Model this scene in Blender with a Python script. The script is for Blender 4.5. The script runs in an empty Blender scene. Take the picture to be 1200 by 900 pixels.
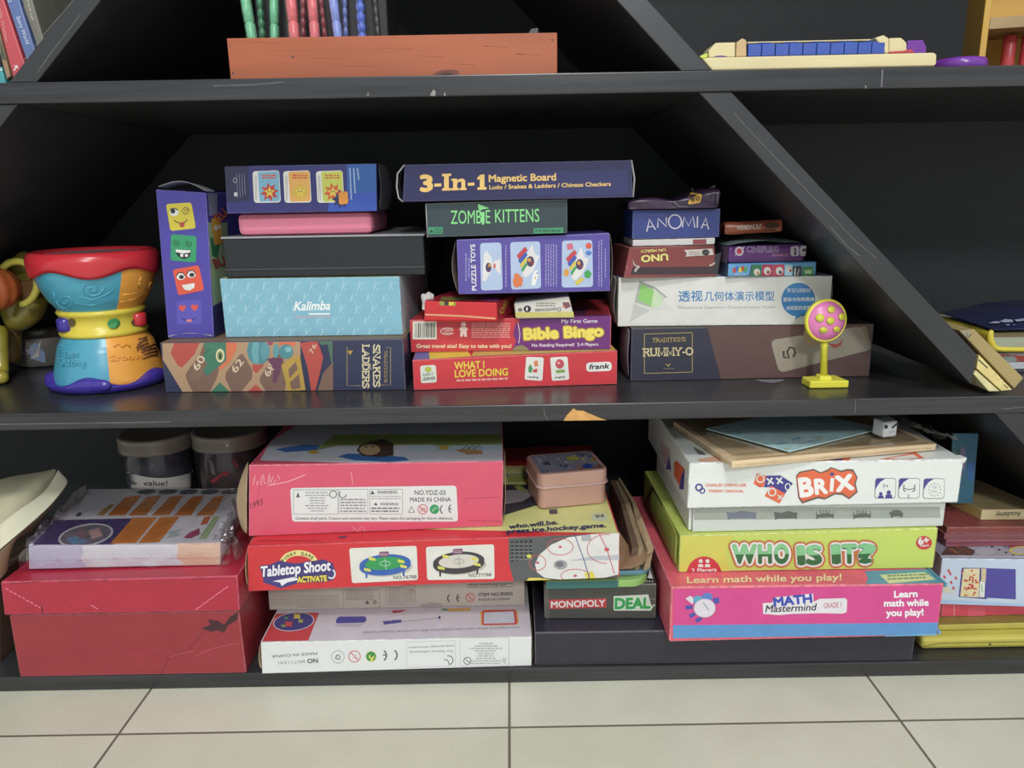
import bpy, bmesh, math, random
from math import sin, cos, pi, radians as R
from mathutils import Vector
from mathutils.bvhtree import BVHTree
random.seed(7)
scn = bpy.context.scene
COL = scn.collection

# ------------------------------------------------------------------ camera
F, PITCH, ROLL = 900.0, R(14.0), R(1.0)
CAM = Vector((0, -0.751, 0.531))
cd = bpy.data.cameras.new('camera')
cd.sensor_fit = 'HORIZONTAL'; cd.sensor_width = 36.0; cd.lens = 36.0 * F / 1200
cd.clip_start = 0.02; cd.clip_end = 50
cam = bpy.data.objects.new('camera', cd); COL.objects.link(cam)
fwd = Vector((0, cos(PITCH), -sin(PITCH))); up0 = Vector((0, sin(PITCH), cos(PITCH))); rt0 = Vector((1, 0, 0))
rt = cos(ROLL) * rt0 - sin(ROLL) * up0
up = sin(ROLL) * rt0 + cos(ROLL) * up0
from mathutils import Matrix
m3 = Matrix((rt, up, -fwd)).transposed()
cam.matrix_world = Matrix.Translation(CAM) @ m3.to_4x4()
scn.camera = cam

# ------------------------------------------------------------------ light
w = bpy.data.worlds.new('room_light'); scn.world = w; w.use_nodes = True
bg = w.node_tree.nodes['Background']
bg.inputs[0].default_value = (0.92, 0.96, 1.0, 1); bg.inputs[1].default_value = 0.78
def area(name, loc, size, sizey, power, target, col=(1, 1, 1)):
    l = bpy.data.lights.new(name, 'AREA'); l.shape = 'RECTANGLE'; l.size = size; l.size_y = sizey
    l.energy = power; l.color = col
    o = bpy.data.objects.new(name, l); COL.objects.link(o); o.location = loc
    o.rotation_euler = (Vector(target) - Vector(loc)).to_track_quat('-Z', 'Y').to_euler()
    return o
area('ceiling_lamp_near', (0.1, -1.6, 2.45), 0.3, 0.3, 25, (0.0, 0.0, 0.3), (1.0, 0.98, 0.95))
area('ceiling_lamp_far', (0.35, -3.5, 2.3), 0.35, 0.35, 50, (0.0, 0.0, 0.4), (0.98, 1.0, 0.99))
scn.view_settings.view_transform = 'Standard'; scn.view_settings.look = 'None'
scn.view_settings.gamma = 1; scn.view_settings.exposure = 0.0
scn.view_settings.use_curve_mapping = False

# ------------------------------------------------------------------ camera rays: photo point -> place
def ray(x, y):
    return (rt * ((x - 600) / F) - up * ((y - 450) / F) + fwd)
def atY(p, Y):
    d = ray(*p); k = (Y - CAM.y) / d.y; return CAM + d * k
def atZ(p, Z):
    d = ray(*p); k = (Z - CAM.z) / d.z; return CAM + d * k

# ------------------------------------------------------------------ materials
def lin(h):
    h = h.lstrip('#')
    def f(c): return c / 12.92 if c <= .04045 else ((c + .055) / 1.055) ** 2.4
    c = [f(int(h[i:i+2], 16) / 255) for i in (0, 2, 4)]; g = sum(c) / 3
    return tuple(.93 * x + .05 * g + .008 for x in c)   # hazy veil mixed into every colour: greyer, with lifted blacks
MC = {}
def M(h, rough=.45, noise=.05, bump=0, scale=60, metal=0, stretch=None, spec=.5, trans=0, emit=0):
    key = (h, rough, noise, bump, scale, metal, stretch, spec, trans)
    if key in MC: return MC[key]
    m = bpy.data.materials.new('paint_' + h.strip('#')); m.use_nodes = True
    nt = m.node_tree; b = nt.nodes['Principled BSDF']; c = lin(h)
    b.inputs['Roughness'].default_value = rough; b.inputs['Metallic'].default_value = metal
    b.inputs['Specular IOR Level'].default_value = spec
    b.inputs['Transmission Weight'].default_value = trans
    tc = nt.nodes.new('ShaderNodeTexCoord'); src = tc.outputs['Object']
    if stretch:
        mp = nt.nodes.new('ShaderNodeMapping'); mp.inputs['Scale'].default_value = stretch
        nt.links.new(src, mp.inputs['Vector']); src = mp.outputs['Vector']
    n = nt.nodes.new('ShaderNodeTexNoise'); n.inputs['Scale'].default_value = scale; n.inputs['Detail'].default_value = 4
    nt.links.new(src, n.inputs['Vector'])
    rp = nt.nodes.new('ShaderNodeValToRGB')
    rp.color_ramp.elements[0].position = .3; rp.color_ramp.elements[1].position = .7
    rp.color_ramp.elements[0].color = tuple(x * (1 - noise) for x in c) + (1,)
    rp.color_ramp.elements[1].color = tuple(min(1, x * (1 + noise)) for x in c) + (1,)
    nt.links.new(n.outputs['Fac'], rp.inputs['Fac']); nt.links.new(rp.outputs['Color'], b.inputs['Base Color'])
    if bump:
        bp = nt.nodes.new('ShaderNodeBump'); bp.inputs['Strength'].default_value = bump; bp.inputs['Distance'].default_value = .002
        nt.links.new(n.outputs['Fac'], bp.inputs['Height']); nt.links.new(bp.outputs['Normal'], b.inputs['Normal'])
    MC[key] = m; return m
def film(name, clear=.86, tint=(1, 1, 1), rough=.12, bump=.6, scale=70):
    m = bpy.data.materials.new(name); m.use_nodes = True; nt = m.node_tree
    nt.nodes.remove(nt.nodes['Principled BSDF'])
    out = nt.nodes['Material Output']
    t = nt.nodes.new('ShaderNodeBsdfTransparent'); t.inputs[0].default_value = tint + (1,)
    g = nt.nodes.new('ShaderNodeBsdfGlossy'); g.inputs['Roughness'].default_value = rough
    mx = nt.nodes.new('ShaderNodeMixShader'); lw = nt.nodes.new('ShaderNodeLayerWeight'); lw.inputs['Blend'].default_value = .25
    mr = nt.nodes.new('ShaderNodeMapRange'); mr.inputs['To Min'].default_value = 1 - clear; mr.inputs['To Max'].default_value = .75
    nt.links.new(lw.outputs['Facing'], mr.inputs['Value']); nt.links.new(mr.outputs[0], mx.inputs[0])
    tc = nt.nodes.new('ShaderNodeTexCoord'); n = nt.nodes.new('ShaderNodeTexNoise'); n.inputs['Scale'].default_value = scale
    nt.links.new(tc.outputs['Object'], n.inputs['Vector'])
    bp = nt.nodes.new('ShaderNodeBump'); bp.inputs['Strength'].default_value = bump; bp.inputs['Distance'].default_value = .004
    nt.links.new(n.outputs['Fac'], bp.inputs['Height']); nt.links.new(bp.outputs['Normal'], g.inputs['Normal']); nt.links.new(bp.outputs['Normal'], lw.inputs['Normal'])
    nt.links.new(t.outputs[0], mx.inputs[1]); nt.links.new(g.outputs[0], mx.inputs[2]); nt.links.new(mx.outputs[0], out.inputs[0])
    return m

# ------------------------------------------------------------------ mesh builder
class B:
    def __init__(s): s.v = []; s.f = []; s.m = []
    def mi(s, m):
        if m not in s.m: s.m.append(m)
        return s.m.index(m)
    def add(s, vs, fs, m, smooth=False):
        o = len(s.v); s.v += [Vector(v) for v in vs]; k = s.mi(m) if not isinstance(m, list) else None
        for i, f in enumerate(fs): s.f.append((tuple(o + j for j in f), k if k is not None else s.mi(m[i]), smooth))
    def hexa(s, c8, m, bev=.0, seg=2, smooth=None):
        """c8: bottom a b c d (ccw from above), top a b c d"""
        bm = bmesh.new(); vs = [bm.verts.new(v) for v in c8]
        for q in ((3, 2, 1, 0), (4, 5, 6, 7), (0, 1, 5, 4), (1, 2, 6, 5), (2, 3, 7, 6), (3, 0, 4, 7)):
            bm.faces.new([vs[i] for i in q])
        s._take(bm, m, bev, seg, 30)
    def _take(s, bm, m, bev, seg, ang=30, smooth=None):
        bmesh.ops.recalc_face_normals(bm, faces=bm.faces)
        if bev:
            es = [e for e in bm.edges if e.is_manifold and e.calc_face_angle(0) > R(ang)]
            bmesh.ops.bevel(bm, geom=es, offset=bev, segments=seg, profile=.5, affect='EDGES', clamp_overlap=True)
        bm.verts.index_update()
        s.add([v.co.copy() for v in bm.verts], [[v.index for v in f.verts] for f in bm.faces], m, bool(smooth)); bm.free()
    def prism(s, poly, vec, m, bev=0, seg=2, smooth=False):
        """polygon of points pushed along vec"""
        bm = bmesh.new(); a = [bm.verts.new(p) for p in poly]; b = [bm.verts.new(Vector(p) + vec) for p in poly]; n = len(a)
        bm.faces.new(a); bm.faces.new(b[::-1])
        for i in range(n): bm.faces.new((a[i], a[(i+1) % n], b[(i+1) % n], b[i]))
        s._take(bm, m, bev, seg, 35, smooth)
    def lathe(s, c, prof, m, seg=32, axis=(0, 0, 1), a0=0, a1=2*pi, smooth=True, sx=1):
        ax = Vector(axis).normalized(); x = ax.orthogonal().normalized()
        if abs(ax.z) > .9: x = (Vector((1, 0, 0)) - ax * ax.x).normalized()
        y = ax.cross(x); full = abs(a1 - a0 - 2*pi) < 1e-6; n = seg if full else seg + 1
        vs = []; fs = []
        for r, z in prof:
            for i in range(n):
                a = a0 + (a1 - a0) * i / seg; vs.append(Vector(c) + ax * z + (x * cos(a) * sx + y * sin(a)) * r)
        for j in range(len(prof) - 1):
            for i in range(seg):
                i2 = (i + 1) % n if full else i + 1
                fs.append((j*n + i, j*n + i2, (j+1)*n + i2, (j+1)*n + i))
        s.add(vs, fs, m, smooth)
    def tube(s, pts, r, m, seg=8, closed=False, taper=None):
        pts = [Vector(p) for p in pts]; n = len(pts); vs = []; fs = []; pu = None
        for i, p in enumerate(pts):
            a = pts[(i - 1) % n] if closed or i else pts[0]; b = pts[(i + 1) % n] if closed or i < n - 1 else pts[-1]
            d = (b - a).normalized()
            u = d.orthogonal().normalized() if pu is None else (pu - d * pu.dot(d)).normalized()
            pu = u; v = d.cross(u); rr = r if taper is None else r * taper[i]
            for k in range(seg): vs.append(p + (u * cos(2*pi*k/seg) + v * sin(2*pi*k/seg)) * rr)
        for i in range(n if closed else n - 1):
            for k in range(seg):
                i2 = (i + 1) % n; fs.append((i*seg + k, i*seg + (k+1) % seg, i2*seg + (k+1) % seg, i2*seg + k))
        if not closed: fs += [tuple(range(seg))[::-1], tuple((n-1)*seg + k for k in range(seg))]
        s.add(vs, fs, m, True)
    def ball(s, c, r, m, sc=(1, 1, 1), u=20, v=12):
        vs = []; fs = []
        for j in range(v + 1):
            t = pi * j / v
            for i in range(u):
                a = 2*pi*i/u; vs.append(Vector(c) + Vector((sin(t)*cos(a)*sc[0], sin(t)*sin(a)*sc[1], cos(t)*sc[2])) * r)
        for j in range(v):
            for i in range(u): fs.append((j*u + i, (j+1)*u + i, (j+1)*u + (i+1) % u, j*u + (i+1) % u))
        s.add(vs, fs, m, True)
    def grid(s, rows, m, thick=0, smooth=True):
        """rows of equal-length point lists -> sheet"""
        n = len(rows[0]); vs = [Vector(p) for r in rows for p in r]; fs = []
        for j in range(len(rows) - 1):
            for i in range(n - 1): fs.append((j*n+i, j*n+i+1, (j+1)*n+i+1, (j+1)*n+i))
        s.add(vs, fs, m, smooth)
    def build(s, name, parent=None, base=None, mods=None):
        if parent is not None: org = parent.location
        elif base is not None: org = Vector(base)
        else:
            zs = min(v.z for v in s.v); org = Vector((sum(v.x for v in s.v)/len(s.v), sum(v.y for v in s.v)/len(s.v), zs))
        me = bpy.data.meshes.new(name)
        me.from_pydata([v - org for v in s.v], [], [f[0] for f in s.f])
        for m in s.m: me.materials.append(m)
        for p, f in zip(me.polygons, s.f): p.material_index = f[1]; p.use_smooth = f[2]
        me.update()
        o = bpy.data.objects.new(name, me); COL.objects.link(o)
        if parent is not None: o.parent = parent
        else: o.location = org
        return o
def tag(o, label, cat, group=None, kind=None):
    if label: o['label'] = label
    if cat: o['category'] = cat
    if group: o['group'] = group
    if kind: o['kind'] = kind
    return o
def thing(name, label, cat, base, group=None):
    o = bpy.data.objects.new(name, None); COL.objects.link(o); o.empty_display_size = .02
    o.location = Vector(base); return tag(o, label, cat, group)
def subsurf(o, lv=2, solid=0):
    if solid:
        m = o.modifiers.new('solid', 'SOLIDIFY'); m.thickness = solid; m.offset = 0
    m = o.modifiers.new('sub', 'SUBSURF'); m.levels = lv; m.render_levels = lv

# ------------------------------------------------------------------ printing on surfaces
TC = {}
def textmesh(s, off=0.0, shear=0.0):
    key = (s, round(off, 4), shear)
    if key in TC: return TC[key]
    cu = bpy.data.curves.new('txt', 'FONT'); cu.body = s; cu.offset = off; cu.resolution_u = 3; cu.shear = shear
    ob = bpy.data.objects.new('txt', cu); COL.objects.link(ob)
    bpy.context.view_layer.update()
    dg = bpy.context.evaluated_depsgraph_get(); ev = ob.evaluated_get(dg); me = ev.to_mesh()
    par = list(range(len(me.vertices)))
    def find(a):
        while par[a] != a: par[a] = par[par[a]]; a = par[a]
        return a
    for p in me.polygons:
        for a in p.vertices: par[find(a)] = find(p.vertices[0])
    roots = {}; comp = [roots.setdefault(find(i), len(roots)) for i in range(len(par))]
    r = ([(v.co.x, v.co.y) for v in me.vertices], [tuple(p.vertices) for p in me.polygons], comp)
    ev.to_mesh_clear(); bpy.data.objects.remove(ob); bpy.data.curves.remove(cu)
    TC[key] = r; return r
CAP = max(y for x, y in textmesh('H')[0])
SERIF = {  # strokes, serif spots, width
 'S': ([[(.52,.78),(.5,.92),(.34,1),(.18,.98),(.06,.86),(.08,.68),(.26,.56),(.44,.44),(.54,.28),(.48,.1),(.32,0),(.14,.02),(.04,.14),(.03,.26)]], [], .58),
 'N': ([[(.12,0),(.12,1),(.62,0),(.62,1)]], [(.12,0),(.1,1),(.62,1)], .74),
 'A': ([[(.06,0),(.36,1),(.66,0)],[(.17,.34),(.55,.34)]], [(.06,0),(.66,0)], .74),
 'K': ([[(.12,0),(.12,1)],[(.58,1),(.14,.45)],[(.28,.6),(.62,0)]], [(.12,0),(.12,1),(.56,1),(.62,0)], .72),
 'E': ([[(.56,.76),(.56,1),(.12,1),(.12,0),(.58,0),(.58,.26)],[(.12,.52),(.42,.52)]], [(.1,0),(.1,1)], .64),
 'L': ([[(.12,1),(.12,0),(.56,0),(.56,.28)]], [(.12,1),(.08,0)], .62),
 'D': ([[(.12,0),(.12,1),(.38,1),(.58,.84),(.64,.5),(.58,.16),(.38,0),(.12,0)]], [(.08,0),(.08,1)], .72),
 'R': ([[(.12,0),(.12,1),(.44,1),(.56,.88),(.56,.66),(.44,.53),(.12,.53)],[(.36,.5),(.62,0)]], [(.12,0),(.08,1),(.64,0)], .72),
 'U': ([[(.1,1),(.1,.28),(.18,.06),(.36,0),(.54,.06),(.62,.28),(.62,1)]], [(.1,1),(.62,1)], .74),
 'M': ([[(.1,0),(.1,1),(.42,.1),(.74,1),(.74,0)]], [(.1,0),(.1,1),(.74,1),(.74,0)], .86),
 'Y': ([[(.06,1),(.34,.48),(.62,1)],[(.34,.48),(.34,0)]], [(.06,1),(.62,1),(.34,0)], .7),
 'O': ([[(.36,1),(.16,.92),(.06,.7),(.06,.3),(.16,.08),(.36,0),(.56,.08),(.66,.3),(.66,.7),(.56,.92),(.36,1)]], [], .74),
 'T': ([[(.06,.74),(.06,1),(.62,1),(.62,.74)],[(.34,1),(.34,0)]], [(.34,0)], .7),
 'I': ([[(.18,0),(.18,1)]], [(.18,0),(.18,1)], .36),
 '1': ([[(.06,.8),(.26,.98),(.26,0)]], [(.26,0)], .48),
 '3': ([[(.06,.8),(.12,.95),(.28,1),(.46,.92),(.48,.72),(.38,.56),(.24,.54)],[(.38,.54),(.52,.42),(.52,.2),(.42,.04),(.26,0),(.1,.05),(.04,.2)]], [], .6),
 'n': ([[(.12,0),(.12,.66)],[(.12,.5),(.24,.64),(.4,.66),(.5,.54),(.5,0)]], [(.12,0),(.08,.66),(.5,0)], .62),
 '-': ([[(.06,.36),(.34,.36)]], [], .4), ' ': ([], [], .3), '&': ([[(.6,.3),(.4,.05),(.2,0),(.08,.12),(.1,.3),(.36,.6),(.44,.8),(.34,.98),(.2,.94),(.18,.76),(.58,0)]], [], .64),
}
class Face:
    LIFT = .00013; seq = 0.0
    def bump(s): s.seq = (s.seq + .04) % .88
    def __init__(s, b, o, eu, ev):
        s.b = b; s.o = Vector(o); s.eu = Vector(eu); s.ev = Vector(ev)
        s.n = s.eu.cross(s.ev).normalized()
        if s.n.dot(CAM - s.o) < 0: s.n = -s.n
        s.q = (0, 0, 1.0); s.lay = 0
    def view(s, x0, y0, sc): s.q = (x0, y0, sc); return s
    def pt(s, p): return (s.q[0] + p[0] / s.q[2], s.q[1] + p[1] / s.q[2])
    def P(s, p, k=1):
        d = ray(*s.pt(p)); t = (s.o - CAM).dot(s.n) / d.dot(s.n); h = CAM + d * t - s.o
        a, bb, c = s.eu.dot(s.eu), s.eu.dot(s.ev), s.ev.dot(s.ev); e, f = h.dot(s.eu), h.dot(s.ev); D = a*c - bb*bb
        u = min(max((c*e - bb*f) / D, .004), .996); v = min(max((a*f - bb*e) / D, .004), .996)
        return s.o + s.eu * u + s.ev * v + s.n * (s.LIFT * (k + s.lay + s.seq))
    def poly(s, pts, m, k=1):
        s.bump(); s.b.add([s.P(p, k) for p in pts], [tuple(range(len(pts)))], m)
    def rect(s, x0, y0, x1, y1, m, k=1, r=0, sk=0):
        s.quad([(x0, y0), (x1, y0 + sk), (x1, y1 + sk), (x0, y1)], m, k, r)
    def quad(s, q, m, k=1, r=0):
        if not r: return s.poly(q, m, k)
        pts = []
        for i in range(4):
            p, a, c = Vector(q[i]), Vector(q[i-1]), Vector(q[(i+1) % 4])
            da = (a - p); dc = (c - p); A = p + da * min(.5, r / da.length); C = p + dc * min(.5, r / dc.length)
            for j in range(5):
                t = j / 4; pts.append(tuple(A * (1-t)**2 + p * 2*t*(1-t) + C * t*t))
        s.poly(pts, m, k)
    def all(s, m, k=1, u0=0, u1=1, v0=0, v1=1):
        c = [s.o + s.eu*u + s.ev*v + s.n*s.LIFT*k for u, v in ((u0, v0), (u1, v0), (u1, v1), (u0, v1))]
        s.b.add(c, [(0, 1, 2, 3)], m)
    def ell(s, cx, cy, rx, ry, m, k=1, n=24, rot=0, a0=0, a1=2*pi):
        full = abs(a1 - a0 - 2*pi) < 1e-6
        pts = []
        for i in range(n if full else n + 1):
            a = a0 + (a1-a0)*i/n; x, y = rx*cos(a), ry*sin(a); pts.append((cx + x*cos(rot) - y*sin(rot), cy + x*sin(rot) + y*cos(rot)))
        s.poly(pts, m, k)
    def ring(s, cx, cy, rx, ry, w, m, k=1, n=24, a0=0, a1=2*pi, rot=0):
        pts = []
        for i in range(n + 1):
            a = a0 + (a1-a0)*i/n; x, y = rx*cos(a), ry*sin(a); pts.append((cx + x*cos(rot) - y*sin(rot), cy + x*sin(rot) + y*cos(rot)))
        s.stroke(pts, w, m, k)
    def stroke(s, pts, w, m, k=1):
        s.bump()
        vs = []; fs = []; n = len(pts)
        cl = n > 2 and (Vector(pts[0]) - Vector(pts[-1])).length < 1e-6
        for i in range(n):
            p = Vector(pts[i]); a = Vector(pts[i-1] if i else (pts[-2] if cl else pts[0])); c = Vector(pts[i+1] if i < n-1 else (pts[1] if cl else pts[-1]))
            d = (c - a); d = d.normalized() if d.length > 1e-9 else Vector((1, 0))
            nn = Vector((-d.y, d.x)) * w / 2; vs += [s.P(tuple(p + nn), k), s.P(tuple(p - nn), k)]
        for i in range(n - 1): fs.append((2*i, 2*i+1, 2*i+3, 2*i+2))
        s.b.add(vs, fs, m)
    def frame(s, x0, y0, x1, y1, w, m, k=1, sk=0):
        s.stroke([(x0, y0), (x1, y0+sk)], w, m, k); s.stroke([(x1, y0+sk), (x1, y1+sk)], w, m, k)
        s.stroke([(x1, y1+sk), (x0, y1)], w, m, k); s.stroke([(x0, y1), (x0, y0)], w, m, k)
    def text(s, t, a, c, h, m, k=2, bold=0.0, outline=(), shear=0.0, skew=0.0):
        """baseline from a to c (the words fill it), capitals h tall; outline: [(offset, material)]"""
        base = textmesh(t, 0.0, shear)[0]
        if not base: return
        x0 = min(p[0] for p in base); x1 = max(p[0] for p in base)
        A = Vector(a); C = Vector(c); ux = (C - A) / (x1 - x0); d = (C - A).normalized()
        uy = Vector((d.y, -d.x)) * (h / CAP) + d * skew
        lays = list(outline) + [(bold, m)]
        vs, fs, cp = textmesh(t, 0.0, shear); s.seq = 0
        for j, (off, mm) in enumerate(lays):      # heavier weights: the letters stacked with tiny offsets
            n = 0 if off < .006 else 4 if off < .045 else 6 if off < .075 else 18
            sh = [(0, 0)] + [(off * cos(2*pi*(i + .5)/n), off * sin(2*pi*(i + .5)/n)) for i in range(n)]
            sx = uy.length / ux.length if off > .06 else 1.0
            for i, (dx, dy) in enumerate(sh):
                s.b.add([s.P(tuple(A + ux * (x - x0 + dx * min(sx, 1.6)) + uy * (y + dy)), k + j + (q % 4) * .012 + i * .05) for (x, y), q in zip(vs, cp)], fs, mm)
    def serif(s, t, a, c, h, m, wt=.16, k=2):
        W = sum(SERIF[ch][2] for ch in t); A = Vector(a); C = Vector(c); d = (C - A).normalized(); ux = (C - A) / W
        uy = Vector((d.y, -d.x)) * h; x = 0; sl = wt * h
        T = lambda px, py: tuple(A + ux * px + uy * py)
        for ch in t:
            st, se, wd = SERIF[ch]
            for pl in st: s.stroke([T(x + p[0], wt/2 + p[1] * (1 - wt)) for p in pl], sl, m, k)
            for sx, sy in se:
                yy = wt*.3 + sy * (1 - wt*.6); s.stroke([T(x + sx - .16, yy), T(x + sx + .16, yy)], sl*.6, m, k)
            x += wd
    def micro(s, x0, y0, x1, y1, rows, m, k=1, fill=.5, sk=0, center=False):
        hh = (y1 - y0) / rows
        for r in range(rows):
            y = y0 + hh * r + hh * .5; x = x0; xe = x1
            if center:
                q = random.uniform(.0, .3) * (x1 - x0); x = x0 + q; xe = x1 - q
            while x < xe - hh * .4:
                wl = random.uniform(.5, 1.9) * hh; xa = min(x + wl, xe); dy = sk * (x - x0) / max(1e-6, x1 - x0)
                s.poly([(x, y + dy - hh*fill/2), (xa, y + dy - hh*fill/2), (xa, y + dy + hh*fill/2), (x, y + dy + hh*fill/2)], m, k)
                x = xa + hh * .3
class Skin(Face):
    """printing on a curved surface: photo points thrown onto the meshes built so far"""
    def __init__(s, b, src, maxd=9):
        s.b = b; s.q = (0, 0, 1.0); s.lay = 0
        s.t = BVHTree.FromPolygons([v for v in src.v], [f[0] for f in src.f])
    def P(s, p, k=1):
        d = ray(*s.pt(p)).normalized(); h, n, i, t = s.t.ray_cast(CAM, d)
        if h is None:
            h, n, i, t = s.t.find_nearest(CAM + d * .95)
        if n.dot(d) > 0: n = -n
        return h + n * (s.LIFT * (k + s.lay + s.seq) * 2)

class Box:
    """carton: front face through photo points bl, br, tl (tr) on the upright plane Y (pair = left, right), depth behind it"""
    def __init__(s, bl, br, tl, Y, dep, m, z0=None, tr=None, z1=None, bev=.0009, lean=False, shift=0, b=None, on=None):
        Yl, Yr = Y if isinstance(Y, tuple) else (Y, Y)
        A, Bq, D = atY(bl, Yl), atY(br, Yr), atY(tl, Yl)
        C = atY(tr, Yr) if tr else Vector((Bq.x, Bq.y, Bq.z + D.z - A.z))
        s.raw = (round(A.z, 4), round(Bq.z, 4), round(D.z, 4), round(C.z, 4))
        if on is not None: z0 = (on.zat(A.x), on.zat(Bq.x))
        if z0 is not None:
            za, zb = z0 if isinstance(z0, tuple) else (z0, z0); A.z = za; Bq.z = zb
        if z1 is not None:
            za, zb = z1 if isinstance(z1, tuple) else (z1, z1); D.z = za; C.z = zb
        if not lean:
            A.x = D.x = (A.x + D.x) / 2; Bq.x = C.x = (Bq.x + C.x) / 2
            if tr is None: C.z = Bq.z + (D.z - A.z) if z1 is None else C.z
        e = (Bq - A); e.z = 0; n = Vector((-e.y, e.x, 0)).normalized()
        if n.y < 0: n = -n
        dv = n * dep + e.normalized() * shift
        s.A, s.B, s.C, s.D, s.dv = A, Bq, C, D, dv
        s.b = b or B(); s.m = m
        i0 = len(s.b.f); s.b.hexa([A, Bq, Bq + dv, A + dv, D, C, C + dv, D + dv], m, bev)
        if 0 < bev < .0018:      # rubbed edges: the folds of the carton are paler than its faces
            nm = m.name.split('_')[1][:6]; rgb = [int(nm[i:i+2], 16) for i in (0, 2, 4)]; k = .26
            ed = M('%02x%02x%02x' % tuple(int(c * (1 - k) + t * k) for c, t in zip(rgb, (214, 204, 198))), .55, .3, 0, 150); ei = s.b.mi(ed)
            fr = s.b.f[i0:]; big = set()
            ar = []
            for q, f in enumerate(fr):
                p = [s.b.v[j] for j in f[0]]; ar.append((sum(((p[j] - p[0]).cross(p[j+1] - p[0])).length for j in range(1, len(p) - 1)), q))
            big = {q for _, q in sorted(ar)[-6:]}
            s.b.f[i0:] = [f if q in big else (f[0], ei, f[2]) for q, f in enumerate(fr)]
        s.front = Face(s.b, A, Bq - A, D - A); s.top = Face(s.b, D, C - D, dv)
        s.left = Face(s.b, A + dv, -dv, D - A); s.right = Face(s.b, Bq, dv, C - Bq)
        s.z0 = min(A.z, Bq.z); s.z1 = max(C.z, D.z); s.zt = (D.z, C.z)
    def zat(s, x, gap=.0006): return s.D.z + (s.C.z - s.D.z) * (x - s.D.x) / (s.C.x - s.D.x) + gap
    def base(s): c = (s.A + s.B) / 2 + s.dv / 2; c.z = s.z0; return c
    def done(s, name, label, cat, group=None):
        s.ob = tag(s.b.build(name, base=s.base()), label, cat, group); print('BOX', name, s.raw, round(s.z0, 4), [round(z, 4) for z in s.zt]); return s.ob
    def root(s, name, label, cat, group=None, body='box_body'):
        s.ob = thing(name, label, cat, s.base(), group); s.b.build(body, s.ob); print('BOX', name, s.raw, round(s.z0, 4), [round(z, 4) for z in s.zt]); return s.ob
def slab(pts, vec, m, name, parent, bev=0):
    b = B(); b.prism(pts, vec, m, bev); return b.build(name, parent)

# ------------------------------------------------------------------ the setting
def floor_material():
    m = bpy.data.materials.new('glazed_floor_tiles'); m.use_nodes = True; nt = m.node_tree; b = nt.nodes['Principled BSDF']
    g = nt.nodes.new('ShaderNodeTexCoord'); mp = nt.nodes.new('ShaderNodeMapping')
    mp.inputs['Location'].default_value = (0.0088 + 4.0, 0.0735 + 4.0, 0)
    nt.links.new(g.outputs['Object'], mp.inputs['Vector'])
    br = nt.nodes.new('ShaderNodeTexBrick'); br.offset = 0; br.squash = 1
    br.inputs['Scale'].default_value = 1; br.inputs['Brick Width'].default_value = .4; br.inputs['Row Height'].default_value = .4
    br.inputs['Mortar Size'].default_value = .0016; br.inputs['Mortar Smooth'].default_value = .3
    br.inputs['Color1'].default_value = lin('d4d4c3') + (1,); br.inputs['Color2'].default_value = lin('cdcdba') + (1,)
    br.inputs['Mortar'].default_value = lin('6e675a') + (1,)
    nt.links.new(mp.outputs['Vector'], br.inputs['Vector'])
    n = nt.nodes.new('ShaderNodeTexNoise'); n.inputs['Scale'].default_value = 14; n.inputs['Detail'].default_value = 6
    nt.links.new(g.outputs['Object'], n.inputs['Vector'])
    n2 = nt.nodes.new('ShaderNodeTexNoise'); n2.inputs['Scale'].default_value = 420; n2.inputs['Detail'].default_value = 2
    nt.links.new(g.outputs['Object'], n2.inputs['Vector'])
    r = nt.nodes.new('ShaderNodeValToRGB'); r.color_ramp.elements[0].color = (.86, .85, .82, 1); r.color_ramp.elements[1].color = (1.06, 1.06, 1.05, 1)
    nt.links.new(n.outputs['Fac'], r.inputs['Fac'])
    r2 = nt.nodes.new('ShaderNodeValToRGB'); r2.color_ramp.elements[0].position = .36; r2.color_ramp.elements[0].color = (.95, .945, .93, 1)
    r2.color_ramp.elements[1].position = .46; r2.color_ramp.elements[1].color = (1, 1, 1, 1)
    nt.links.new(n2.outputs['Fac'], r2.inputs['Fac'])
    x = nt.nodes.new('ShaderNodeMix'); x.data_type = 'RGBA'; x.blend_type = 'MULTIPLY'; x.inputs[0].default_value = 1
    nt.links.new(br.outputs['Color'], x.inputs[6]); nt.links.new(r.outputs['Color'], x.inputs[7])
    x2 = nt.nodes.new('ShaderNodeMix'); x2.data_type = 'RGBA'; x2.blend_type = 'MULTIPLY'; x2.inputs[0].default_value = 1
    nt.links.new(x.outputs[2], x2.inputs[6]); nt.links.new(r2.outputs['Color'], x2.inputs[7])
    nt.links.new(x2.outputs[2], b.inputs['Base Color'])
    b.inputs['Roughness'].default_value = .38
    bp = nt.nodes.new('ShaderNodeBump'); bp.inputs['Strength'].default_value = .5; bp.inputs['Distance'].default_value = .001; bp.invert = True
    nt.links.new(br.outputs['Fac'], bp.inputs['Height']); nt.links.new(bp.outputs['Normal'], b.inputs['Normal'])
    return m
fb = B(); fb.add([(-3, -4, 0), (3, -4, 0), (3, .5, 0), (-3, .5, 0)], [(0, 1, 2, 3)], floor_material())
tag(fb.build('floor', base=(0, 0, 0)), 'pale glazed floor tiles with dark grout lines', 'floor', kind='structure')
wb = B(); wb.hexa([(-3, .43, 0), (3, .43, 0), (3, .5, 0), (-3, .5, 0), (-3, .43, 2.6), (3, .43, 2.6), (3, .5, 2.6), (-3, .5, 2.6)], M('cfcac0', .8, .03))
tag(wb.build('wall_back', base=(0, .43, 0)), 'plain pale wall behind the black shelving', 'wall', kind='structure')

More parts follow.
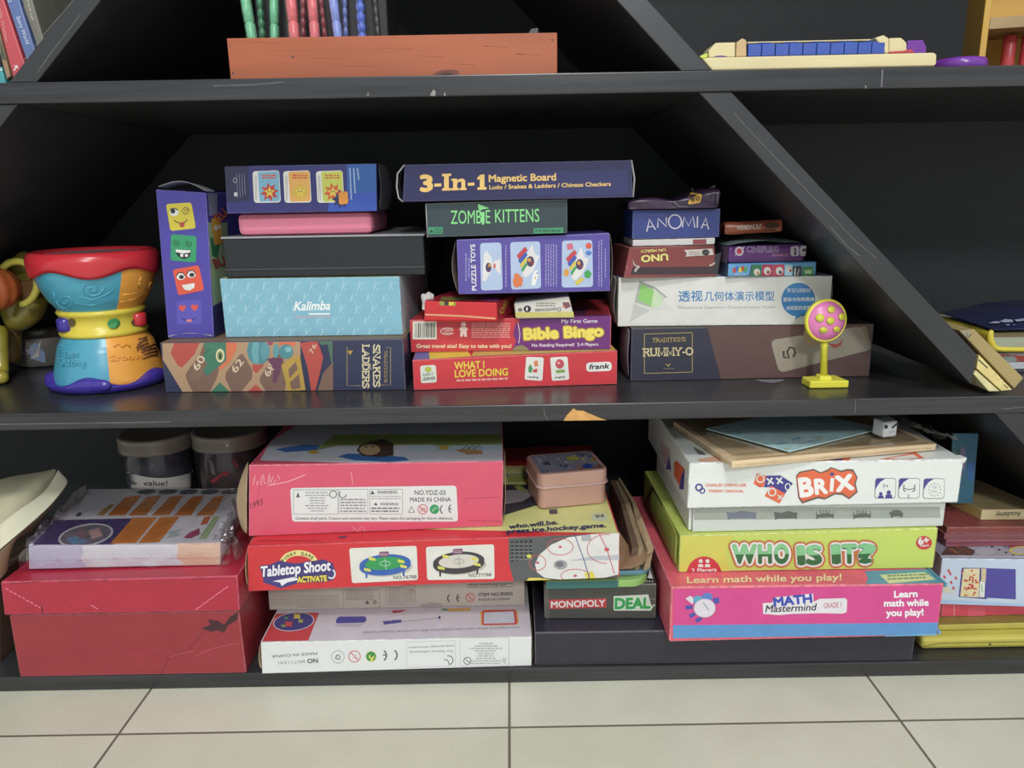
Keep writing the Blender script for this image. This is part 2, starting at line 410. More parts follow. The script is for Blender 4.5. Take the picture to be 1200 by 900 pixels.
def black_wood():
    m = bpy.data.materials.new('black_painted_wood'); m.use_nodes = True; nt = m.node_tree; b = nt.nodes['Principled BSDF']
    tc = nt.nodes.new('ShaderNodeTexCoord')
    mp = nt.nodes.new('ShaderNodeMapping'); mp.inputs['Scale'].default_value = (2.2, 9, 55)
    n = nt.nodes.new('ShaderNodeTexNoise'); n.inputs['Scale'].default_value = 3; n.inputs['Detail'].default_value = 5
    nt.links.new(tc.outputs['Object'], mp.inputs['Vector']); nt.links.new(mp.outputs['Vector'], n.inputs['Vector'])
    r = nt.nodes.new('ShaderNodeValToRGB'); e = r.color_ramp.elements
    e[0].position = .3; e[0].color = lin('1f1f22') + (1,); e[1].position = .78; e[1].color = lin('38383b') + (1,)
    nt.links.new(n.outputs['Fac'], r.inputs['Fac']); nt.links.new(r.outputs['Color'], b.inputs['Base Color'])
    b.inputs['Roughness'].default_value = .3; b.inputs['Specular IOR Level'].default_value = .5
    n2 = nt.nodes.new('ShaderNodeTexNoise'); n2.inputs['Scale'].default_value = 38
    nt.links.new(tc.outputs['Object'], n2.inputs['Vector'])
    bp = nt.nodes.new('ShaderNodeBump'); bp.inputs['Strength'].default_value = .12; bp.inputs['Distance'].default_value = .0015
    nt.links.new(n2.outputs['Fac'], bp.inputs['Height']); nt.links.new(bp.outputs['Normal'], b.inputs['Normal'])
    return m
BLK = black_wood(); WEAR_GLINT = M('5a5a5c', .6, .3); RAW = M('cf9a52', .7, .15, scale=120)
TB, TM, TU = .018, .322, .6365          # tops of the shelf boards
ZM0, ZU0, DEP = .304, .618, .40
BLKD = M('2b2b2e', .36, .12, .1, 22)
ZB, ZM, ZU = TB + .0004, TM + .0004, TU + .0004   # where things stand
unit = thing('bookshelf', 'black painted shelving unit with level shelves and slanting dividers', 'shelf', (0, DEP/2, 0))
def board(z0, z1, name='shelf'):
    b = B(); b.hexa([(-1.3, 0, z0), (1.3, 0, z0), (1.3, DEP, z0), (-1.3, DEP, z0), (-1.3, 0, z1), (1.3, 0, z1), (1.3, DEP, z1), (-1.3, DEP, z1)], BLK, .0012)
    f = Face(b, (-1.3, 0, z0), (2.6, 0, 0), (0, 0, z1 - z0)); return b, f
b, f = board(0, TB); f.view(1040, 690, 7.5); f.stroke([(0, 640), (300, 648)], 5, WEAR_GLINT); b.build('shelf', unit)
b, f = board(ZM0, TM)
f.view(600, 430, 6); f.poly([(362, 378), (385, 340), (432, 290), (452, 305), (500, 308), (560, 335), (620, 360), (665, 376)], RAW, 1)
f.stroke([(222, 280), (232, 340), (250, 372)], 5, WEAR_GLINT)
for a, c in ((120, 350), (690, 720), (760, 780), (905, 925), (1080, 1150)): f.stroke([(a, 264 - a*.022), (c, 264 - c*.022)], 6, M('8d8a84', .7, .2))
f.view(0, 440, 6); f.stroke([(0, 343), (400, 338), (800, 333), (1200, 326)], 7, WEAR_GLINT); f.stroke([(0, 266), (350, 259)], 6, WEAR_GLINT)  # short upper stroke: highlight painted on the top edge
f.q = (0, 0, 1)
for x0, x1 in ((-40, 130), (140, 330), (345, 520), (540, 640), (700, 860), (1005, 1240)): f.stroke([(x0, 484.2 - x0*.0166), (x1, 484.2 - x1*.0166)], .8, WEAR_GLINT)  # pale lines painted along the top front edge as its highlight
f.view(980, 330, 5.4545); f.stroke([(124, 735), (120, 845)], 5, WEAR_GLINT); f.stroke([(1060, 815), (1200, 800)], 5, WEAR_GLINT)
b.build('shelf', unit)
b, f = board(ZU0, TU)
f.view(250, 0, 4); f.poly([(1015, 448), (1032, 418), (1042, 430), (1040, 450)], M('8d8a84', .7), 1); f.stroke([(0, 402), (180, 398), (330, 385)], 5, WEAR_GLINT)
f.poly([(1080, 448), (1085, 430), (1090, 448)], M('8d8a84', .7), 1); f.poly([(718, 448), (726, 430), (732, 448)], M('6d6a66', .7), 1)
f.view(950, 0, 4.788); f.stroke([(403, 390), (397, 490)], 6, M('77777a', .6)); f.stroke([(305, 480), (312, 495)], 8, M('77777a', .6))
b.build('shelf', unit)
def diag(x0, z0, x1, z1, cut=None):
    """slanting board, square to the front, 20 mm thick, between two heights"""
    d = Vector((x1 - x0, 0, z1 - z0)); t = .0283 if d.x * d.z < 0 else .0262
    b = B(); q = [Vector((x0, .002, z0)), Vector((x1, .002, z1)), Vector((x1 + t, .002, z1)), Vector((x0 + t, .002, z0))]
    if cut: q = cut
    b.prism(q, Vector((0, DEP - .004, 0)), BLKD, .001)
    return b
# right divider: top bay, middle bay (broken off short above the middle shelf), lower bay
b = diag(.797 - TU, TU, .797 - .95, .95); b.build('diagonal_divider', unit)
b = B(); b.prism([Vector((.795 - ZU0, .002, ZU0)), Vector((.797 + .0283 - ZU0, .002, ZU0)), Vector((.4676, .002, .365)), Vector((.4655, .002, .334))], Vector((0, DEP - .004, 0)), BLKD, .001)
fd = Face(b, (.17, .002, .33), (.31, 0, 0), (0, 0, .29)); fd.view(860, 130, 3.5294)
fd.stroke([(0, 10), (130, 150), (260, 285), (400, 430), (500, 535), (590, 610)], 5, M('4d4b4c', .6, .2)); fd.stroke([(400, 480), (470, 560), (520, 600)], 4, WEAR_GLINT)
b.build('diagonal_divider', unit)
b = diag(.797 - ZM0, ZM0, .797 - TB, TB); b.build('diagonal_divider', unit)
# left divider
b = B(); b.prism([Vector((TU - 1.094, .002, TU)), Vector((TU - 1.068, .002, TU)), Vector((.95 - 1.064, .002, .95)), Vector((.95 - 1.091, .002, .95))], Vector((0, DEP - .004, 0)), BLKD, .001)
fd = Face(b, (-.46, .002, ZU), (.34, 0, 0), (0, 0, .3)); fd.view(0, 0, 9)
fd.stroke([(400, 760), (530, 570), (640, 430), (740, 300), (850, 150)], 14, M('4a4b49', .6, .2)); fd.stroke([(250, 640), (440, 390), (700, 90), (770, 5)], 6, M('6b6c6a', .6, .2))
b.build('diagonal_divider', unit)
b = B(); b.prism([Vector((TM - 1.096, .002, TM)), Vector((TM - 1.07, .002, TM)), Vector((ZU0 - 1.07, .002, ZU0)), Vector((ZU0 - 1.096, .002, ZU0))], Vector((0, DEP - .004, 0)), BLKD, .001); b.build('diagonal_divider', unit)
b = B(); b.hexa([(-1.3, DEP, 0), (1.3, DEP, 0), (1.3, DEP + .012, 0), (-1.3, DEP + .012, 0), (-1.3, DEP, .97), (1.3, DEP, .97), (1.3, DEP + .012, .97), (-1.3, DEP + .012, .97)], BLK)
b.m = [M('232426', .6, .12, .05, 6)]; b.build('back_panel', unit)
b, f = board(.9515, .97); b.build('shelf', unit)

# ------------------------------------------------------------------ middle shelf, left stack
CARD = M('b39a78', .8, .1); CARDD = M('85714f', .85, .1); WHT = M('e6e6e2', .5, .02); INK = M('2b2b30', .6); GREY = M('9a9a9c', .6)
# snakes and ladders carton lying along the shelf
S = Box((192, 460), (475, 457), (190, 402), (.076, .0685), .2, M('2c3150', .4), z0=ZM, tr=(473, 397))
f = S.front; TANL = M('b3906e', .5); BRN = M('7d5f50', .5); RD = M('b84a41', .45); OR_ = M('d9704a', .45); GRN = M('3f7a62', .45)
f.view(190, 390, 7.5)
f.poly([(0, 75), (1215, 55), (1215, 525), (180, 525), (0, 235)], TANL, 1)
f.poly([(75, 180), (105, 72), (325, 70), (290, 180), (175, 305), (140, 290)], RD, 2)
f.poly([(545, 70), (655, 68), (655, 140), (600, 250), (520, 325), (480, 310), (555, 240)], OR_, 2)
f.poly([(205, 370), (240, 310), (330, 200), (365, 95), (430, 95), (500, 330), (480, 400), (420, 515), (270, 518), (225, 430)], BRN, 2)
f.poly([(560, 350), (690, 185), (715, 190), (795, 330), (790, 400), (700, 518), (610, 518), (555, 400)], BRN, 2)
f.poly([(860, 390), (925, 290), (1000, 190), (1050, 190), (1100, 330), (1080, 518), (910, 518), (860, 430)], BRN, 2)
f.poly([(430, 520), (510, 435), (590, 520)], GRN, 2); f.poly([(755, 520), (825, 455), (885, 520)], RD, 2)
f.poly([(790, 280), (900, 280), (830, 355), (800, 330)], RD, 2)
f.poly([(365, 75), (560, 65), (565, 240), (480, 315), (430, 350), (400, 380), (360, 340), (395, 270), (360, 200), (380, 160)], GRN, 3)
f.ell(512, 200, 38, 60, M('e3d3a8', .5), 4); f.ell(512, 200, 24, 40, M('6f8f4c', .5), 5); f.ell(513, 205, 8, 26, INK, 6)
f.stroke([(370, 185), (400, 160), (430, 135)], 6, M('2a5543'), 4)
f.poly([(745, 150), (765, 75), (800, 62), (900, 62), (945, 150), (930, 240), (880, 275), (800, 270), (760, 220)], M('4c8a92', .4), 3)
f.poly([(800, 66), (850, 64), (850, 270), (800, 262), (785, 160)], M('6aa6ac', .4), 4)
f.ell(905, 160, 42, 75, M('5b98a0', .4), 5); f.ell(1002, 160, 26, 62, M('5b98a0', .4), 5); f.ell(1090, 165, 62, 62, M('4c8a92', .4), 5); f.ell(1110, 145, 30, 24, M('79b5b8', .4), 6)
f.poly([(925, 230), (1000, 210), (1060, 230), (1040, 330), (1000, 440), (970, 430), (985, 320)], M('6d3a58', .5), 4)
f.poly([(925, 66), (975, 64), (965, 108), (935, 105)], M('a03a62', .5), 4); f.poly([(1030, 64), (1170, 62), (1165, 120), (1120, 100), (1030, 102)], OR_, 4)
for t, a, c, h in (('60', (315, 335), (385, 225), 62), ('62', (650, 355), (722, 255), 60), ('68', (940, 390), (1000, 290), 58)): f.text(t, a, c, h, M('d9c3a6', .5), 4, .015)
for k in range(5): f.stroke([(235 + k*14, 400 + k*7), (330 + k*10, 285 + k*14)], 3, M('a98870'), 3)
GOLD = M('b8963e', .4); f.view(180, 380, 3.871)
f.poly([(580, 185), (640, 140), (665, 145), (690, 298), (610, 303)], GOLD, 4)
f.poly([(612, 205), (645, 170), (655, 200), (618, 245)], BRN, 5); f.poly([(618, 265), (660, 225), (668, 290), (628, 295)], BRN, 5)
f.poly([(665, 85), (710, 70), (745, 75), (770, 150), (758, 210), (735, 303), (715, 303), (700, 200)], RD, 3)
f.poly([(748, 68), (812, 66), (812, 200), (790, 90), (760, 95)], M('4c6f5b'), 3); f.poly([(770, 220), (815, 170), (815, 302), (745, 302)], BRN, 3)
f.text('76', (722, 135), (742, 95), 20, M('d9c3a6', .5), 5)
f.stroke([(878, 102), (878, 278), (940, 278)], 4, M('8d7f58'), 2); f.stroke([(1030, 275), (1075, 275), (1075, 105), (1055, 105)], 4, M('8d7f58'), 2)
CRM = M('d8cba4', .45)
f.serif('SNAKES', (995, 92), (995, 285), 34, CRM, .2, 3); f.serif('LADDERS', (946, 92), (946, 290), 34, CRM, .2, 3)
f.text('and', (980, 180), (980, 205), 10, CRM, 3); f.serif('TRADITIONS', (1046, 118), (1046, 265), 14, M('9a8a56'), .2, 3)
f.poly([(880, 120), (905, 118), (892, 140)], GOLD, 3)
S.top.all(M('7d6850', .6), 1)
S.done('board_game_box', 'flat snakes and ladders carton under the tall emoji carton and light blue carton', 'game box')

# tall carton with printed faces, standing on it
PUR = M('4a40a4', .4)
E_ = Box((197, 396.4), (250.7, 396.4), (182.5, 222), (.102, .100), .15, PUR, on=S, tr=(241.6, 226), lean=True, bev=.0007)
f = E_.front; f.view(170, 180, 4.0889)
def face_tile(c, q, r=14): f.quad(q, c, 1, r)
face_tile(M('dcc93a', .4), [(100, 242), (222, 234), (244, 358), (122, 371)])
f.ell(140, 281, 21, 19, WHT, 2); f.ell(134, 276, 11, 11, INK, 3); f.stroke([(120, 268), (140, 262), (158, 270)], 5, INK, 3)
f.stroke([(195, 280), (190, 270), (200, 266), (207, 275), (203, 288), (190, 290), (180, 280), (180, 266), (192, 258), (207, 262), (213, 276)], 3, INK, 2)
f.stroke([(140, 320), (155, 330), (175, 333), (195, 326), (202, 315)], 4, INK, 2); f.poly([(165, 331), (190, 328), (190, 345), (180, 354), (168, 350)], M('b8463c'), 3)
face_tile(M('2f9a68', .4), [(125, 385), (248, 396), (244, 522), (122, 512)])
for cx, cy in ((152, 428), (212, 433)): f.stroke([(cx + (2 + t*1.15)*cos(t*.75), cy + (2 + t*1.15)*sin(t*.75)) for t in range(15)], 3, M('123f2c'), 2)
f.poly([(145, 458), (222, 462), (214, 495), (190, 505), (165, 498), (150, 480)], M('1b2a26'), 2)
f.poly([(147, 459), (220, 464), (216, 474), (182, 478), (149, 472)], WHT, 3); f.rect(170, 480, 184, 494, WHT, 3); f.rect(192, 482, 206, 494, WHT, 3)
face_tile(M('e0533a', .4), [(132, 556), (258, 534), (284, 654), (160, 680)])
for cx, cy in ((172, 588), (222, 578)): f.ell(cx, cy, 21, 17, WHT, 2); f.ell(cx + 3, cy + 3, 12, 10, INK, 3); f.stroke([(cx - 22, cy), (cx - 10, cy - 17), (cx + 10, cy - 17), (cx + 22, cy - 2)], 4, INK, 4)
f.poly([(176, 630), (238, 620), (236, 642), (214, 656), (190, 652)], WHT, 2); [f.stroke([(x, 626), (x + 4, 652)], 2, M('b9b2ae'), 3) for x in (190, 204, 218)]
face_tile(M('5a4fb6', .4), [(150, 705), (270, 700), (276, 815), (155, 820)])
for cx, cy in ((179, 738), (238, 736)): f.poly([(cx, cy + 20), (cx - 17, cy + 2), (cx - 16, cy - 10), (cx - 6, cy - 14), (cx, cy - 6), (cx + 7, cy - 14), (cx + 17, cy - 9), (cx + 16, cy + 3)], M('d8504c'), 2)
f.stroke([(178, 788), (188, 797), (208, 800), (230, 796), (242, 785)], 4, M('2b2560'), 2); f.ell(212, 800, 14, 7, M('d67a8a'), 3)
r = E_.right; r.view(170, 180, 4.0889)
r.poly([(296, 330), (395, 330), (395, 690), (325, 730)], M('9db48e', .5), 1); r.poly([(310, 400), (360, 420), (345, 500), (320, 490)], M('2f7a55'), 2)
r.quad([(315, 310), (360, 305), (370, 430), (330, 440)], M('d9a23a'), 3, 8); r.ell(338, 355, 8, 14, WHT, 4); r.ell(355, 350, 6, 12, WHT, 4)
r.text('RU', (355, 330), (395, 290), 40, M('d9722e'), 4, .04); r.text('BU', (335, 550), (385, 530), 42, M('a5332f'), 4, .04)
r.poly([(300, 185), (345, 175), (345, 290), (308, 300)], M('8d93b4'), 1)
r.poly([(325, 735), (395, 700), (395, 880), (332, 880)], M('2c2a5e'), 1)
E_.root('toy_carton', 'tall purple carton with four cartoon face tiles standing on the flat carton', 'toy box')
b = B(); A, Bq = E_.D, E_.C; rows = []
for j in range(5):
    t = j / 4; rows.append([A.lerp(Bq, i/6) + Vector((0, .002 + .03*t, .010*sin(pi*i/6)*(1 - t*.3) + .001 + .002*(1 - t)*(1 if i == 0 else 0))) for i in range(7)])
b.grid(rows, M('bdbdbd', .5)); o = b.build('top_flap', E_.ob); subsurf(o, 1, .0008)
b = B(); A, Bq = E_.A, E_.B; b.grid([[A.lerp(Bq, i/6) + Vector((0, -.0012 + .0*j, .001 + .005*sin(pi*i/6)*(1 - j*.5) + .0018*j)) for i in range(7)] for j in range(2)], M('bdb6b4', .6)); o = b.build('bottom_flap', E_.ob); subsurf(o, 1, .0006)

# light blue carton
LB = M('7fb7cb', .4)
K = Box((264.6, 395), (472, 395), (257.3, 326.7), (.0985, .0895), .2, LB, on=S, tr=(468, 324), lean=True)
f = K.front; f.view(250, 180, 4.0909); KP = M('a5d0de', .4)
for r_ in range(5):
    for c_ in range(12):
        x = 85 + c_*76 - (r_ % 2)*28 + r_*(-6); y = 632 + r_*56
        if x > 870 or x < 50 or (r_ in (2,) and 380 < x < 600): continue
        f.stroke([(x + 8, y - 18), (x, y + 22)], 5, KP, 1); f.stroke([(x + 30, y - 18), (x + 5, y + 4), (x + 22, y + 22)], 4, KP, 1)
f.text('Kalimba', (388, 752), (560, 748), 42, M('eef4f2', .4), 3, .03, shear=.25)
f.stroke([(458, 769), (560, 768)], 7, M('eef4f2'), 3); f.micro(392, 778, 560, 788, 1, M('d6a7ad'), 2)
K.top.all(M('b7c99a', .5), 1); K.top.view(250, 180, 4.0909); K.top.poly([(660, 588), (700, 570), (870, 568), (885, 585)], M('59656c'), 2)
K.right.all(M('c9d3da', .45), 1)
K.done('instrument_box', 'light blue carton patterned with pale letters beneath the black box', 'box')
# black lidded box on it
DK = M('15161c', .4, .1)
X = Box((262, 318), (498, 313), (262, 279), (.098, .092), .2, DK, on=K, bev=.002)
XR = X.root('black_gift_box', 'wide black box with a thin raised rim carrying the pink foam block', 'box')
b = B(); a, c = X.D + Vector((-.001, -.0015, -.001)), X.C + Vector((.001, -.0015, -.001)); dv = X.dv + Vector((0, .003, 0)); h = Vector((0, 0, .0022))
b.hexa([a, c, c + dv, a + dv, a + h, c + h, c + dv + h, a + dv + h], M('9a9ba0', .35), .0008); b.build('rim', XR)
b = B(); a, c = X.A.lerp(X.D, .2), X.B.lerp(X.C, .2); e = Vector((0, -.0012, 0)); h = Vector((0, 0, .0012))
b.hexa([a + e, c + e, c, a, a + e + h, c + e + h, c + h, a + h], M('46474e', .35)); b.build('lid_seam', XR)
zt = X.z1 + .0019
# pink foam block
Pk = Box((278, 279), (437, 279), (278, 250.5), (.1, .1), .11, M('e57f9b', .7, .03, .1, 300), z0=zt, bev=.006)
Pk.done('foam_block', 'rounded pink foam block on the black box under the dark blue carton', 'foam block')
# dark blue carton with three pictures
Q = Box((266, 250), (442, 248.5), (263, 195), (.085, .088), .1, M('2c2a72', .4), on=Pk, tr=(441, 191.5), lean=True)
f = Q.front; f.view(250, 180, 4.0909)
f.poly([(52, 60), (165, 58), (175, 225), (65, 235)], M('24254a', .4), 1); f.poly([(640, 48), (785, 45), (790, 275), (600, 280), (640, 200)], M('1f5ba8', .4), 1)
f.poly([(560, 190), (790, 185), (792, 275), (550, 280)], M('2a4fb4', .4), 2)
for i, (x, bgc, hot) in enumerate(((188, '79b0cd', 'c23b2e'), (335, 'e3a955', 'd8b53e'), (492, 'c9cf58', 'd65f2e'))):
    f.quad([(x, 85), (x + 128, 80), (x + 136, 234), (x + 8, 236)], M('e3e0da', .4), 3, 16)
    f.quad([(x + 26, 88), (x + 126, 84), (x + 132, 228), (x + 34, 231)], M(bgc, .4), 4, 10)
    cx, cy = x + 82, 185
    f.poly([(cx + (46 if k % 2 else 26)*cos(k*pi/8 + .2), cy + (46 if k % 2 else 26)*sin(k*pi/8 + .2)) for k in range(16)], M(hot, .4), 5)
    f.poly([(cx + (28 if k % 2 else 12)*cos(k*pi/5 + .3), cy + (28 if k % 2 else 12)*sin(k*pi/5 + .3)) for k in range(10)], M('e8cc52', .4), 6)
    f.ell(cx - 6, cy - 3, 3, 4, INK, 7); f.ell(cx + 6, cy - 3, 3, 4, INK, 7)
    f.micro(x + 45, 98, x + 115, 122, 2, M('d2552c'), 5, .6); [f.stroke([(x + 12 + k*6, 105), (x + 16 + k*6, 225)], 2, GREY, 5) for k in range(2)]
f.poly([(612 + (44 if k % 2 else 28)*cos(k*pi/9), 218 + (44 if k % 2 else 28)*sin(k*pi/9)) for k in range(18)], M('23235a'), 6); f.quad([(600, 185), (645, 180), (648, 240), (604, 245)], M('e0912f'), 7, 12)
for k in range(3): f.stroke([(655 + k*18, 70), (662 + k*18, 70 + (150, 120, 55)[k])], 6, M('9fb3d8'), 3)
for k in range(4): f.stroke([(112 + k*12, 95), (118 + k*12, 215 - k*6)], 2, M('8b8ba6'), 2)
f.ring(105, 128, 9, 11, 3, M('a9a9bd'), 3, 12); f.ell(108, 195, 9, 11, M('c0c0cc'), 3)
QR = Q.root('toy_carton', 'dark blue carton with three star pictures on top of the pink foam block', 'toy box')
b = B(); a, c = Q.B, Q.C; b.grid([[a.lerp(c, t) + Vector((.0005 + .0035*sin(pi*t) + .002*k, k*.03, 0)) for t in (0, .25, .5, .75, 1)] for k in range(3)], M('4a4650', .7)); o = b.build('end_flap', QR); subsurf(o, 1, .0008)

# ------------------------------------------------------------------ middle shelf, centre stack
RED = M('d0303a', .35)
Wd = Box((485, 460), (723.5, 449.6), (483.4, 422), (.0645, .0765), .09, RED, z0=ZM, tr=(723, 411))
f = Wd.front; f.view(470, 330, 4.6154)
f.quad([(103, 455), (188, 450), (194, 545), (108, 550)], M('d8dccf', .4), 1, 14); f.ell(147, 475, 18, 15, M('b6bb3a'), 2, 16); f.text('EARLY', (120, 512), (176, 505), 14, INK, 2); f.text('LEARNER', (118, 535), (186, 528), 15, INK, 2, .02)
YL = M('e8d23e', .4)
f.text('WHAT I', (290, 474), (450, 467), 38, YL, 2, .028); f.text('LOVE DOING', (292, 518), (578, 506), 38, YL, 2, .028)
f.micro(300, 526, 578, 544, 1, M('e6a79c'), 2, .6, -12); 
f.quad([(677, 405), (772, 410), (764, 537), (668, 530)], M('e3e3da', .4), 1, 12); f.quad([(806, 410), (900, 405), (910, 530), (816, 537)], M('e3e3da', .4), 1, 12)
f.poly([(688, 465), (700, 445), (712, 470), (705, 492), (690, 490)], M('4b9a56'), 2); f.poly([(718, 430), (738, 425), (742, 455), (722, 460)], M('e0814a'), 2); f.poly([(715, 475), (738, 470), (735, 492), (712, 490)], M('cf4b44'), 2); f.text('reading', (684, 520), (742, 522), 11, INK, 2, .02)
f.ell(858, 445, 24, 26, M('c94a5e'), 2, 16); f.ell(852, 440, 7, 6, M('f1c6b2'), 3, 10); f.poly([(836, 480), (882, 474), (888, 490), (840, 496)], M('7fa54c'), 2); f.text('singing', (832, 524), (886, 518), 11, INK, 2, .02)
f.quad([(1000, 438), (1138, 432), (1140, 482), (1002, 488)], M('e8e6e0', .4), 2, 22); f.text('frank', (1018, 474), (1126, 468), 26, INK, 3, .03, shear=.2)
t = Wd.top; t.view(470, 330, 4.6154); t.poly([(55, 430), (155, 418), (160, 370), (55, 380)], M('5a6cb0'), 1); t.poly([(155, 420), (380, 405), (350, 360), (150, 372)], YL, 1); t.poly([(380, 405), (1165, 372), (1150, 340), (400, 360)], M('cdb15a'), 1)
Wd.done('learning_game_box', 'red flat carton with yellow lettering at the bottom of the centre stack', 'game box')
Bb = Box((481, 412), (716, 410.6), (480.4, 375), (.104, .084), .14, M('c9303c', .35), on=Wd, tr=(716, 371))
f = Bb.front; f.view(470, 330, 4.6154)
f.poly([(640, 186), (1140, 180), (1140, 382), (690, 382), (655, 345), (600, 380), (632, 300), (640, 250)], M('6b2276', .38), 1)
f.poly([(606, 282), (618, 235), (638, 215), (640, 330), (622, 325)], M('6b2276'), 1); f.stroke([(632, 222), (643, 285), (636, 335)], 4, M('d8c9d0'), 2)
f.poly([(598, 378), (620, 350), (655, 342), (685, 360), (692, 378)], M('8f8158', .6), 2)
f.rect(63, 215, 193, 312, M('dfddd0', .4), 1); [f.rect(76 + k*8.4, 224, 76 + k*8.4 + random.choice((2.5, 4, 5)), 302, INK, 2) for k in range(13)]
f.ring(252, 268, 38, 18, 4, M('edd9d3'), 2, 18, .8, 5.6); f.text('CSOR', (228, 270), (284, 268), 14, M('edd9d3'), 2, .02); f.micro(232, 274, 284, 282, 1, M('edd9d3'), 2)
f.ell(338, 232, 14, 12, M('edd9d3'), 2, 12); f.poly([(322, 245), (354, 245), (356, 298), (343, 298), (338, 280), (332, 298), (320, 298)], M('edd9d3'), 2); f.rect(316, 252, 360, 262, M('edd9d3'), 2)
f.micro(382, 222, 590, 306, 7, M('e0a29c'), 2, .5)
CRM2 = M('ecdcb4', .4)
f.text('Great travel size! Easy to take with you!', (84, 358), (596, 358), 20, CRM2, 2, .03)
f.text('My First Game', (868, 224), (1062, 222), 20, M('e6dbe6', .4), 2, .012)
f.text('Bible Bingo', (668, 312), (1092, 292), 56, M('ecd958', .35), 2, .06, outline=((.12, M('a8862e')),))
f.text('No Reading Required!  2-4 Players', (708, 352), (1066, 346), 16, M('e6dbe6', .4), 2, .02)
t = Bb.top; t.view(470, 330, 4.6154); t.poly([(640, 200), (1130, 185), (1100, 140), (640, 150)], M('70305c'), 1); t.poly([(1000, 180), (1130, 178), (1100, 140), (1000, 145)], M('b3353a'), 2)
Bb.done('bingo_game_box', 'red and purple carton with yellow lettering on the red flat carton', 'game box')
# red card pack, crumpled
Rp = Box((496, 373.5), (583, 376), (497, 352), (.085, .07), .08, M('cf2029', .22, .04, .25, 90), on=Bb, lean=True, bev=.0022, shift=.01)
f = Rp.front; f.view(470, 330, 4.6154); f.rect(208, 107, 296, 128, M('8f9a3a'), 1, 0, 4); f.rect(235, 108, 258, 128, INK, 2); f.rect(258, 110, 285, 128, M('d9c93a'), 2)
f.stroke([(130, 178), (330, 186), (510, 200)], 9, M('e0a27a', .3), 1)
Rp.top.all(M('a8233a', .3), 1); Rp.top.view(470, 330, 4.6154); Rp.top.poly([(210, 105), (400, 100), (420, 82), (220, 84)], M('7d7f3c'), 2); Rp.top.poly([(430, 104), (520, 108), (540, 82), (440, 82)], M('9a4a86'), 2)
Rp.right.all(M('a11f2c', .3), 1); Rp.right.view(470, 330, 4.6154); Rp.right.text('CNO', (548, 175), (580, 110), 20, M('c7b03e'), 2, .03)
RR = Rp.root('card_pack', 'crumpled shiny red card pack on the red and purple carton', 'card pack')
b = B(); p = Rp.D; b.grid([[p + Vector((-.004 + .014*i/4 + .002*sin(j*2.1), .002 + .006*j, -.012 + .006*j + .003*sin(i*2.3 + j))) for i in range(5)] for j in range(4)], M('c9c6c2', .3)); o = b.build('torn_wrapper', RR); subsurf(o, 2, .0008)
# small white domino carton
Dm = Box((604.5, 371), (673, 369.5), (602, 355.5), (.085, .082), .05, M('d3cfc5', .5), on=Bb, tr=(667, 347.5), lean=True, bev=.0018)
f = Dm.front; f.view(480, 335, 5); f.poly([(612, 155), (975, 150), (975, 185), (622, 185)], M('c9c06a'), 1)
f.ell(690, 135, 22, 20, INK, 2, 16); f.ell(688, 135, 5, 12, WHT, 3, 10); f.ell(648, 140, 14, 11, M('77736c'), 2, 12); f.text('Dominoes', (885, 126), (735, 136), 20, M('6b675f'), 2, .02); f.micro(740, 95, 860, 122, 2, M('8a857b'), 2)
f.poly([(895, 90), (930, 85), (945, 120), (915, 135), (900, 115)], M('7c4d5a'), 2); f.ell(905, 120, 8, 7, M('c46a5e'), 3, 10); f.ell(932, 95, 6, 5, M('c46a5e'), 3, 10)
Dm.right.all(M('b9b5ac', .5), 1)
Dm.done('card_carton', 'small worn white carton beside the red card pack', 'card box')
# purple puzzle carton, tilted, on top of both
Pz = Box((537.5, 347.5), (715, 343), (535, 281), (.07, .075), .075, M('53459c', .4), z0=(.4262, .4262), tr=(714.6, 273), lean=True)
f = Pz.front; f.view(520, 260, 5.714); PL = M('aebfdd', .4); PW = M('dcd9d8', .4)
f.quad([(243, 142), (385, 138), (395, 455), (250, 460)], PL, 1, 22); f.quad([(445, 136), (645, 130), (652, 445), (452, 455)], PL, 1, 22); f.quad([(792, 126), (995, 120), (1000, 435), (790, 440)], PL, 1, 22)
f.poly([(260, 395), (262, 330), (270, 215), (292, 190), (300, 215), (318, 230), (325, 275), (345, 260), (380, 250), (378, 355), (350, 320), (330, 305), (280, 398)], PW, 2)
f.ell(300, 305, 20, 32, M('4a3560'), 3, 14); f.ell(306, 292, 8, 12, M('d39a3a'), 4, 8); f.ell(340, 295, 9, 18, M('c96a62'), 3, 10)
def puz(dx, dy):
    P = lambda *q: [(x + dx, y + dy) for x, y in q]
    f.poly(P((525, 355), (560, 210), (590, 150), (612, 215), (640, 230), (600, 330), (550, 375)), PW, 2)
    f.ell(580 + dx, 265 + dy, 26, 36, M('4a3560'), 3, 14); f.ell(574 + dx, 255 + dy, 12, 14, M('d3953a'), 4, 8); f.ell(590 + dx, 278 + dy, 10, 12, M('8c2f3c'), 4, 8)
    for k, c in enumerate(('c23a44', '3a55b0', 'd0c24a', '3f9a4e')): f.poly(P((488 + k*10, 225 + k*32), (545 + k*2, 165 + k*36), (562, 190 + k*32), (505 + k*8, 252 + k*28)), M(c, .4), 3)
puz(0, 0); puz(330, 20)
f.quad([(465, 355), (490, 340), (532, 380), (520, 440), (480, 440), (462, 400)][:4], M('d9743e'), 3, 10); f.ell(490, 400, 28, 40, M('d9743e'), 3, 14)
f.poly([(600, 335), (625, 320), (635, 350), (610, 430), (585, 420)], WHT, 3); f.ell(612, 375, 6, 8, M('d6a23a'), 4, 8); f.poly([(618, 345), (632, 335), (630, 350)], M('3a55b0'), 4)
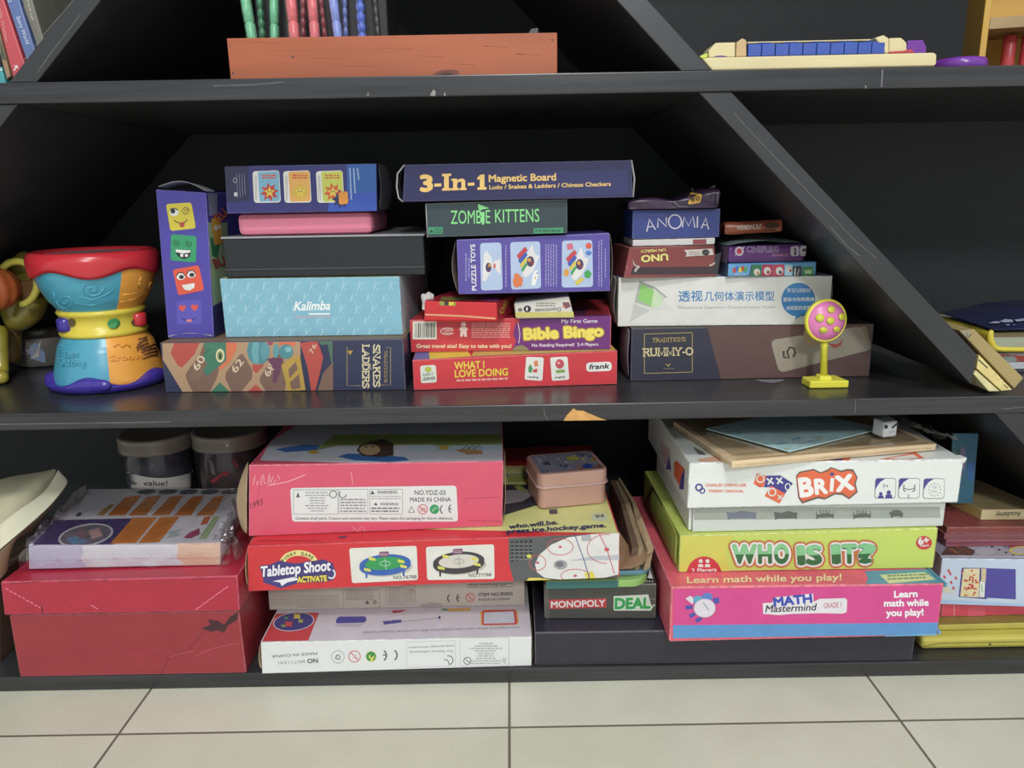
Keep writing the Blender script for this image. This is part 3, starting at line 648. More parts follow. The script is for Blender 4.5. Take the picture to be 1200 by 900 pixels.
f.quad([(822, 150), (860, 142), (868, 180), (830, 188)], M('d0627a'), 4); f.ell(970, 160, 20, 20, M('d2573c'), 4, 12); f.ell(970, 208, 20, 16, M('4e78c0'), 4, 12); f.poly([(940, 340), (965, 318), (990, 345), (975, 378), (945, 370)], M('3fa24e'), 4); f.poly([(875, 405), (920, 370), (942, 385), (895, 425)], M('d6c04a'), 4); f.ell(820, 340, 18, 26, M('d89a40'), 4, 12)
f.text('PUZZLE TOYS', (220, 458), (208, 150), 30, M('d9d4e2', .4), 2, .035)
for x, y0, y1 in ((412, 155, 440), (680, 150, 430), (697, 150, 430), (714, 152, 430), (731, 150, 430), (750, 155, 430), (1035, 130, 430), (1052, 120, 435), (1078, 180, 370), (145, 210, 400), (165, 240, 375)):
    y = y0
    while y < y1: l = random.uniform(8, 22); f.rect(x, y, x + 8, min(y + l, y1), M('9a8fc8'), 2); y += l + 5
PR = Pz.root('puzzle_carton', 'purple carton with three light blue pictures leaning over the red card pack', 'toy box')
for nm, a, c, s in (('end_flap', Pz.A, Pz.D, -1), ('end_flap', Pz.B, Pz.C, 1)):
    b = B(); b.grid([[a.lerp(c, t) + Vector((s*(.0006 + (.006 if s < 0 else .0025)*sin(pi*t)*(1 - .3*k)), k*.02, 0)) for t in (0, .2, .4, .6, .8, 1)] for k in range(3)], M('8d7f74', .8)); o = b.build(nm, PR); subsurf(o, 1, .0007)
# dark green carton
Zk = Box((501, 278), (665, 274), (499, 239), .068, .13, M('2b3d44', .38), z0=(.4868, .4886), tr=(665, 234), lean=True)
f = Zk.front; f.view(460, 180, 4.138); ZG = M('86dd88', .4)
f.text('ZOMB E', (283, 341), (474, 338), 64, ZG, 2, .0); f.text('KITTENS', (498, 334), (712, 330), 62, ZG, 2, .0)
f.poly([(428, 285), (446, 282), (446, 335), (440, 345), (434, 345)], ZG, 2); f.poly([(415, 244), (470, 265), (428, 272), (428, 284), (415, 262)], ZG, 2)
f.rect(174, 356, 244, 390, M('3d8f68', .4), 1); f.poly([(178, 382), (190, 368), (198, 382)], INK, 2); f.micro(202, 362, 240, 386, 3, M('255e48'), 2)
f.quad([(684, 362), (828, 358), (828, 385), (684, 388)], M('3d8f68', .4), 1); f.micro(692, 366, 820, 382, 1, M('255e48'), 2, .6)
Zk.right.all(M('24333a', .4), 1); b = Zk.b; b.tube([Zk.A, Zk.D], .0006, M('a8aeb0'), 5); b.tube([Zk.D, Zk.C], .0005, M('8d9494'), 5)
Zk.done('card_game_box', 'dark green carton with light green capitals under the long navy box', 'game box')
# long navy box on top
T3 = Box((472, 236), (742, 231), (474, 193), (.06, .06), .13, M('1f1e52', .35), z0=(.5236, .5242), tr=(740, 187.5), lean=True)
f = T3.front; f.view(470, 180, 8); YG = M('e6bd6c', .35)
f.text('3', (190, 351), (290, 347), 142, YG, 2, .05); f.quad([(312, 282), (378, 279), (378, 307), (312, 310)], YG, 2, 3)
slab_ = lambda *q: [f.quad([(x, y), (x1, y - .03*(x1 - x)), (x1, y1 - .03*(x1 - x)), (x, y1)], YG, 2) for x, y, x1, y1 in q]
slab_((403, 192, 448, 346), (384, 190, 470, 212), (384, 326, 470, 348))
slab_((488, 236, 526, 342), (472, 236, 510, 256), (474, 324, 542, 345), (566, 262, 602, 340), (550, 322, 614, 343))
f.poly([(520, 262), (535, 244), (560, 234), (585, 236), (600, 252), (602, 275), (566, 280), (564, 264), (545, 262), (526, 280)], YG, 2)
f.quad([(626, 274), (688, 271), (688, 299), (626, 302)], YG, 2, 3)
slab_((738, 200, 782, 338), (716, 316, 802, 340)); f.poly([(714, 226), (745, 198), (782, 194), (782, 230), (716, 246)], YG, 2)
f.view(460, 180, 4.138); f.text('Magnetic Board', (468, 137), (792, 129), 33, YG, 2, .035); f.text('Ludo / Snakes & Ladders / Chinese Checkers', (470, 173), (1058, 156), 19, YG, 2, .03)
f.poly([(600, 90), (1140, 75), (1140, 195), (700, 205)], M('25275f', .35), 1)
TR = T3.root('magnetic_board_box', 'long navy box with gold lettering at the very top of the centre stack', 'game box')
b = B(); a, c = T3.A, T3.D
b.tube([a, a + Vector((-.004, -.0005, .004)), a + Vector((-.0055, 0, .015)), a + Vector((-.004, 0, .028)), c], .0009, M('a5a2a6', .5), 6); b.grid([[a.lerp(c, t) + Vector((-.0005 - .0045*sin(pi*t), k*.03, 0)) for t in (0, .25, .5, .75, 1)] for k in range(3)], M('3f3d55', .6)); b.build('end_flap', TR)
b = B(); a, c = T3.B, T3.C; b.tube([a, a.lerp(c, .5) + Vector((.0022, 0, 0)), c], .0009, M('a5a2a6', .5), 6); b.grid([[a.lerp(c, t) + Vector((.0004 + .002*sin(pi*t), k*.03, 0)) for t in (0, .25, .5, .75, 1)] for k in range(3)], M('3f3d55', .6)); b.build('end_flap', TR)

# ------------------------------------------------------------------ middle shelf, right stack
# dark flat carton
Ru = Box((741, 447), (1021, 441), (738, 385), (.0895, .0938), .19, M('2c2b3d', .4), z0=ZM, tr=(1022, 380))
f = Ru.front; f.view(710, 310, 3.6364); GD = M('a8945a', .4)
f.poly([(432, 262), (1145, 250), (1145, 490), (490, 490)], M('5d4340', .45), 1); f.poly([(655, 258), (1145, 250), (1145, 300), (690, 330)], M('634844', .45), 2)
f.quad([(700, 322), (1090, 262), (1138, 360), (738, 462)], M('9a9080', .4), 3, 26); f.poly([(1085, 262), (1108, 262), (1136, 350), (1130, 362)], M('8a7d66'), 4)
f.text('5', (800, 350), (752, 362), 0.1, M('9a9080'), 4) if False else None
f.stroke([(756, 368), (758, 395), (780, 396), (772, 372), (782, 352), (800, 356), (806, 375), (798, 394)], 9, M('3a3733'), 5)
f.ell(885, 300, 44, 48, M('a58c66'), 5, 20, .3); f.poly([(950, 335), (985, 340), (1010, 318), (1000, 345), (980, 352), (985, 360), (960, 350)], M('a8403a'), 6)
f.frame(164, 296, 368, 464, 3, GD, 2, -6); f.rect(150, 355, 380, 392, M('2c2b3d', .4), 3, 0, -3)
f.serif('TRADITIONS', (198, 332), (340, 327), 19, GD, .16, 4); f.serif('RUMMY-O', (158, 392), (372, 387), 36, M('cdbd8c', .4), .19, 4)
f.poly([(250, 420), (264, 428), (278, 418), (266, 436)], GD, 4); f.micro(244, 440, 290, 446, 1, M('8d8468'), 4, .5)
Ru.top.all(M('54473d', .5), 1)
RO = Ru.root('tile_game_box', 'dark flat carton printed with a light numbered tile, bottom of the right stack', 'game box')
b = B(); a, c = Ru.A, Ru.D; b.grid([[a.lerp(c, t) + Vector((-.0006 - .003*sin(pi*t) - .001*k, k*.03, 0)) for t in (0, .3, .6, 1)] for k in range(3)], M('8d8d96', .6)); o = b.build('end_flap', RO); subsurf(o, 1, .0007)
b = B(); b.prism([atZ((885, 445.5), ZM), atZ((890, 447), ZM), atZ((905, 449), ZM), atZ((916, 447), ZM), atZ((920, 445), ZM)], Vector((0, 0, .0006)), M('77757a', .6))
tag(b.build('plastic_disc'), 'small grey plastic disc edge peeking from under the dark flat carton', 'plastic disc')
# white carton
Ge = Box((725, 381), (973.5, 379), (723.7, 325), (.1, .093), .16, M('d9d9d3', .45), on=Ru, tr=(973.5, 323))
f = Ge.front; f.view(710, 310, 3.6364); BLU = M('2f7cb8', .4)
f.poly([(142, 72), (205, 98), (198, 185), (122, 160)], M('a9b3a6', .4), 1); f.poly([(150, 82), (208, 112), (196, 180), (138, 150)], M('8cc86c', .4), 2)
f.poly([(205, 110), (252, 135), (228, 175), (190, 190)], M('c3d9b2', .4), 2); f.poly([(210, 100), (258, 140), (240, 145)], M('c9c6b8'), 3); f.stroke([(142, 72), (210, 100), (258, 140)], 5, M('8b948a'), 3)
f.poly([(120, 165), (188, 195), (102, 245)], M('c3c4bf', .5), 1); f.poly([(188, 195), (240, 145), (290, 195), (200, 190)], M('d2d3cd', .5), 1)
f.text('透视', (310, 154), (412, 152), 34, BLU, 2, .012); f.text('几何体演示模型', (420, 152), (718, 150), 30, BLU, 2, .01)
f.text('Perspective Geometry Demonstration Model', (308, 188), (720, 186), 11, M('a2a6b4'), 2, 0)
f.ell(820, 150, 72, 72, BLU, 1, 40); f.poly([(812, 218), (838, 215), (805, 236)], BLU, 1)
for t, x0, x1, y in (('学习几何形状', 772, 872, 118), ('爱拆与你的思维', 755, 888, 156), ('点线面的关系', 768, 872, 192)): f.text(t, (x0, y), (x1, y - 1), 13, WHT, 3, .012)
Ge.top.all(M('4c7fc0', .5), 1, 0, 1, 0, .06)
GR = Ge.root('model_box', 'white carton with blue lettering on the dark flat carton', 'box')
b = B(); a, c = Ge.A, Ge.D; b.grid([[a.lerp(c, t) + Vector((-.0008 - .004*sin(pi*t)*(1 - .3*k), k*.03, 0)) for t in (0, .3, .6, 1)] for k in range(3)], M('a19c98', .6)); o = b.build('end_flap', GR); subsurf(o, 1, .0008)
b = B(); a, c = Ge.B, Ge.C; b.grid([[a.lerp(c, t) + Vector((.0008 + .0015*sin(pi*t), k*.03, 0)) for t in (0, .3, .6, 1)] for k in range(3)], M('8c8a86', .6)); o = b.build('end_flap', GR); subsurf(o, 1, .0008)
# red brown card pack
Un = Box((731, 321), (841, 319), (738, 290), (.085, .095), .075, M('823b3a', .35), on=Ge, tr=(837, 286.5), lean=True)
f = Un.front; f.view(720, 210, 7.5); UY = M('e0cf78', .4)
f.poly([(70, 835), (100, 570), (140, 590), (165, 770), (150, 838)], M('8f3a42', .35), 1); f.poly([(160, 775), (880, 768), (880, 835), (140, 838)], M('3c2a33', .5), 1); f.poly([(885, 660), (940, 640), (940, 835), (870, 835)], M('2f3036', .5), 1)
f.text('UNO', (465, 655), (235, 672), 56, UY, 3, .05, outline=((.09, M('4a2320')),)); f.text('UN MERCY', (448, 610), (228, 622), 22, UY, 3, .04)
f.poly([(610, 622), (860, 610), (872, 665), (625, 680), (635, 652)], M('c9bfba', .4), 2); f.ell(802, 643, 34, 26, INK, 3); f.text('2-10', (780, 650), (826, 648), 12, M('8d8680'), 4); f.micro(655, 632, 750, 670, 3, M('9d928c'), 3)
for k in range(4): f.poly([(100, 640 + k*45), (112, 625 + k*45), (112, 645 + k*45)], M('c9a79c'), 3)
f.poly([(160, 700), (180, 750), (228, 765), (180, 820), (172, 800), (195, 770), (165, 750)], M('b9aaa6', .5), 3); f.poly([(830, 755), (885, 725), (880, 745), (840, 768)], M('b9aaa6'), 3)
Un.done('card_pack', 'worn red-brown card pack with upside-down yellow letters on the white carton', 'card pack')
# royal blue box with white tray
An = Box((741.4, 287.5), (838, 284.5), (741.4, 281), (.09, .09), .07, M('c9c6c6', .5), on=Un, tr=(838, 278.5))
f = An.front; f.view(720, 210, 7.5); f.rect(690, 530, 808, 572, M('8b3a46', .5), 1, 0, -4); f.text('x', (845, 556), (862, 556), 14, GREY, 2)
L2 = Box((741.4, 281), (843, 279.5), (741, 246.6), (.089, .089), .073, M('2b3a80', .38), on=An, tr=(844, 244.4), b=B())
f = L2.front; f.view(720, 210, 7.5); f.poly([(165, 270), (375, 268), (430, 300), (430, 330), (165, 330)], M('31408c', .38), 1)
LG = M('c6c3cc', .4)
f.stroke([(283, 460), (308, 352), (360, 444)], 11, LG, 3); f.stroke([(297, 420), (342, 414)], 8, LG, 3)
f.stroke([(380, 425), (382, 345), (456, 416), (456, 335)], 11, LG, 3); f.ring(532, 373, 56, 60, 11, LG, 3, 32)
f.stroke([(596, 422), (612, 332), (650, 410), (690, 328), (706, 424)], 11, LG, 3); f.stroke([(730, 326), (728, 424)], 11, LG, 3)
f.stroke([(764, 430), (802, 340), (826, 440)], 11, LG, 3); f.stroke([(778, 402), (818, 402)], 8, LG, 3)
AN = thing('card_game_box', 'royal blue lidded box with thin silver capitals on the red-brown card pack', 'game box', An.base())
An.b.build('tray', AN); L2.b.build('lid', AN); tag(AN.children[0], 'white tray', None)
# crumpled dark purple carton
zt = L2.z1; rnd = random.Random(3)
b = B(); P0 = [atY(p, y) for p, y in (((737, 246), .085), ((845, 244.5), .085))]
rows = []
top = [(735, 236), (752, 231.5), (775, 230), (788, 236), (800, 232), (815, 226), (830, 223), (845, 221)]
for j in range(5):
    row = []
    for i in range(8):
        tp = atY(top[i], .08); bt = atY((735 + i*15.6, 246), .08); bt.z = zt + .0006
        t = j / 4; p = bt.lerp(tp, t); p.y += .012*sin(i*1.9 + j)*.25*(1 if 0 < j < 4 else .4); row.append(p)
    rows.append(row)
back = []
for j in range(4):
    row = []
    for i in range(8):
        p = rows[4][i].copy(); p.y += .03*(j + 1); p.z += (.004*sin(i*1.3 + j*1.7) if i > 2 else -.001) - .003*j; row.append(p)
    back.append(row)
b.grid(rows + back, M('34203f', .3, .1, .2, 80)); n = len(rows + back)
f = Skin(b, b); f.view(720, 210, 7.5)
PU = thing('crumpled_carton', 'crumpled dark purple carton with a yellow tag on top of the royal blue box', 'carton', (b.v[0] + b.v[7]) / 2 + Vector((0, .06, 0)))
o = b.build('front_and_top', PU); subsurf(o, 1, .001)
b2 = B(); f.b = b2; f.lay = 6
f.quad([(640, 215), (660, 130), (768, 125), (748, 215)], M('c99b35', .4), 1, 24); f.text('WO', (672, 198), (742, 190), 36, M('5a3a18'), 3, .03)
b2.build('yellow_tag', PU)
b2 = B(); 
for q in ([(100, 165), (300, 150), (450, 150), (500, 165), (525, 200), (555, 250), (650, 238)], [(540, 118), (600, 90), (675, 72), (690, 110)], [(215, 128), (375, 108)], [(440, 98), (540, 88)], [(690, 68), (800, 66), (880, 85)], [(850, 160), (865, 110), (905, 118), (892, 215)]):
    b2.tube([f.P(p, 4) for p in q], .0007, M('77707c', .4), 5)
b2.build('folded_edges', PU)
# blue card pack with coloured panels
Ma = Box((853, 324.6), (957, 323), (853, 308.5), (.088, .094), .07, M('5fa0d0', .3), on=Ge, tr=(957, 306.5), bev=.002)
f = Ma.front; f.view(820, 240, 8)
for x, y, c in ((325, 615, 'c23b36'), (352, 600, '3a6ab8'), (380, 612, 'd8c23a'), (405, 598, 'c23b36'), (428, 606, '4f9a4c')): f.quad([(x - 16, y - 22), (x + 14, y - 24), (x + 16, y + 20), (x - 16, y + 24)], M(c, .35), 2, 8)
f.micro(320, 648, 430, 662, 1, M('b9c9d6'), 2); f.poly([(485, 560), (492, 560), (470, 672), (460, 672)], INK, 2)
f.poly([(492, 562), (580, 560), (575, 675), (475, 672)], M('2f7a52', .35), 2); f.poly([(585, 560), (690, 560), (685, 672), (578, 675)], M('b8284f', .35), 2); f.poly([(694, 560), (790, 560), (790, 672), (690, 672)], M('c23a55', .35), 2)
for x, y, r_ in ((535, 630, 30), (632, 620, 34), (745, 620, 34), (840, 605, 26)): f.ell(x, y, r_, r_ * 1.1, M('d8d3cc', .4), 3, 18); f.ell(x + 8, y + 12, r_*.45, r_*.5, M(random.choice(['a8453e', '4c4a6a', 'c08a5a']), .4), 4, 14)
f.poly([(800, 560), (870, 558), (865, 670), (795, 670)], M('a6cfe0', .35), 2); f.poly([(870, 580), (955, 575), (950, 668), (875, 672)], M('3a3a4c'), 2); f.stroke([(895, 590), (890, 665)], 12, WHT, 3); f.stroke([(930, 600), (915, 660)], 12, M('b0b4bc'), 3)
f.quad([(958, 585), (1060, 578), (1068, 660), (958, 668)], M('3f8f56', .35), 2, 14); f.poly([(985, 645), (982, 605), (1000, 622), (1016, 598), (1030, 622), (1050, 602), (1046, 642)], M('bfd8a8'), 3)
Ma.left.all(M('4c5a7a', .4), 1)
Ma.done('card_pack', 'light blue card pack with coloured panels on the right end of the white carton', 'card pack')
# purple foil pack
Ca = Box((852, 306.5), (946, 305), (854, 289), (.084, .09), .065, M('58246e', .22, .05, .2, 70), on=Ma, tr=(943, 285.5), bev=.004)
f = Ca.front; f.view(820, 240, 8); f.poly([(285, 330), (420, 315), (640, 350), (880, 320), (1000, 340), (1005, 380), (640, 375), (420, 340), (285, 380)], M('8fa4a8', .3), 1)
f.ell(370, 435, 42, 44, M('b9a6bc', .3), 2); f.ell(370, 435, 24, 26, M('a82438'), 3); f.poly([(320, 480), (345, 455), (352, 465)], M('b9a6bc'), 2); f.poly([(395, 400), (425, 385), (410, 415)], M('b9a6bc'), 2)
f.text('CINEFLEXI', (440, 445), (735, 440), 58, M('59396a', .3), 3, 0, outline=((.05, M('a58aac', .3)),)); f.text('ADVANCED', (676, 482), (830, 482), 22, M('c27a9a', .3), 3, .01)
f.quad([(850, 392), (930, 385), (930, 480), (850, 482)], M('b3aab6', .3), 2, 22); f.quad([(938, 388), (1015, 384), (1005, 478), (938, 480)], M('b3aab6', .3), 2, 22)
f.poly([(880, 470), (890, 430), (880, 405), (900, 400), (905, 470)], INK, 3); f.poly([(955, 420), (985, 405), (1005, 420), (985, 440), (965, 438)], INK, 3); f.micro(955, 455, 1000, 470, 2, INK, 3)
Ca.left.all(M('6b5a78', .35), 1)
CR = Ca.root('card_pack', 'shiny purple card pack on the light blue card pack', 'card pack')
b = B(); p0, p1 = Ca.D, Ca.C; b.grid([[p0.lerp(p1, i/7) + Vector((0, .003 + .02*j, .0004 + .0095*sin(pi*min(1, (i/7)*1.02))*(.72 + .28*sin(j*1.2 + i*.9))*min(1, .55 + j) + .0008*sin(i*2.2)*(1 if 0 < i < 7 else 0))) for i in range(8)] for j in range(4)], M('93acad', .25, .25, .3, 60)); o = b.build('foil_wrapper', CR); subsurf(o, 2, .0005)
# orange pack on top
b = B(); rows = []
z0 = Ca.z1 + .0025
for j in range(5):
    row = []
    for i in range(9):
        lo = atY((848 + i*8.6, 275.8 - i*.5), .1); hi = atY((848 + i*8.6, 260 - i*.45), .1); t = j / 4
        p = lo.lerp(hi, t); p.y += -.006*sin(pi*t)*(sin(pi*min(max(i, .8)/8, .9))) ; p.z += .0008*sin(i*2.7 + j*1.3); row.append(p)
    rows.append(row)
for j in range(1, 4): rows.append([p + Vector((0, .018*j, -.004*j*j*.5)) for p in rows[4]])
b.grid(rows, M('8f4528', .35, .12, .25, 70))
f = Skin(b, b); f.view(820, 240, 8)
OG = thing('card_pack', 'crumpled orange-brown pack on top of the shiny purple card pack', 'card pack', Vector((rows[0][4].x, rows[0][4].y + .03, z0)))
o = b.build('wrapper', OG); subsurf(o, 1, .001)
b2 = B(); f.b = b2; f.lay = 5; f.text('WEREWOLF', (345, 232), (575, 215), 30, M('cfc3b4', .4), 1, .02); f.poly([(590, 190), (650, 170), (740, 180), (735, 205), (640, 215)], M('3a2418'), 1); f.poly([(205, 160), (260, 150), (250, 200), (215, 215)], M('33211c'), 1); f.micro(600, 222, 720, 240, 1, M('3a2418'), 1)
b2.build('print', OG)

# pink spotted disc toy on a yellow stand, in front of the right stack
YS = M('e2dc35', .3, .03); PKT = M('e07ab4', .3, .03)
c = atY((969.5, 376.5), .05); rad = (atY((995, 376.5), .05) - c).length
ft = atZ((967, 452), ZM)
FT = thing('spotted_disc_toy', 'pink disc with yellow spots on a yellow stand in front of the dark flat carton', 'toy', Vector((ft.x, .055, ZM)))
b = B(); c = Vector((c.x, .055, c.z)); ax = Vector((.12, -1, .06)).normalized()
b.lathe(c, [(.001, -.007), (rad*.8, -.006), (rad, -.002), (rad*1.0, .002), (rad*.93, .0035), (rad*.9, .0028)], YS, 40, ax); b.build('rim', FT)
b = B(); b.lathe(c, [(rad*.91, .002), (rad*.88, .004), (rad*.6, .0075), (rad*.3, .0095), (.0005, .0100)], PKT, 40, ax); sk = Skin(None, b); b.build('disc', FT)
b = B(); sk.b = b; sk.view(920, 340, 6.92); sk.lay = 2
for x, y, rx, ry in ((372, 158, 30, 30), (282, 225, 36, 33), (458, 216, 28, 30), (366, 248, 32, 30), (310, 322, 34, 26), (415, 316, 28, 24)):
    ps = [sk.P((x + rx*cos(a), y + ry*sin(a)), 1) for a in [2*pi*k/20 for k in range(20)]]; cc = sk.P((x, y), 1); n = (CAM - cc).normalized() * .0012
    b.add([p for p in ps] + [p*.9 + cc*.1 + n for p in ps] + [cc + n*1.1], [(k, (k+1) % 20, 20 + (k+1) % 20, 20 + k) for k in range(20)] + [(20 + k, 20 + (k+1) % 20, 40) for k in range(20)], M('d2cf38', .35, .03), True)
b.build('spots', FT)
b = B(); tp = c + Vector((.002, .004, -rad*.9)); bt = Vector((ft.x - .002, .055, ZM + .012))
b.tube([tp, tp.lerp(bt, .15), tp.lerp(bt, .16), tp.lerp(bt, .2), tp.lerp(bt, .21), tp.lerp(bt, .25), tp.lerp(bt, .26), bt], .0036, YS, 14, taper=[1, 1, 1.1, 1.1, .96, 1.1, 1, 1.05]); b.build('stem', FT)
b = B(); x0, x1 = atZ((944, 452), ZM).x, atZ((992, 453), ZM).x
b.hexa([(x0, .043, ZM), (x1, .043, ZM), (x1, .071, ZM), (x0 - .001, .066, ZM), (x0, .043, ZM + .0078), (x1, .043, ZM + .0078), (x1 - .004, .071, ZM + .0078), (x0, .066, ZM + .0078)], YS, .0012)
b.hexa([(bt.x - .007, .048, ZM + .0075), (bt.x + .007, .048, ZM + .0075), (bt.x + .007, .062, ZM + .0075), (bt.x - .007, .062, ZM + .0075), (bt.x - .0055, .049, ZM + .012), (bt.x + .0055, .049, ZM + .012), (bt.x + .0055, .061, ZM + .012), (bt.x - .0055, .061, ZM + .012)], YS, .0008)
b.build('base', FT)

# ------------------------------------------------------------------ toy drum
DC = Vector((-.4725, .133, ZM)); Z = lambda y: atY((115, y), .135).z
S_ = lambda px: px * .885 * .868 / 900   # photo px -> metres near the drum's axis
TEAL = M('46a0ba', .28, .04); ORA = M('eda235', .3, .05); RDD = M('c9202e', .25, .04); PUD = M('3c2a96', .22, .05); YLD = M('dcc83c', .3, .04); GNP = M('3f9a5a', .3)
DR = thing('toy_drum', 'hourglass toy drum with red rim, teal and orange panels and purple foot', 'toy drum', DC)
def sect(prof, name, mats, bound):
    """four coloured panels meeting at boundary angles that change with height"""
    for k, m in enumerate(mats):
        b = B(); vs = []; fs = []; n = 26
        for j, (r, z) in enumerate(prof):
            t = j / (len(prof) - 1); a0 = bound(k, t); a1 = bound(k + 1, t)
            for i in range(n + 1):
                a = a0 + (a1 - a0) * i / n; vs.append(DC + Vector((cos(a)*r, sin(a)*r, z - DC.z)))
        for j in range(len(prof) - 1):
            for i in range(n): fs.append((j*(n+1)+i, j*(n+1)+i+1, (j+1)*(n+1)+i+1, (j+1)*(n+1)+i))
        b.add(vs, fs, m, True); b.build(name, DR)
def prof(pts, n=14):
    r = []
    for k in range(len(pts) - 1):
        for i in range(n // (len(pts) - 1)): t = i / (n // (len(pts) - 1)); r.append((pts[k][0]*(1-t) + pts[k+1][0]*t, pts[k][1]*(1-t) + pts[k+1][1]*t))
    return r + [pts[-1]]
up_p = [(S_(42), Z(370)), (S_(50), Z(361)), (S_(61), Z(348)), (S_(69), Z(333)), (S_(73), Z(322)), (S_(75), Z(312))]
lo_p = [(S_(69), max(Z(449), ZM + .004)), (S_(70), Z(438)), (S_(66), Z(422)), (S_(59), Z(400)), (S_(49), Z(386)), (S_(43), Z(378))]
fr = -pi/2
sect(prof(up_p, 20), 'upper_panel', [TEAL, ORA, TEAL, ORA], lambda k, t: fr + t*.09 + (-1.15, .8, 2.3, 3.7, -1.15 + 2*pi)[k] - t*(.09 if k in (0, 4) else 0))
sect(prof(lo_p, 20), 'lower_panel', [TEAL, ORA, TEAL, ORA], lambda k, t: fr + .43 + .07*t + (k - 1)*pi/2)
b = B()
def wavy(r0, z0, amp, n, zt, ph, th):
    vs = []; fs = []; N = 96; rings = [(r0 - .0015, 'w', 0), (r0 + .0028, 'w', .001), (r0 + .0035, 't', 0)]
    return vs
# red rim with a scalloped lower edge
vs = []; fs = []; N = 120; prf = []
for i in range(N):
    a = 2*pi*i/N; dz = .006*cos(5*(a - fr) + 1.1); zl = Z(317) + dz*.7
    ring = [(S_(73), zl + .001), (S_(77.5), zl), (S_(79), zl + .004), (S_(80.5), (zl + Z(297))/2 + .004), (S_(80), Z(300)), (S_(77), Z(294)), (S_(72), Z(292)), (S_(69), Z(293.5)), (S_(68), Z(297))]
    for r_, z_ in ring: vs.append(DC + Vector((cos(a)*r_, sin(a)*r_, z_ - DC.z)))
K_ = 9
for i in range(N):
    for k in range(K_ - 1): fs.append((i*K_ + k, ((i+1) % N)*K_ + k, ((i+1) % N)*K_ + k + 1, i*K_ + k + 1))
b.add(vs, fs, RDD, True); b.build('rim', DR)
b = B(); b.lathe(DC + Vector((0, 0, Z(296) - DC.z)), [(S_(70), 0), (.001, .0005)], M('9aa0a6', .3), 48); b.build('drum_head', DR)
# purple foot
b = B(); vs = []; fs = []
for i in range(N):
    a = 2*pi*i/N; dz = .006*cos(5*(a - fr) - .4); zu = Z(435) + dz
    ring = [(S_(66), ZM), (S_(76), ZM + .001), (S_(79.5), ZM + .007), (S_(79), (ZM + .011 + zu)/2), (S_(76.5), zu - .001), (S_(69.5), zu + .0005), (S_(66), zu)]
    for r_, z_ in ring: vs.append(DC + Vector((cos(a)*r_, sin(a)*r_, z_ - DC.z)))
K_ = 7
for i in range(N):
    for k in range(K_ - 1): fs.append((i*K_ + k, ((i+1) % N)*K_ + k, ((i+1) % N)*K_ + k + 1, i*K_ + k + 1))
b.add(vs, fs, PUD, True)
sk = Skin(None, b); b.build('foot', DR); b = B(); cpt = sk.P((112, 453), 0); b.ball(cpt + Vector((0, .004, 0)), .0075, PUD, (2.1, .8, 1.0)); b.build('foot_bump', DR)
# yellow waist with three roller openings
b = B()
for i0, i1 in ((0, 1),):
    b.lathe(DC - Vector((0, 0, DC.z)), [(S_(42), Z(390)), (S_(53), Z(389)), (S_(55), Z(386)), (S_(53), Z(383)), (S_(50), Z(380)), (S_(49), Z(374)), (S_(50), Z(368)), (S_(53), Z(365)), (S_(55), Z(362)), (S_(53), Z(359)), (S_(42), Z(358))], YLD, 64)
sk = Skin(None, b); b.build('waist_band', DR)
b = B(); sk.b = b; sk.lay = 4; sk.view(0, 260, 4.0923)
e = [sk.P((545 + 30*cos(a), 485 + 28*sin(a)), 1) for a in [2*pi*k/8 + .3 for k in range(8)]]; cc = sk.P((545, 485), 1)
b.add([p for p in e] + [p*.85 + cc*.15 + Vector((0, -.003, 0)) for p in e], [(k, (k+1) % 8, 8 + (k+1) % 8, 8 + k) for k in range(8)] + [tuple(range(8, 16))], GNP); b.build('green_button', DR)
for px, mt in ((305, PUD), (690, RDD), (325, None), (640, None)):
    b = B()
    if mt is None:
        sk.b = b; sk.ell(345 if px == 325 else 655, 482, 30 if px == 640 else 20, 22, M('6b5a35'), 1, 18); b.build('roller_recess', DR)
    else:
        az = fr + .49 + (-1.12 if px < 400 else 1.02); p = Vector((DC.x + cos(az)*S_(49), DC.y + sin(az)*S_(49), Z(374))); b.lathe(p - Vector((0, 0, .0075)), [(.0005, 0), (.0075, .0002), (.009, .002), (.009, .013), (.0075, .015), (.0005, .0152)], mt, 20); b.build('roller', DR)
# raised swirls and letters on the panels
src = B()
for o in [c for c in DR.children if 'panel' in c.name]:
    me = o.data; src.add([v.co + DC for v in me.vertices], [tuple(p.vertices) for p in me.polygons], TEAL)
sk = Skin(None, src); sk.view(0, 260, 4.0923)
def ridge(pts, m, r=.0009): b.tube([sk.P(p, 0) for p in pts], r, m, 6)
b = B()
spiral = lambda cx, cy, r0, tn, fl=1, sx=1.4: [(cx + sx*fl*r0*(1 - t/16)*cos(t*tn), cy + r0*(1 - t/16)*sin(t*tn)) for t in range(16)]
ridge(spiral(440, 320, 42, .75), TEAL); ridge(spiral(315, 380, 40, .72, -1, 1.1), TEAL); ridge([(380, 360), (440, 375), (510, 350), (540, 330)], TEAL); ridge([(360, 390), (440, 400), (520, 380)], TEAL); ridge([(255, 335), (262, 370), (285, 410), (330, 425)], TEAL)
b.build('swirl_relief', DR); b = B()
ridge(spiral(735, 305, 32, .6, 1, 1.0), ORA); ridge([(590, 350), (640, 345), (690, 330), (720, 345), (690, 375), (620, 375)], ORA); ridge([(575, 385), (640, 370), (680, 360)], ORA); b.build('swirl_relief', DR)
b = B()
for k in range(6): ridge([(250 + k*3, 600 + k*18 + 6*sin(x)) if False else (262 + x*24, 596 + k*18 + 7*sin(x*1.4 + k)) for x in range(5 + (k > 2))], TEAL, .0006)
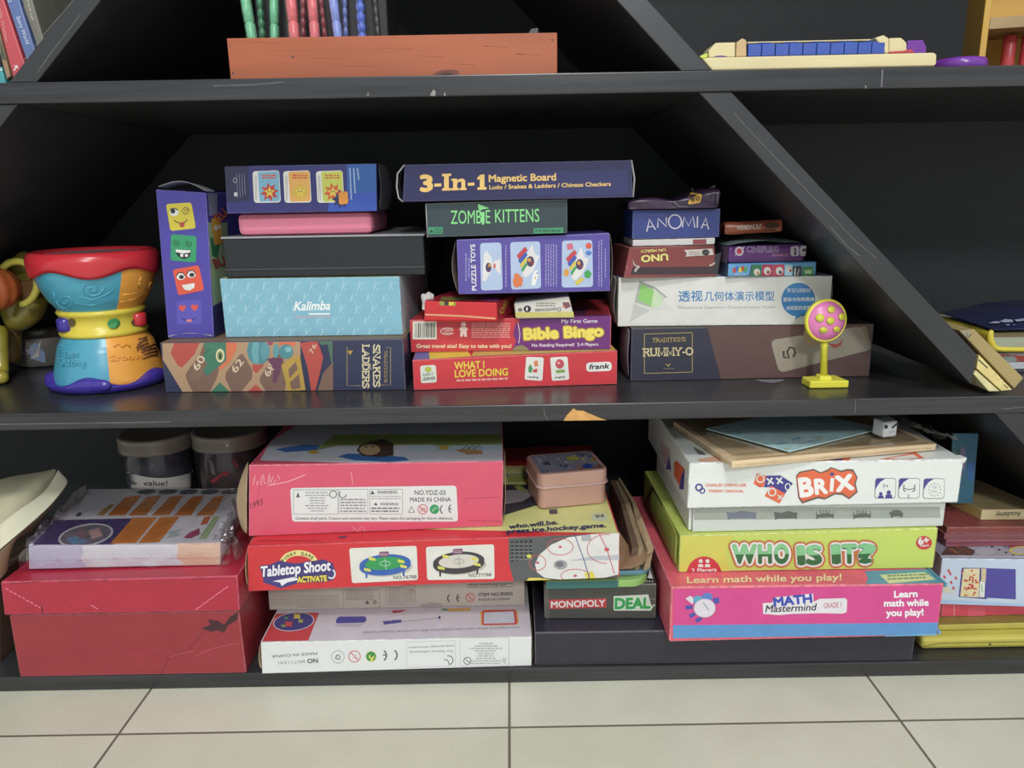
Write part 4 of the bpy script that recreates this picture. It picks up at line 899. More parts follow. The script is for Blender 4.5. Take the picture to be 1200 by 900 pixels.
sk.b = b; sk.lay = 5; sk.text('Learn', (320, 650), (380, 646), 26, TEAL, 1, .03); sk.text('Along', (300, 692), (412, 690), 28, TEAL, 1, .03); b.build('letter_relief', DR)
b = B(); sk.b = b; sk.text('Groove', (520, 668), (690, 655), 26, ORA, 1, .03); sk.text('Play', (655, 620), (720, 608), 24, M('7d4a28', .5), 1, .03)
for k in range(7): ridge([(660 + k*4, 565 + k*15), (700 + k*3, 552 + k*15), (745 + k, 535 + k*17)], M('7d4a28', .5), .0008)
ridge([(545, 600), (565, 585), (585, 600), (605, 588), (620, 600)], ORA); b.build('letter_relief', DR)

# ------------------------------------------------------------------ yellow toy at the far left
OLV = M('8d7f2f', .3, .12, .15, 25); YB = M('c9c04a', .3, .05); OD = M('c25f2a', .4, .06); BRT = M('6d4a22', .45, .1)
q = lambda x, y, Y: atY((x, y), Y)
TY = thing('toy_figure', 'translucent yellow plastic toy with an orange ribbed dome beside the drum', 'toy', Vector((q(2, 450, .16).x - .03, .16, ZM)))
def skin_mesh(pts, edges, rad, m, name, parent, lv=2):
    me = bpy.data.meshes.new(name); me.from_pydata([Vector(p) - parent.location for p in pts], edges, []); me.materials.append(m)
    o = bpy.data.objects.new(name, me); COL.objects.link(o); o.parent = parent
    s = o.modifiers.new('skin', 'SKIN'); s.use_smooth_shade = True
    for v, r_ in zip(me.skin_vertices[0].data, rad): v.radius = (r_, r_)
    me.skin_vertices[0].data[0].use_root = True
    ss = o.modifiers.new('sub', 'SUBSURF'); ss.levels = lv; ss.render_levels = lv
    return o
skin_mesh([q(16, 345, .18), q(24, 322, .185), q(33, 309, .185), q(40, 318, .185), q(42, 345, .185), q(32, 366, .185), q(16, 378, .18), q(27, 293, .175)],
          [(0, 1), (1, 2), (2, 3), (3, 4), (4, 5), (5, 6), (6, 0), (2, 7)], [.022, .019, .015, .016, .018, .024, .024, .007], OLV, 'body', TY)
b = B(); b.tube([q(8 + 0*t, 330, .15) if False else q(20 + 24*cos(a), 338 + 26*sin(a) - 6, .145) for a in [pi*(1.15 + k*.08) for k in range(17)]], .0042, YB, 10); b.build('handle', TY)
b = B(); cc = q(-8, 338, .14)
vs = []; fs = []; U, V = 48, 14
for j in range(V + 1):
    t = pi*j/V
    for i in range(U):
        a = 2*pi*i/U; r_ = .027*(1 + .04*cos(12*a)); vs.append(cc + Vector((sin(t)*cos(a)*r_, sin(t)*sin(a)*r_, cos(t)*.026)))
for j in range(V):
    for i in range(U): fs.append((j*U + i, (j+1)*U + i, (j+1)*U + (i+1) % U, j*U + (i+1) % U))
b.add(vs, fs, OD, True); b.build('dome', TY)
b = B(); a = [q(20, 330, .155), q(42, 326, .155), q(40, 352, .155), q(20, 352, .155)]; b.prism(a, Vector((0, .03, 0)), BRT, .004); b.build('side_block', TY)
zq = ZM + .004
skin_mesh([q(-4, 380, .17), q(1, 410, .16), q(2, 440, .145), Vector((q(3, 452, .12).x, .12, ZM + .009))], [(0, 1), (1, 2), (2, 3)], [.014, .009, .008, .009], M('a89c32', .2, .1, .2, 60), 'leg', TY)
skin_mesh([q(16, 375, .2), q(17, 400, .2), Vector((q(17, 425, .2).x, .2, ZM + .009))], [(0, 1), (1, 2)], [.012, .009, .008], M('7a5f2a', .4, .1), 'leg', TY)
# tub behind it
cx = atY((37, 430), .215); TB = thing('plastic_tub', 'small clear-lidded tub with a blue and white label behind the drum', 'tub', Vector((cx.x, .25, ZM)))
b = B(); tr_ = .036; b.lathe(Vector((cx.x, .25, ZM)), [(.001, 0), (tr_*.9, 0), (tr_, .003), (tr_*1.02, .036), (tr_*1.0, .04)], M('6d6a66', .35, .08), 40); sk = Skin(None, b); b.build('tub_body', TB)
b = B(); b.lathe(Vector((cx.x, .25, ZM + .038)), [(tr_*1.0, 0), (tr_*1.08, .0005), (tr_*1.08, .011), (tr_*1.02, .013), (.001, .0132)], M('3a3734', .3), 40); b.build('lid', TB)
b = B(); sk.b = b; sk.view(0, 265, 4.5); sk.lay = 2
sk.poly([(150, 655), (165, 630), (190, 612), (205, 640), (235, 665), (240, 720), (170, 700)], M('7f93b8', .4), 1); sk.poly([(160, 700), (205, 690), (215, 770), (170, 775)], M('b9b6b4', .4), 2); sk.rect(80, 735, 220, 755, M('b0583c', .4), 3); sk.text('LAYER', (88, 682), (215, 668), 26, M('a6a4a4', .4), 3, .02)
b.build('label', TB)

# ------------------------------------------------------------------ lower shelf, left
FOIL = M('ae1736', .32, .06, .18, 35, 0, None, .6); FOIL2 = M('972632', .34, .06, .15, 30, 0, None, .6); DARKR = M('3f1a20', .6)
Rb = Box((24, 796), (289, 790.7), (10.7, 721), (0, .0), .2, FOIL2, z0=ZB, tr=(280, 716), lean=True, bev=.0012)
RB = thing('covered_gift_box', 'large box wrapped in crinkled red paper carrying the wrapped leaflets', 'box', Rb.base())
f = Rb.front; f.view(0, 640, 3.75)
f.poly([(885, 362), (925, 345), (915, 322), (955, 328), (985, 345), (1010, 310), (1048, 288), (1042, 325), (1000, 350), (985, 382), (960, 370), (925, 375)], DARKR, 1)
f.stroke([(890, 378), (850, 430), (810, 470), (745, 490), (725, 525), (705, 568)], 4, M('7a2530', .5), 1)
f.stroke([(745, 488), (800, 470), (850, 462)], 3, M('c24a5c', .5), 1); f.stroke([(850, 485), (940, 448), (1050, 425)], 3, M('c0475a', .4), 1)
f.stroke([(330, 345), (400, 335), (480, 330)], 3, M('a3243a', .4), 1); f.stroke([(100, 500), (260, 490), (420, 460), (620, 450)], 3, M('a3243a', .4), 1); f.stroke([(620, 455), (700, 480), (740, 490)], 3, M('a3243a', .4), 1)
Rb.b.build('box_body', RB)
Ld = Box((5, 721), (281, 716), (0.5, 682), (-.003, -.003), .206, FOIL, tr=(278, 674.7), lean=True, bev=.0014, b=B())
f = Ld.front; f.view(0, 640, 3.75); HL = M('e06a80', .3)
for i in range(9): f.stroke([(25 + i*18, 185 + i*10 + (i % 2)*3), (38 + i*18, 192 + i*10)], 6, HL, 1)
f.stroke([(180, 262), (188, 296)], 4, DARKR, 1)
for i in range(10): f.stroke([(860 + i*14.5, 278 - i*10.5 + (i % 2)*3), (873 + i*14.5, 269 - i*10.5)], 5, HL, 1)
f.stroke([(400, 258), (430, 276)], 5, HL, 1); f.stroke([(240, 165), (265, 230), (330, 285)], 3, M('a52740', .4), 1); f.stroke([(40, 165), (180, 155)], 5, M('8c1f33', .4), 1); f.stroke([(260, 160), (340, 150), (480, 152)], 4, M('8c1f33', .4), 1); f.stroke([(660, 150), (720, 160), (780, 140)], 4, M('a52740'), 1)
f.stroke([(850, 140), (870, 270), (860, 300)], 4, M('a52740'), 1); f.stroke([(845, 146), (960, 140), (1030, 135)], 5, M('8c1f33'), 1)
for x, y in ((320, 150), (700, 138), (880, 132), (560, 142)): f.stroke([(x, y), (x + 40, y - 1)], 4, HL, 1)
Ld.b.build('lid', RB); zl = Ld.z1 + .0006
print('lid', Ld.raw)
# leaflets in film
PAP = M('d9d6df', .5, .02); PAPP = M('b9b0cf', .5, .03); PEACH = M('e3b79a', .5, .03); VIO = M('4b3f74', .4, .08)
LP = thing('leaflet_pack', 'two bundles of printed leaflets wrapped in clear film on the red box', 'leaflets', Vector((atZ((150, 670), zl).x, .1, zl)))
fl, fr_ = (34.6, 671.5), (258.5, 667)
P1 = Box(fl, fr_, (34, 656), (.02, .022), .165, PAP, z0=zl, tr=(258.5, 653), lean=True, bev=.0006, shift=-.022)
P2 = Box((34, 656), (258.5, 653), (33.5, 639), (.019, .021), .165, PAP, z0=P1.zt, tr=(258, 638), lean=True, bev=.0006, shift=-.022, b=B())
for P_, nm in ((P1, 'lower_bundle'), (P2, 'upper_bundle')):
    f = P_.front; f.view(20, 550, 4.444); y0, y1 = (468, 542) if P_ is P1 else (390, 478)
    f.poly([(50, y0), (335, y0), (345 if P_ is P2 else 362, (y0 + y1)/2), (330, y1), (50, y1)], PAPP, 1)
    f.poly([(835, y0 - 8), (1075, y0 - 8), (1075, y1), (830, y1), (868 if P_ is P1 else 840, y0 + 20)], PEACH, 1)
    for k in range(7): f.stroke([(62, y0 + 8 + k*(y1 - y0)/8), (1062, y0 - 2 + k*(y1 - y0)/8)], 1.6, M('b3adba', .6), 2)
t = P2.top; t.view(20, 550, 4.444); OG1 = M('d98338', .45, .06)
t.poly([(75, 400), (170, 265), (608, 255), (520, 385), (490, 395)], VIO, 1); t.ell(358, 345, 145, 58, M('d6d4da'), 2, 36, -.18); t.ell(358, 345, 134, 50, M('77707e', .45, .25, scale=120), 3, 36, -.18)
t.poly([(260, 360), (330, 345), (370, 385), (280, 390)], M('6f93b8'), 4); t.poly([(370, 320), (430, 310), (445, 350), (390, 365)], M('c09a9a', .5), 4); t.poly([(300, 330), (350, 310), (370, 350), (330, 370)], M('8a6f78'), 4)
for q_ in ([(485, 388), (605, 252), (732, 250), (618, 385)], [(630, 385), (745, 250), (848, 246), (740, 380)]): t.poly(q_, OG1, 2)
for x in (470, 580, 700, 815, 930): t.poly([(x, 242), (x + 95, 145), (x + 180 - (x-470)*.06, 135), (x + 92, 240)], OG1, 2); [t.stroke([(x + 20 + k*20, 235), (x + 105 + k*18, 150)], 2, M('a85f2a'), 3) for k in range(4)]
for k in range(5): t.stroke([(520 + k*20, 375), (620 + k*20, 262)], 2, M('a85f2a'), 3); t.stroke([(660 + k*16, 370), (755 + k*16, 260)], 2, M('a85f2a'), 3)
t.poly([(410, 240), (480, 185), (510, 182), (450, 240)], M('b8924a'), 2); t.poly([(300, 245), (320, 225), (340, 225), (330, 245)], M('4d4d55'), 2)
for x in (580, 690, 800, 910, 1015): t.ell(x + 95, 118, 50, 13, M('5f6870', .5, .3), 2, 18, -.08)
t.poly([(900, 330), (950, 308), (950, 340), (905, 360), (865, 358)], M('a8486a'), 3); t.poly([(975, 250), (1010, 245), (990, 285), (955, 290)], M('c9653a'), 3)
for k in range(3): t.stroke([(950 + k*14, 365), (1030 + k*12, 245)], 6, M('8fb04a'), 3)
for k in range(3): t.stroke([(790, 355 - k*12), (850, 340 - k*12)], 4, M('8fb0a8'), 3)
P1.b.build('lower_bundle', LP); P2.b.build('upper_bundle', LP)
FILM = film('clear_wrap', .93, (1, 1, 1), .12, .8, 55); CRINK = film('crinkled_wrap', .7, (1, 1, 1), .3, 1.0, 120)
b = B(); rnd = random.Random(5); e = .004; rows = []
A, Bq, D, C, dv = P1.A, P1.B, P2.D, P2.C, P1.dv
def wob(p, s=.0016): return p + Vector((rnd.uniform(-s, s), rnd.uniform(-s, s), rnd.uniform(-s, s)*.6))
up3 = Vector((0, 0, 1)); ex = (Bq - A).normalized()
N = 22
for v in range(13):
    row = []
    for i in range(N + 1):
        t = i / N; bt = A.lerp(Bq, t); tp = D.lerp(C, t); out = 0
        if v < 4: p = bt.lerp(tp, v/3) + Vector((0, -.0025, .0005))
        else: p = tp + dv*((v - 4)/8) + up3*.0018
        if i == 0: p = p - ex*.006 + up3*(-.004 if v > 3 else 0)
        if i == N: p = p + ex*.004
        row.append(wob(p))
    rows.append([row[0] - ex*.004 + up3*-.003*min(v, 4)] + row + [row[-1] + ex*.008 - up3*.004*(v > 3)])
b.grid(rows, FILM); o = b.build('plastic_wrap', LP); subsurf(o, 1)
# crinkled film ends
for side in (0, 1):
    b = B(); rows = []
    for v in range(14):
        t = v/13; bse = (D if side == 0 else C) + dv*t*.92; row = []
        for i in range(8):
            s = i/7; d = (-1 if side == 0 else 1)
            row.append(bse + ex*d*(-.006 + (.012 if side == 0 else .026)*s*(1 - .4*t)) + Vector((0, 0, .006*sin(v*2.3 + i*1.9) + (.004 + .010*sin(pi*s) - .022*s))) + Vector((rnd.uniform(-.002, .002), rnd.uniform(-.003, .003), rnd.uniform(-.004, .004))))
        rows.append(row)
    b.grid(rows, CRINK, smooth=False); o = b.build('wrap_end', LP)
# jars behind
def jar(px, yb, Y, name, label, cont, rpx):
    r0 = rpx * (Y + .751) / 900 * 1.0
    c = Vector((atY((px, yb), Y).x, Y, ZB)); zl_ = atY((px, yb), Y - r0).z
    J = thing('plastic_jar', label, 'jar', c, 'jars behind the leaflets')
    b = B(); r = r0*.9; b.lathe(c, [(.001, .001), (r*.95, .001), (r, .006), (r, zl_ - ZB - .012), (r*.93, zl_ - ZB - .002), (r*.93, zl_ - ZB + .004)], M('43434a' if cont else '463a3c', .18, .25, 0, 60), 48); sk_ = Skin(None, b); b.build('jar_body', J)
    b = B(); h = .040; b.lathe(c + Vector((0, 0, zl_ - ZB)), [(r0*.94, 0), (r0*1.0, .001), (r0, .004), (r0*.985, .006), (r0, .008), (r0*.985, .012), (r0, .014), (r0*1.0, .020), (r0*.985, .022), (r0*.9, .0228), (r0*.86, .0222), (.001, .0222)], M('8b8174', .35, .05), 56); b.build('lid', J)
    return J, sk_, r
J1, sk, r = jar(187, 537, .27, '', 'left jar with a grey lid and handwritten paper label behind the leaflets', 1, 44)
b = B(); sk.b = b; sk.lay = 3; sk.view(130, 490, 6)
n_ = 14; top_ = [(112 + 500*i/n_, 378 + 46*sin(pi*min(1, i/n_*1.02)) - 8*i/n_) for i in range(n_ + 1)]
vs = [sk.P(p, 1) for p in top_] + [sk.P((x, 525), 1) for x, y in top_]
b.add(vs, [(i, i+1, n_+2+i, n_+1+i) for i in range(n_)], M('cfccc6', .6), True)
sk.text('value!', (232, 472), (395, 474), 36, INK, 3, .01); sk.text('Nar', (130, 455), (190, 468), 24, INK, 3, .01); sk.text('tot', (135, 502), (188, 506), 20, INK, 3, .01)
b.build('paper_label', J1)
J2, sk, r = jar(272, 533, .27, '', 'right jar with a reddish fill beside the pink carton', 0, 44)
b = B(); sk.b = b; sk.lay = 3; sk.view(130, 490, 6)
sk.poly([(700, 440), (760, 400), (800, 370), (840, 390), (780, 430), (720, 460)], M('9c3a48', .3), 1); sk.poly([(840, 300), (870, 285), (900, 340), (880, 350)], M('8c3444', .3), 1); sk.poly([(690, 290), (720, 300), (740, 400), (710, 390)], M('77706f', .3), 1)
b.build('jar_contents', J2)
# paper bag at the left edge, with its carton below
b = B()
Bx = Box((-60, 795), (2.5, 789), (-60, 690), .03, .2, M('5d4634', .8, .1), z0=ZB, tr=(-1, 672), lean=True)
BX = Bx.done('cardboard_box', 'brown cardboard box just left of the red wrapped box', 'cardboard box')
BG = thing('paper_bag', 'folded brown paper bag with a cream lining left of the leaflets', 'bag', Vector((Bx.base().x, .1, Bx.z1)))
A_ = lambda x, y, Y: atY((x, y), Y)
rim = [(-60, 690, .0), (-8, 652, .0), (12, 634, .008), (28, 621, .02), (44, 607, .035), (60, 592, .055), (70, 580, .075), (78, 570, .095), (81, 563, .11)]
band = [(-60, 668, .02), (-8, 622, .02), (10, 607, .03), (24, 596, .045), (38, 588, .06), (52, 577, .08), (60, 566, .1), (66, 556, .115), (68, 550, .125)]
fold = [(-60, 672, .035), (-8, 627, .035), (10, 612, .045), (24, 601, .06), (38, 592, .075), (50, 583, .09), (58, 574, .105), (63, 564, .118), (65, 556, .128)]
inn = [(-60, 610, .06), (-8, 585, .06), (10, 576, .07), (24, 570, .08), (38, 563, .09), (48, 558, .1), (56, 554, .115), (62, 551, .128), (66, 549, .135)]
bk = [(-60, 575, .15), (-8, 562, .15), (10, 557, .16), (24, 555, .17), (34, 554, .17), (44, 553, .17), (52, 552, .17), (58, 551, .17), (62, 550, .17)]
R_ = lambda r: [A_(*p) for p in r]
lean = lambda a, c, t: [p.lerp(q2, t) for p, q2 in zip(R_(a), R_(c))]
CRM4 = M('d2cfb4', .75, .06, .25, 45)
b = B(); b.grid([R_(rim), lean(rim, band, .5), R_(band), lean(band, band, 0)], CRM4); o = b.build('turned_rim', BG); subsurf(o, 1, .0014)
b = B(); b.grid([R_(fold), lean(fold, inn, .5), R_(inn), R_(bk)], M('bcb898', .8, .08, .2, 40)); o = b.build('cream_lining', BG); subsurf(o, 1, .0012)
b = B(); zb = Bx.z1 + .0012; lo = []
for i, p in enumerate(R_(rim)):
    qv = p.copy(); qv.z = max(zb, p.z - .045, .1665 if i > 2 else 0); qv.y += .004; qv.x -= .006 + .0022*i + (.012 if i > 2 else 0); lo.append(qv)
mid = [p.lerp(q2, .5) + Vector((-.001, -.0015, 0)) for p, q2 in zip(R_(rim), lo)]
b.grid([[p + Vector((-.0022, .001, -.0016)) for p in R_(rim)], mid, lo], M('745a42', .8, .12, .1, 30)); o = b.build('brown_outside', BG); subsurf(o, 1, .0012)

# ------------------------------------------------------------------ lower shelf, centre-left stack
Wt = Box((307, 789), (623, 781), (305.5, 752.5), (-.002, .004), .2, M('dcdedc', .4, .02), z0=ZB, tr=(623, 745.7), lean=True)
f = Wt.front; f.view(300, 700, 7.0588); TXT = M('77787a', .6)
f.text('MADE IN CHINA', (505, 452), (130, 478), 22, TXT, 2, .01); f.text('NO', (510, 505), (425, 510), 34, M('4d4d50'), 2, .03); f.text('BRIT11X41', (405, 515), (185, 530), 26, M('9a9a9c'), 2, .0)
f.ring(678, 492, 52, 52, 3, TXT, 2); f.stroke([(660, 510), (665, 480), (690, 475)], 8, M('5d5d60'), 2); f.stroke([(695, 485), (690, 512), (668, 508)], 8, M('5d5d60'), 2)
RR_ = M('d06a72', .5); f.ring(815, 488, 48, 46, 7, RR_, 2); f.stroke([(785, 455), (845, 522)], 7, RR_, 2); f.stroke([(820, 470), (840, 500), (800, 500)], 4, RR_, 2)
f.ell(952, 488, 44, 44, M('d6cf5c'), 2); f.ring(952, 488, 30, 30, 20, M('2f8f4c'), 3, 24, pi*.55, pi*1.75); f.ring(952, 488, 34, 34, 12, M('2f8f4c'), 3, 24, -pi*.3, pi*.35); f.poly([(940, 448), (985, 470), (950, 500)], M('2f8f4c'), 4)
def ce(f, x, y, r, m, flip=1, w=9, gap=85):
    a = (-.32*pi, .32*pi) if flip < 0 else (pi*.68, pi*1.32)
    f.ring(x, y, r, r*1.05, w, m, 2, 20, *a); f.ring(x + gap, y - 3, r, r*1.05, w, m, 2, 20, *a)
    ex_ = x + gap if flip > 0 else x; f.stroke([(ex_ - flip*r, y - 3), (ex_ - flip*r*.35, y - 3)], w*.8, m, 2)
ce(f, 1035, 480, 44, M('3d3d40'), -1, 10, 88)
f.view(460, 700, 6.6667); f.frame(110, 350, 490, 548, 2.5, M('b9babb'), 1, -14); f.frame(528, 320, 908, 540, 2.5, M('b9babb'), 1, -8); f.stroke([(910, 318), (912, 540)], 2.5, M('b9babb'), 1)
f.text('keep package information', (478, 372), (125, 386), 14, TXT, 2); f.text('for future reference', (470, 412), (135, 420), 16, TXT, 2)
f.ring(438, 490, 34, 34, 7, TXT, 2, 20, -.6*pi, .5*pi); f.stroke([(400, 485), (430, 490), (445, 525)], 7, TXT, 2); f.ring(585, 495, 28, 28, 6, TXT, 2); f.stroke([(565, 475), (605, 515)], 6, TXT, 2)
f.micro(600, 350, 860, 525, 9, M('a6a8aa'), 2, .4, 0, True); f.poly([(858, 470), (890, 470), (880, 515), (868, 515)], M('c0c0c2'), 2)
t = Wt.top; t.all(M('c9c7cf', .4), 1); t.view(300, 700, 7.0588)
t.poly([(45, 368), (150, 138), (522, 128), (432, 360)], M('c63d44', .4), 2); t.ell(312, 205, 172, 76, M('c3bcc9'), 3, 40, -.12); t.ell(312, 205, 162, 70, M('3d3a80', .4), 4, 40, -.12)
for x, y, c, r_ in ((340, 160, 'd2c04a', 40), (270, 225, 'c0444a', 44), (370, 200, 'a9b04a', 28), (225, 240, '7a9a4c', 24), (250, 175, '5a8a5a', 22)): t.poly([(x + r_*(1 if k % 2 else .6)*cos(k*pi/4), y + r_*.7*(1 if k % 2 else .6)*sin(k*pi/4)) for k in range(8)], M(c, .4), 5)
t.quad([(675, 162), (915, 160), (910, 210), (655, 218)], M('46449a', .35), 3, 24); t.poly([(660, 222), (900, 214), (850, 245), (655, 240)], M('b3b2bd', .5), 2)
t.poly([(1050, 200), (1170, 192), (1172, 212), (1058, 228)], M('4a4898', .35), 3)
t.view(460, 700, 6.6667); t.poly([(0, 180), (70, 178), (72, 196), (0, 208)], M('4a4898', .35), 3); t.stroke([(70, 190), (200, 182), (350, 162)], 5, M('a9a9b5'), 3); t.ell(366, 160, 10, 12, M('43427a'), 3, 12)
t.text('SPECIFICATIONS PRODUCTS AND CONTENTS MAY VARY FROM ILLUSTRATIONS', (-230, 284), (1000, 242), 15, M('8b8790'), 3, .01)
t.quad([(672, 130), (710, 100), (960, 98), (990, 190), (960, 222), (690, 222)][:4], M('d8a83a', .4), 3, 10); t.quad([(690, 110), (975, 100), (985, 215), (690, 222)], M('d8a83a', .4), 3, 20); t.quad([(700, 106), (965, 98), (975, 214), (700, 220)], M('c73a42', .4), 4, 22); t.quad([(715, 122), (945, 112), (955, 205), (712, 210)], M('c3c9d6', .4), 5, 8)
t.poly([(0, 105), (110, 100), (60, 120), (0, 124)], M('b83a44'), 3); t.poly([(380, 92), (430, 90), (430, 106), (385, 106)], M('4f8f52'), 3); t.poly([(432, 90), (612, 84), (600, 106), (434, 112)], M('cfa83e'), 3)
WR = Wt.root('drawing_board_box', 'white flat carton with a blue oval print, lowest in the stack beside the red-wrapped box', 'toy box')
b = B(); a, c = Wt.A, Wt.D; b.grid([[a.lerp(c, t) + Vector((-.0008 - .006*sin(pi*t*.5)*(1 - t)*1.5, k*.03, 0)) for t in (0, .3, .6, 1)] for k in range(3)], CARD); o = b.build('end_flap', WR); subsurf(o, 1, .001)
b = B(); a, c = Wt.B, Wt.C; b.grid([[a.lerp(c, t) + Vector((.0006 + .0012*sin(pi*t), k*.03, 0)) for t in (0, .3, .6, 1)] for k in range(3)], CARDD); o = b.build('end_flap', WR); subsurf(o, 1, .0008)
# grey carton on it
Gy = Box((316, 718), (615, 708), (313, 672), (.0635, .069), .15, M('b5aca0', .5, .03), on=Wt, z1=(.1112, .1180), lean=True)
f = Gy.front; f.view(440, 620, 6.6667); TX2 = M('4a4543', .6)
f.text('ITEM NO.95005', (808, 524), (1072, 516), 24, TX2, 2, .03); f.text('MADE IN CHINA', (808, 560), (1052, 552), 16, TX2, 2, .015); ce(f, 596, 540, 32, TX2, 1, 9, 72)
f.ring(740, 534, 33, 31, 7, M('c05a5c'), 2); f.stroke([(718, 512), (762, 556)], 7, M('c05a5c'), 2); f.frame(718, 430, 1068, 458, 3, TX2, 1, -8); f.text('Note: Please keep pack', (735, 445), (1030, 438), 12, TX2, 2, .02)
f.frame(82, 440, 215, 590, 2.5, M('6d6560'), 1, -2); f.frame(215, 440, 312, 588, 2.5, M('6d6560'), 1, -2); f.micro(100, 450, 205, 580, 9, M('8f867d'), 2, .4); f.micro(225, 460, 300, 570, 7, M('8f867d'), 2, .35); f.ring(285, 488, 16, 15, 4, M('c05a5c'), 2, 14)
f.poly([(345, 615), (360, 585), (430, 572), (510, 580), (535, 605)], M('9d958a'), 1)
f.view(280, 620, 7.0588); f.micro(260, 540, 480, 630, 6, M('9c9288'), 2, .35); f.micro(480, 540, 830, 650, 7, M('968c82'), 2, .35); f.frame(865, 500, 1165, 690, 2.5, M('6d6560'), 1); f.micro(885, 505, 1120, 590, 6, M('8b8279'), 2, .4); f.poly([(1040, 618), (1062, 588), (1082, 618)], M('5d5651'), 2); f.ell(1125, 605, 18, 17, M('8b8279'), 2, 14)
Gy.done('craft_box', 'beige-grey carton squeezed between the white flat carton and the red carton', 'carton')
# red football / hockey carton
Tb = Box((291, 694), (726, 676), (290, 640), (.012, .012), .3, M('cf2730', .3, .03), tr=(726, 625.5), lean=True, bev=.0007, on=Gy)
f = Tb.front; f.view(280, 620, 7.0588); CR_ = M('e3d98a', .4)
f.ring(495, 285, 135, 88, 46, CR_, 1, 24, pi*1.07, pi*1.93)
for i, ch in enumerate('FUNNY GAME'):
    a = pi*(1.13 + .074*i); x, y = 495 + 128*cos(a), 300 + 88*sin(a); tx, ty = -sin(a), cos(a)*.7
    if ch != ' ': f.text(ch, (x - 10*tx, y - 10*ty), (x + 10*tx, y + 10*ty), 26, M('4a4a2a'), 3, .03)
f.poly([(178, 330), (330, 262), (470, 285), (700, 250), (775, 280), (805, 370), (780, 420), (700, 440), (500, 442), (390, 478), (345, 490), (200, 440), (205, 380)], M('433a7a', .4), 1)
f.text('Tabletop Shoot', (190, 392), (762, 338), 82, M('e9e6ea', .35), 3, .04, shear=.18, outline=((.085, M('3b3474', .4)),)); f.poly([(280, 430), (480, 390), (488, 420), (400, 440), (355, 470), (340, 440)], M('e4e2e8', .4), 3); f.ring(765, 370, 30, 36, 12, M('e4e2e8'), 3, 14, -1.2, 2.4)
f.text('ACTIVATE', (486, 440), (728, 426), 44, M('e3cf4a', .4), 4, .06, outline=((.1, M('4a2f3a')),))
GW = M('dcdad2', .45)
f.quad([(912, 158), (1470, 138), (1482, 420), (935, 447)], GW, 1, 22)
f.view(270, 610, 3.2432); f.quad([(743, 100), (1002, 90), (1004, 222), (748, 226)], GW, 1, 10)
def table(f, cx, cy, w, h, c1, c2, lines):
    f.ell(cx + 5, cy + 14, w*1.02, h*.9, M('b9b6ae', .6), 2, 30, -.06); f.ell(cx, cy + 6, w, h, c1, 3, 36, -.08); f.ell(cx, cy - 2, w, h, c1, 3, 36, -.08); f.ell(cx, cy - 4, w*.78, h*.68, c2, 4, 36, -.08)
    for sx, sy in ((-.72, .95), (.72, .72)): f.poly([(cx + w*sx - 5, cy + h*sy - 8), (cx + w*sx + 5, cy + h*sy - 8), (cx + w*sx + 3, cy + h*sy + 18), (cx + w*sx - 3, cy + h*sy + 18)], c1, 3)
    for sx, sy in ((-.68, .55), (.72, .2), (.62, -.35), (-.5, -.6)): f.quad([(cx + w*sx - 14, cy + h*sy - 8), (cx + w*sx + 12, cy + h*sy - 2), (cx + w*sx + 14, cy + h*sy + 8), (cx + w*sx - 12, cy + h*sy + 4)], M('d6cf5a'), 5, 3)
    f.stroke([(cx, cy - h*.65), (cx + 4, cy + h*.5)], 2, lines, 5); f.ring(cx, cy - 4, w*.2, h*.25, 2, lines, 5, 18)
    f.quad([(cx - 22, cy - h*1.32), (cx + 14, cy - h*1.38), (cx + 14, cy - h*.86), (cx - 22, cy - h*.8)], M('7c4a6a'), 5, 4); f.micro(cx - 18, cy - h*1.22, cx + 10, cy - h*.92, 2, M('c9b0b9'), 6)
table(f, 588, 166, 98, 36, M('2f5fb0', .35), M('2f9a55', .4), M('bfe0c4'))
table(f, 868, 158, 98, 38, M('3d3a3c', .35), M('cfcabf', .4), M('9d988f'))
f.text('NO.76788', (620, 222), (708, 219), 12, M('5d5a58'), 3, .01); f.text('NO.77788', (906, 214), (992, 211), 12, M('5d5a58'), 3, .01)
# hockey rink print at the right
f.view(580, 480, 5); RL = M('c9515a', .4); WH2 = M('d9d8d4', .45)
f.poly([(80, 752), (728, 722), (728, 985), (600, 1010), (200, 1030), (110, 1010), (82, 900)], M('57585a', .45), 1)
f.poly([(185, 1012), (200, 985), (260, 985), (330, 1010), (350, 1022), (185, 1030)], M('dccf52', .4), 2)
f.poly([(235, 905), (260, 850), (330, 790), (430, 748), (560, 730), (728, 722), (728, 965), (640, 990), (470, 1008), (380, 1004), (290, 985), (245, 950)], WH2, 2)
for k in range(5): f.poly([(92 + k*27, 770 - k*2), (110 + k*27, 768 - k*2), (100 + k*27 + 8, 890 - k*6), (88 + k*27 + 8, 895 - k*6)], M('2f2f33'), 2); [f.rect(92 + k*27, 785 + j*22, 114 + k*27, 789 + j*22, M('8d8d90'), 3) for j in range(5)]
for cx, cy, rx, ry in ((382, 803, 76, 48), (470, 972, 84, 38), (250, 896, 48, 44)): f.ring(cx, cy, rx, ry, 4, RL, 3, 30); f.ell(cx, cy, 10, 7, RL, 4, 12)
f.ring(655, 815, 115, 85, 4, RL, 3, 30, pi*.5, pi*1.55); f.ell(655, 818, 15, 11, RL, 4, 12); f.stroke([(612, 728), (655, 815), (700, 960)], 5, RL, 3); f.stroke([(470, 738), (525, 890), (552, 1000)], 5, M('4a5a94'), 3)
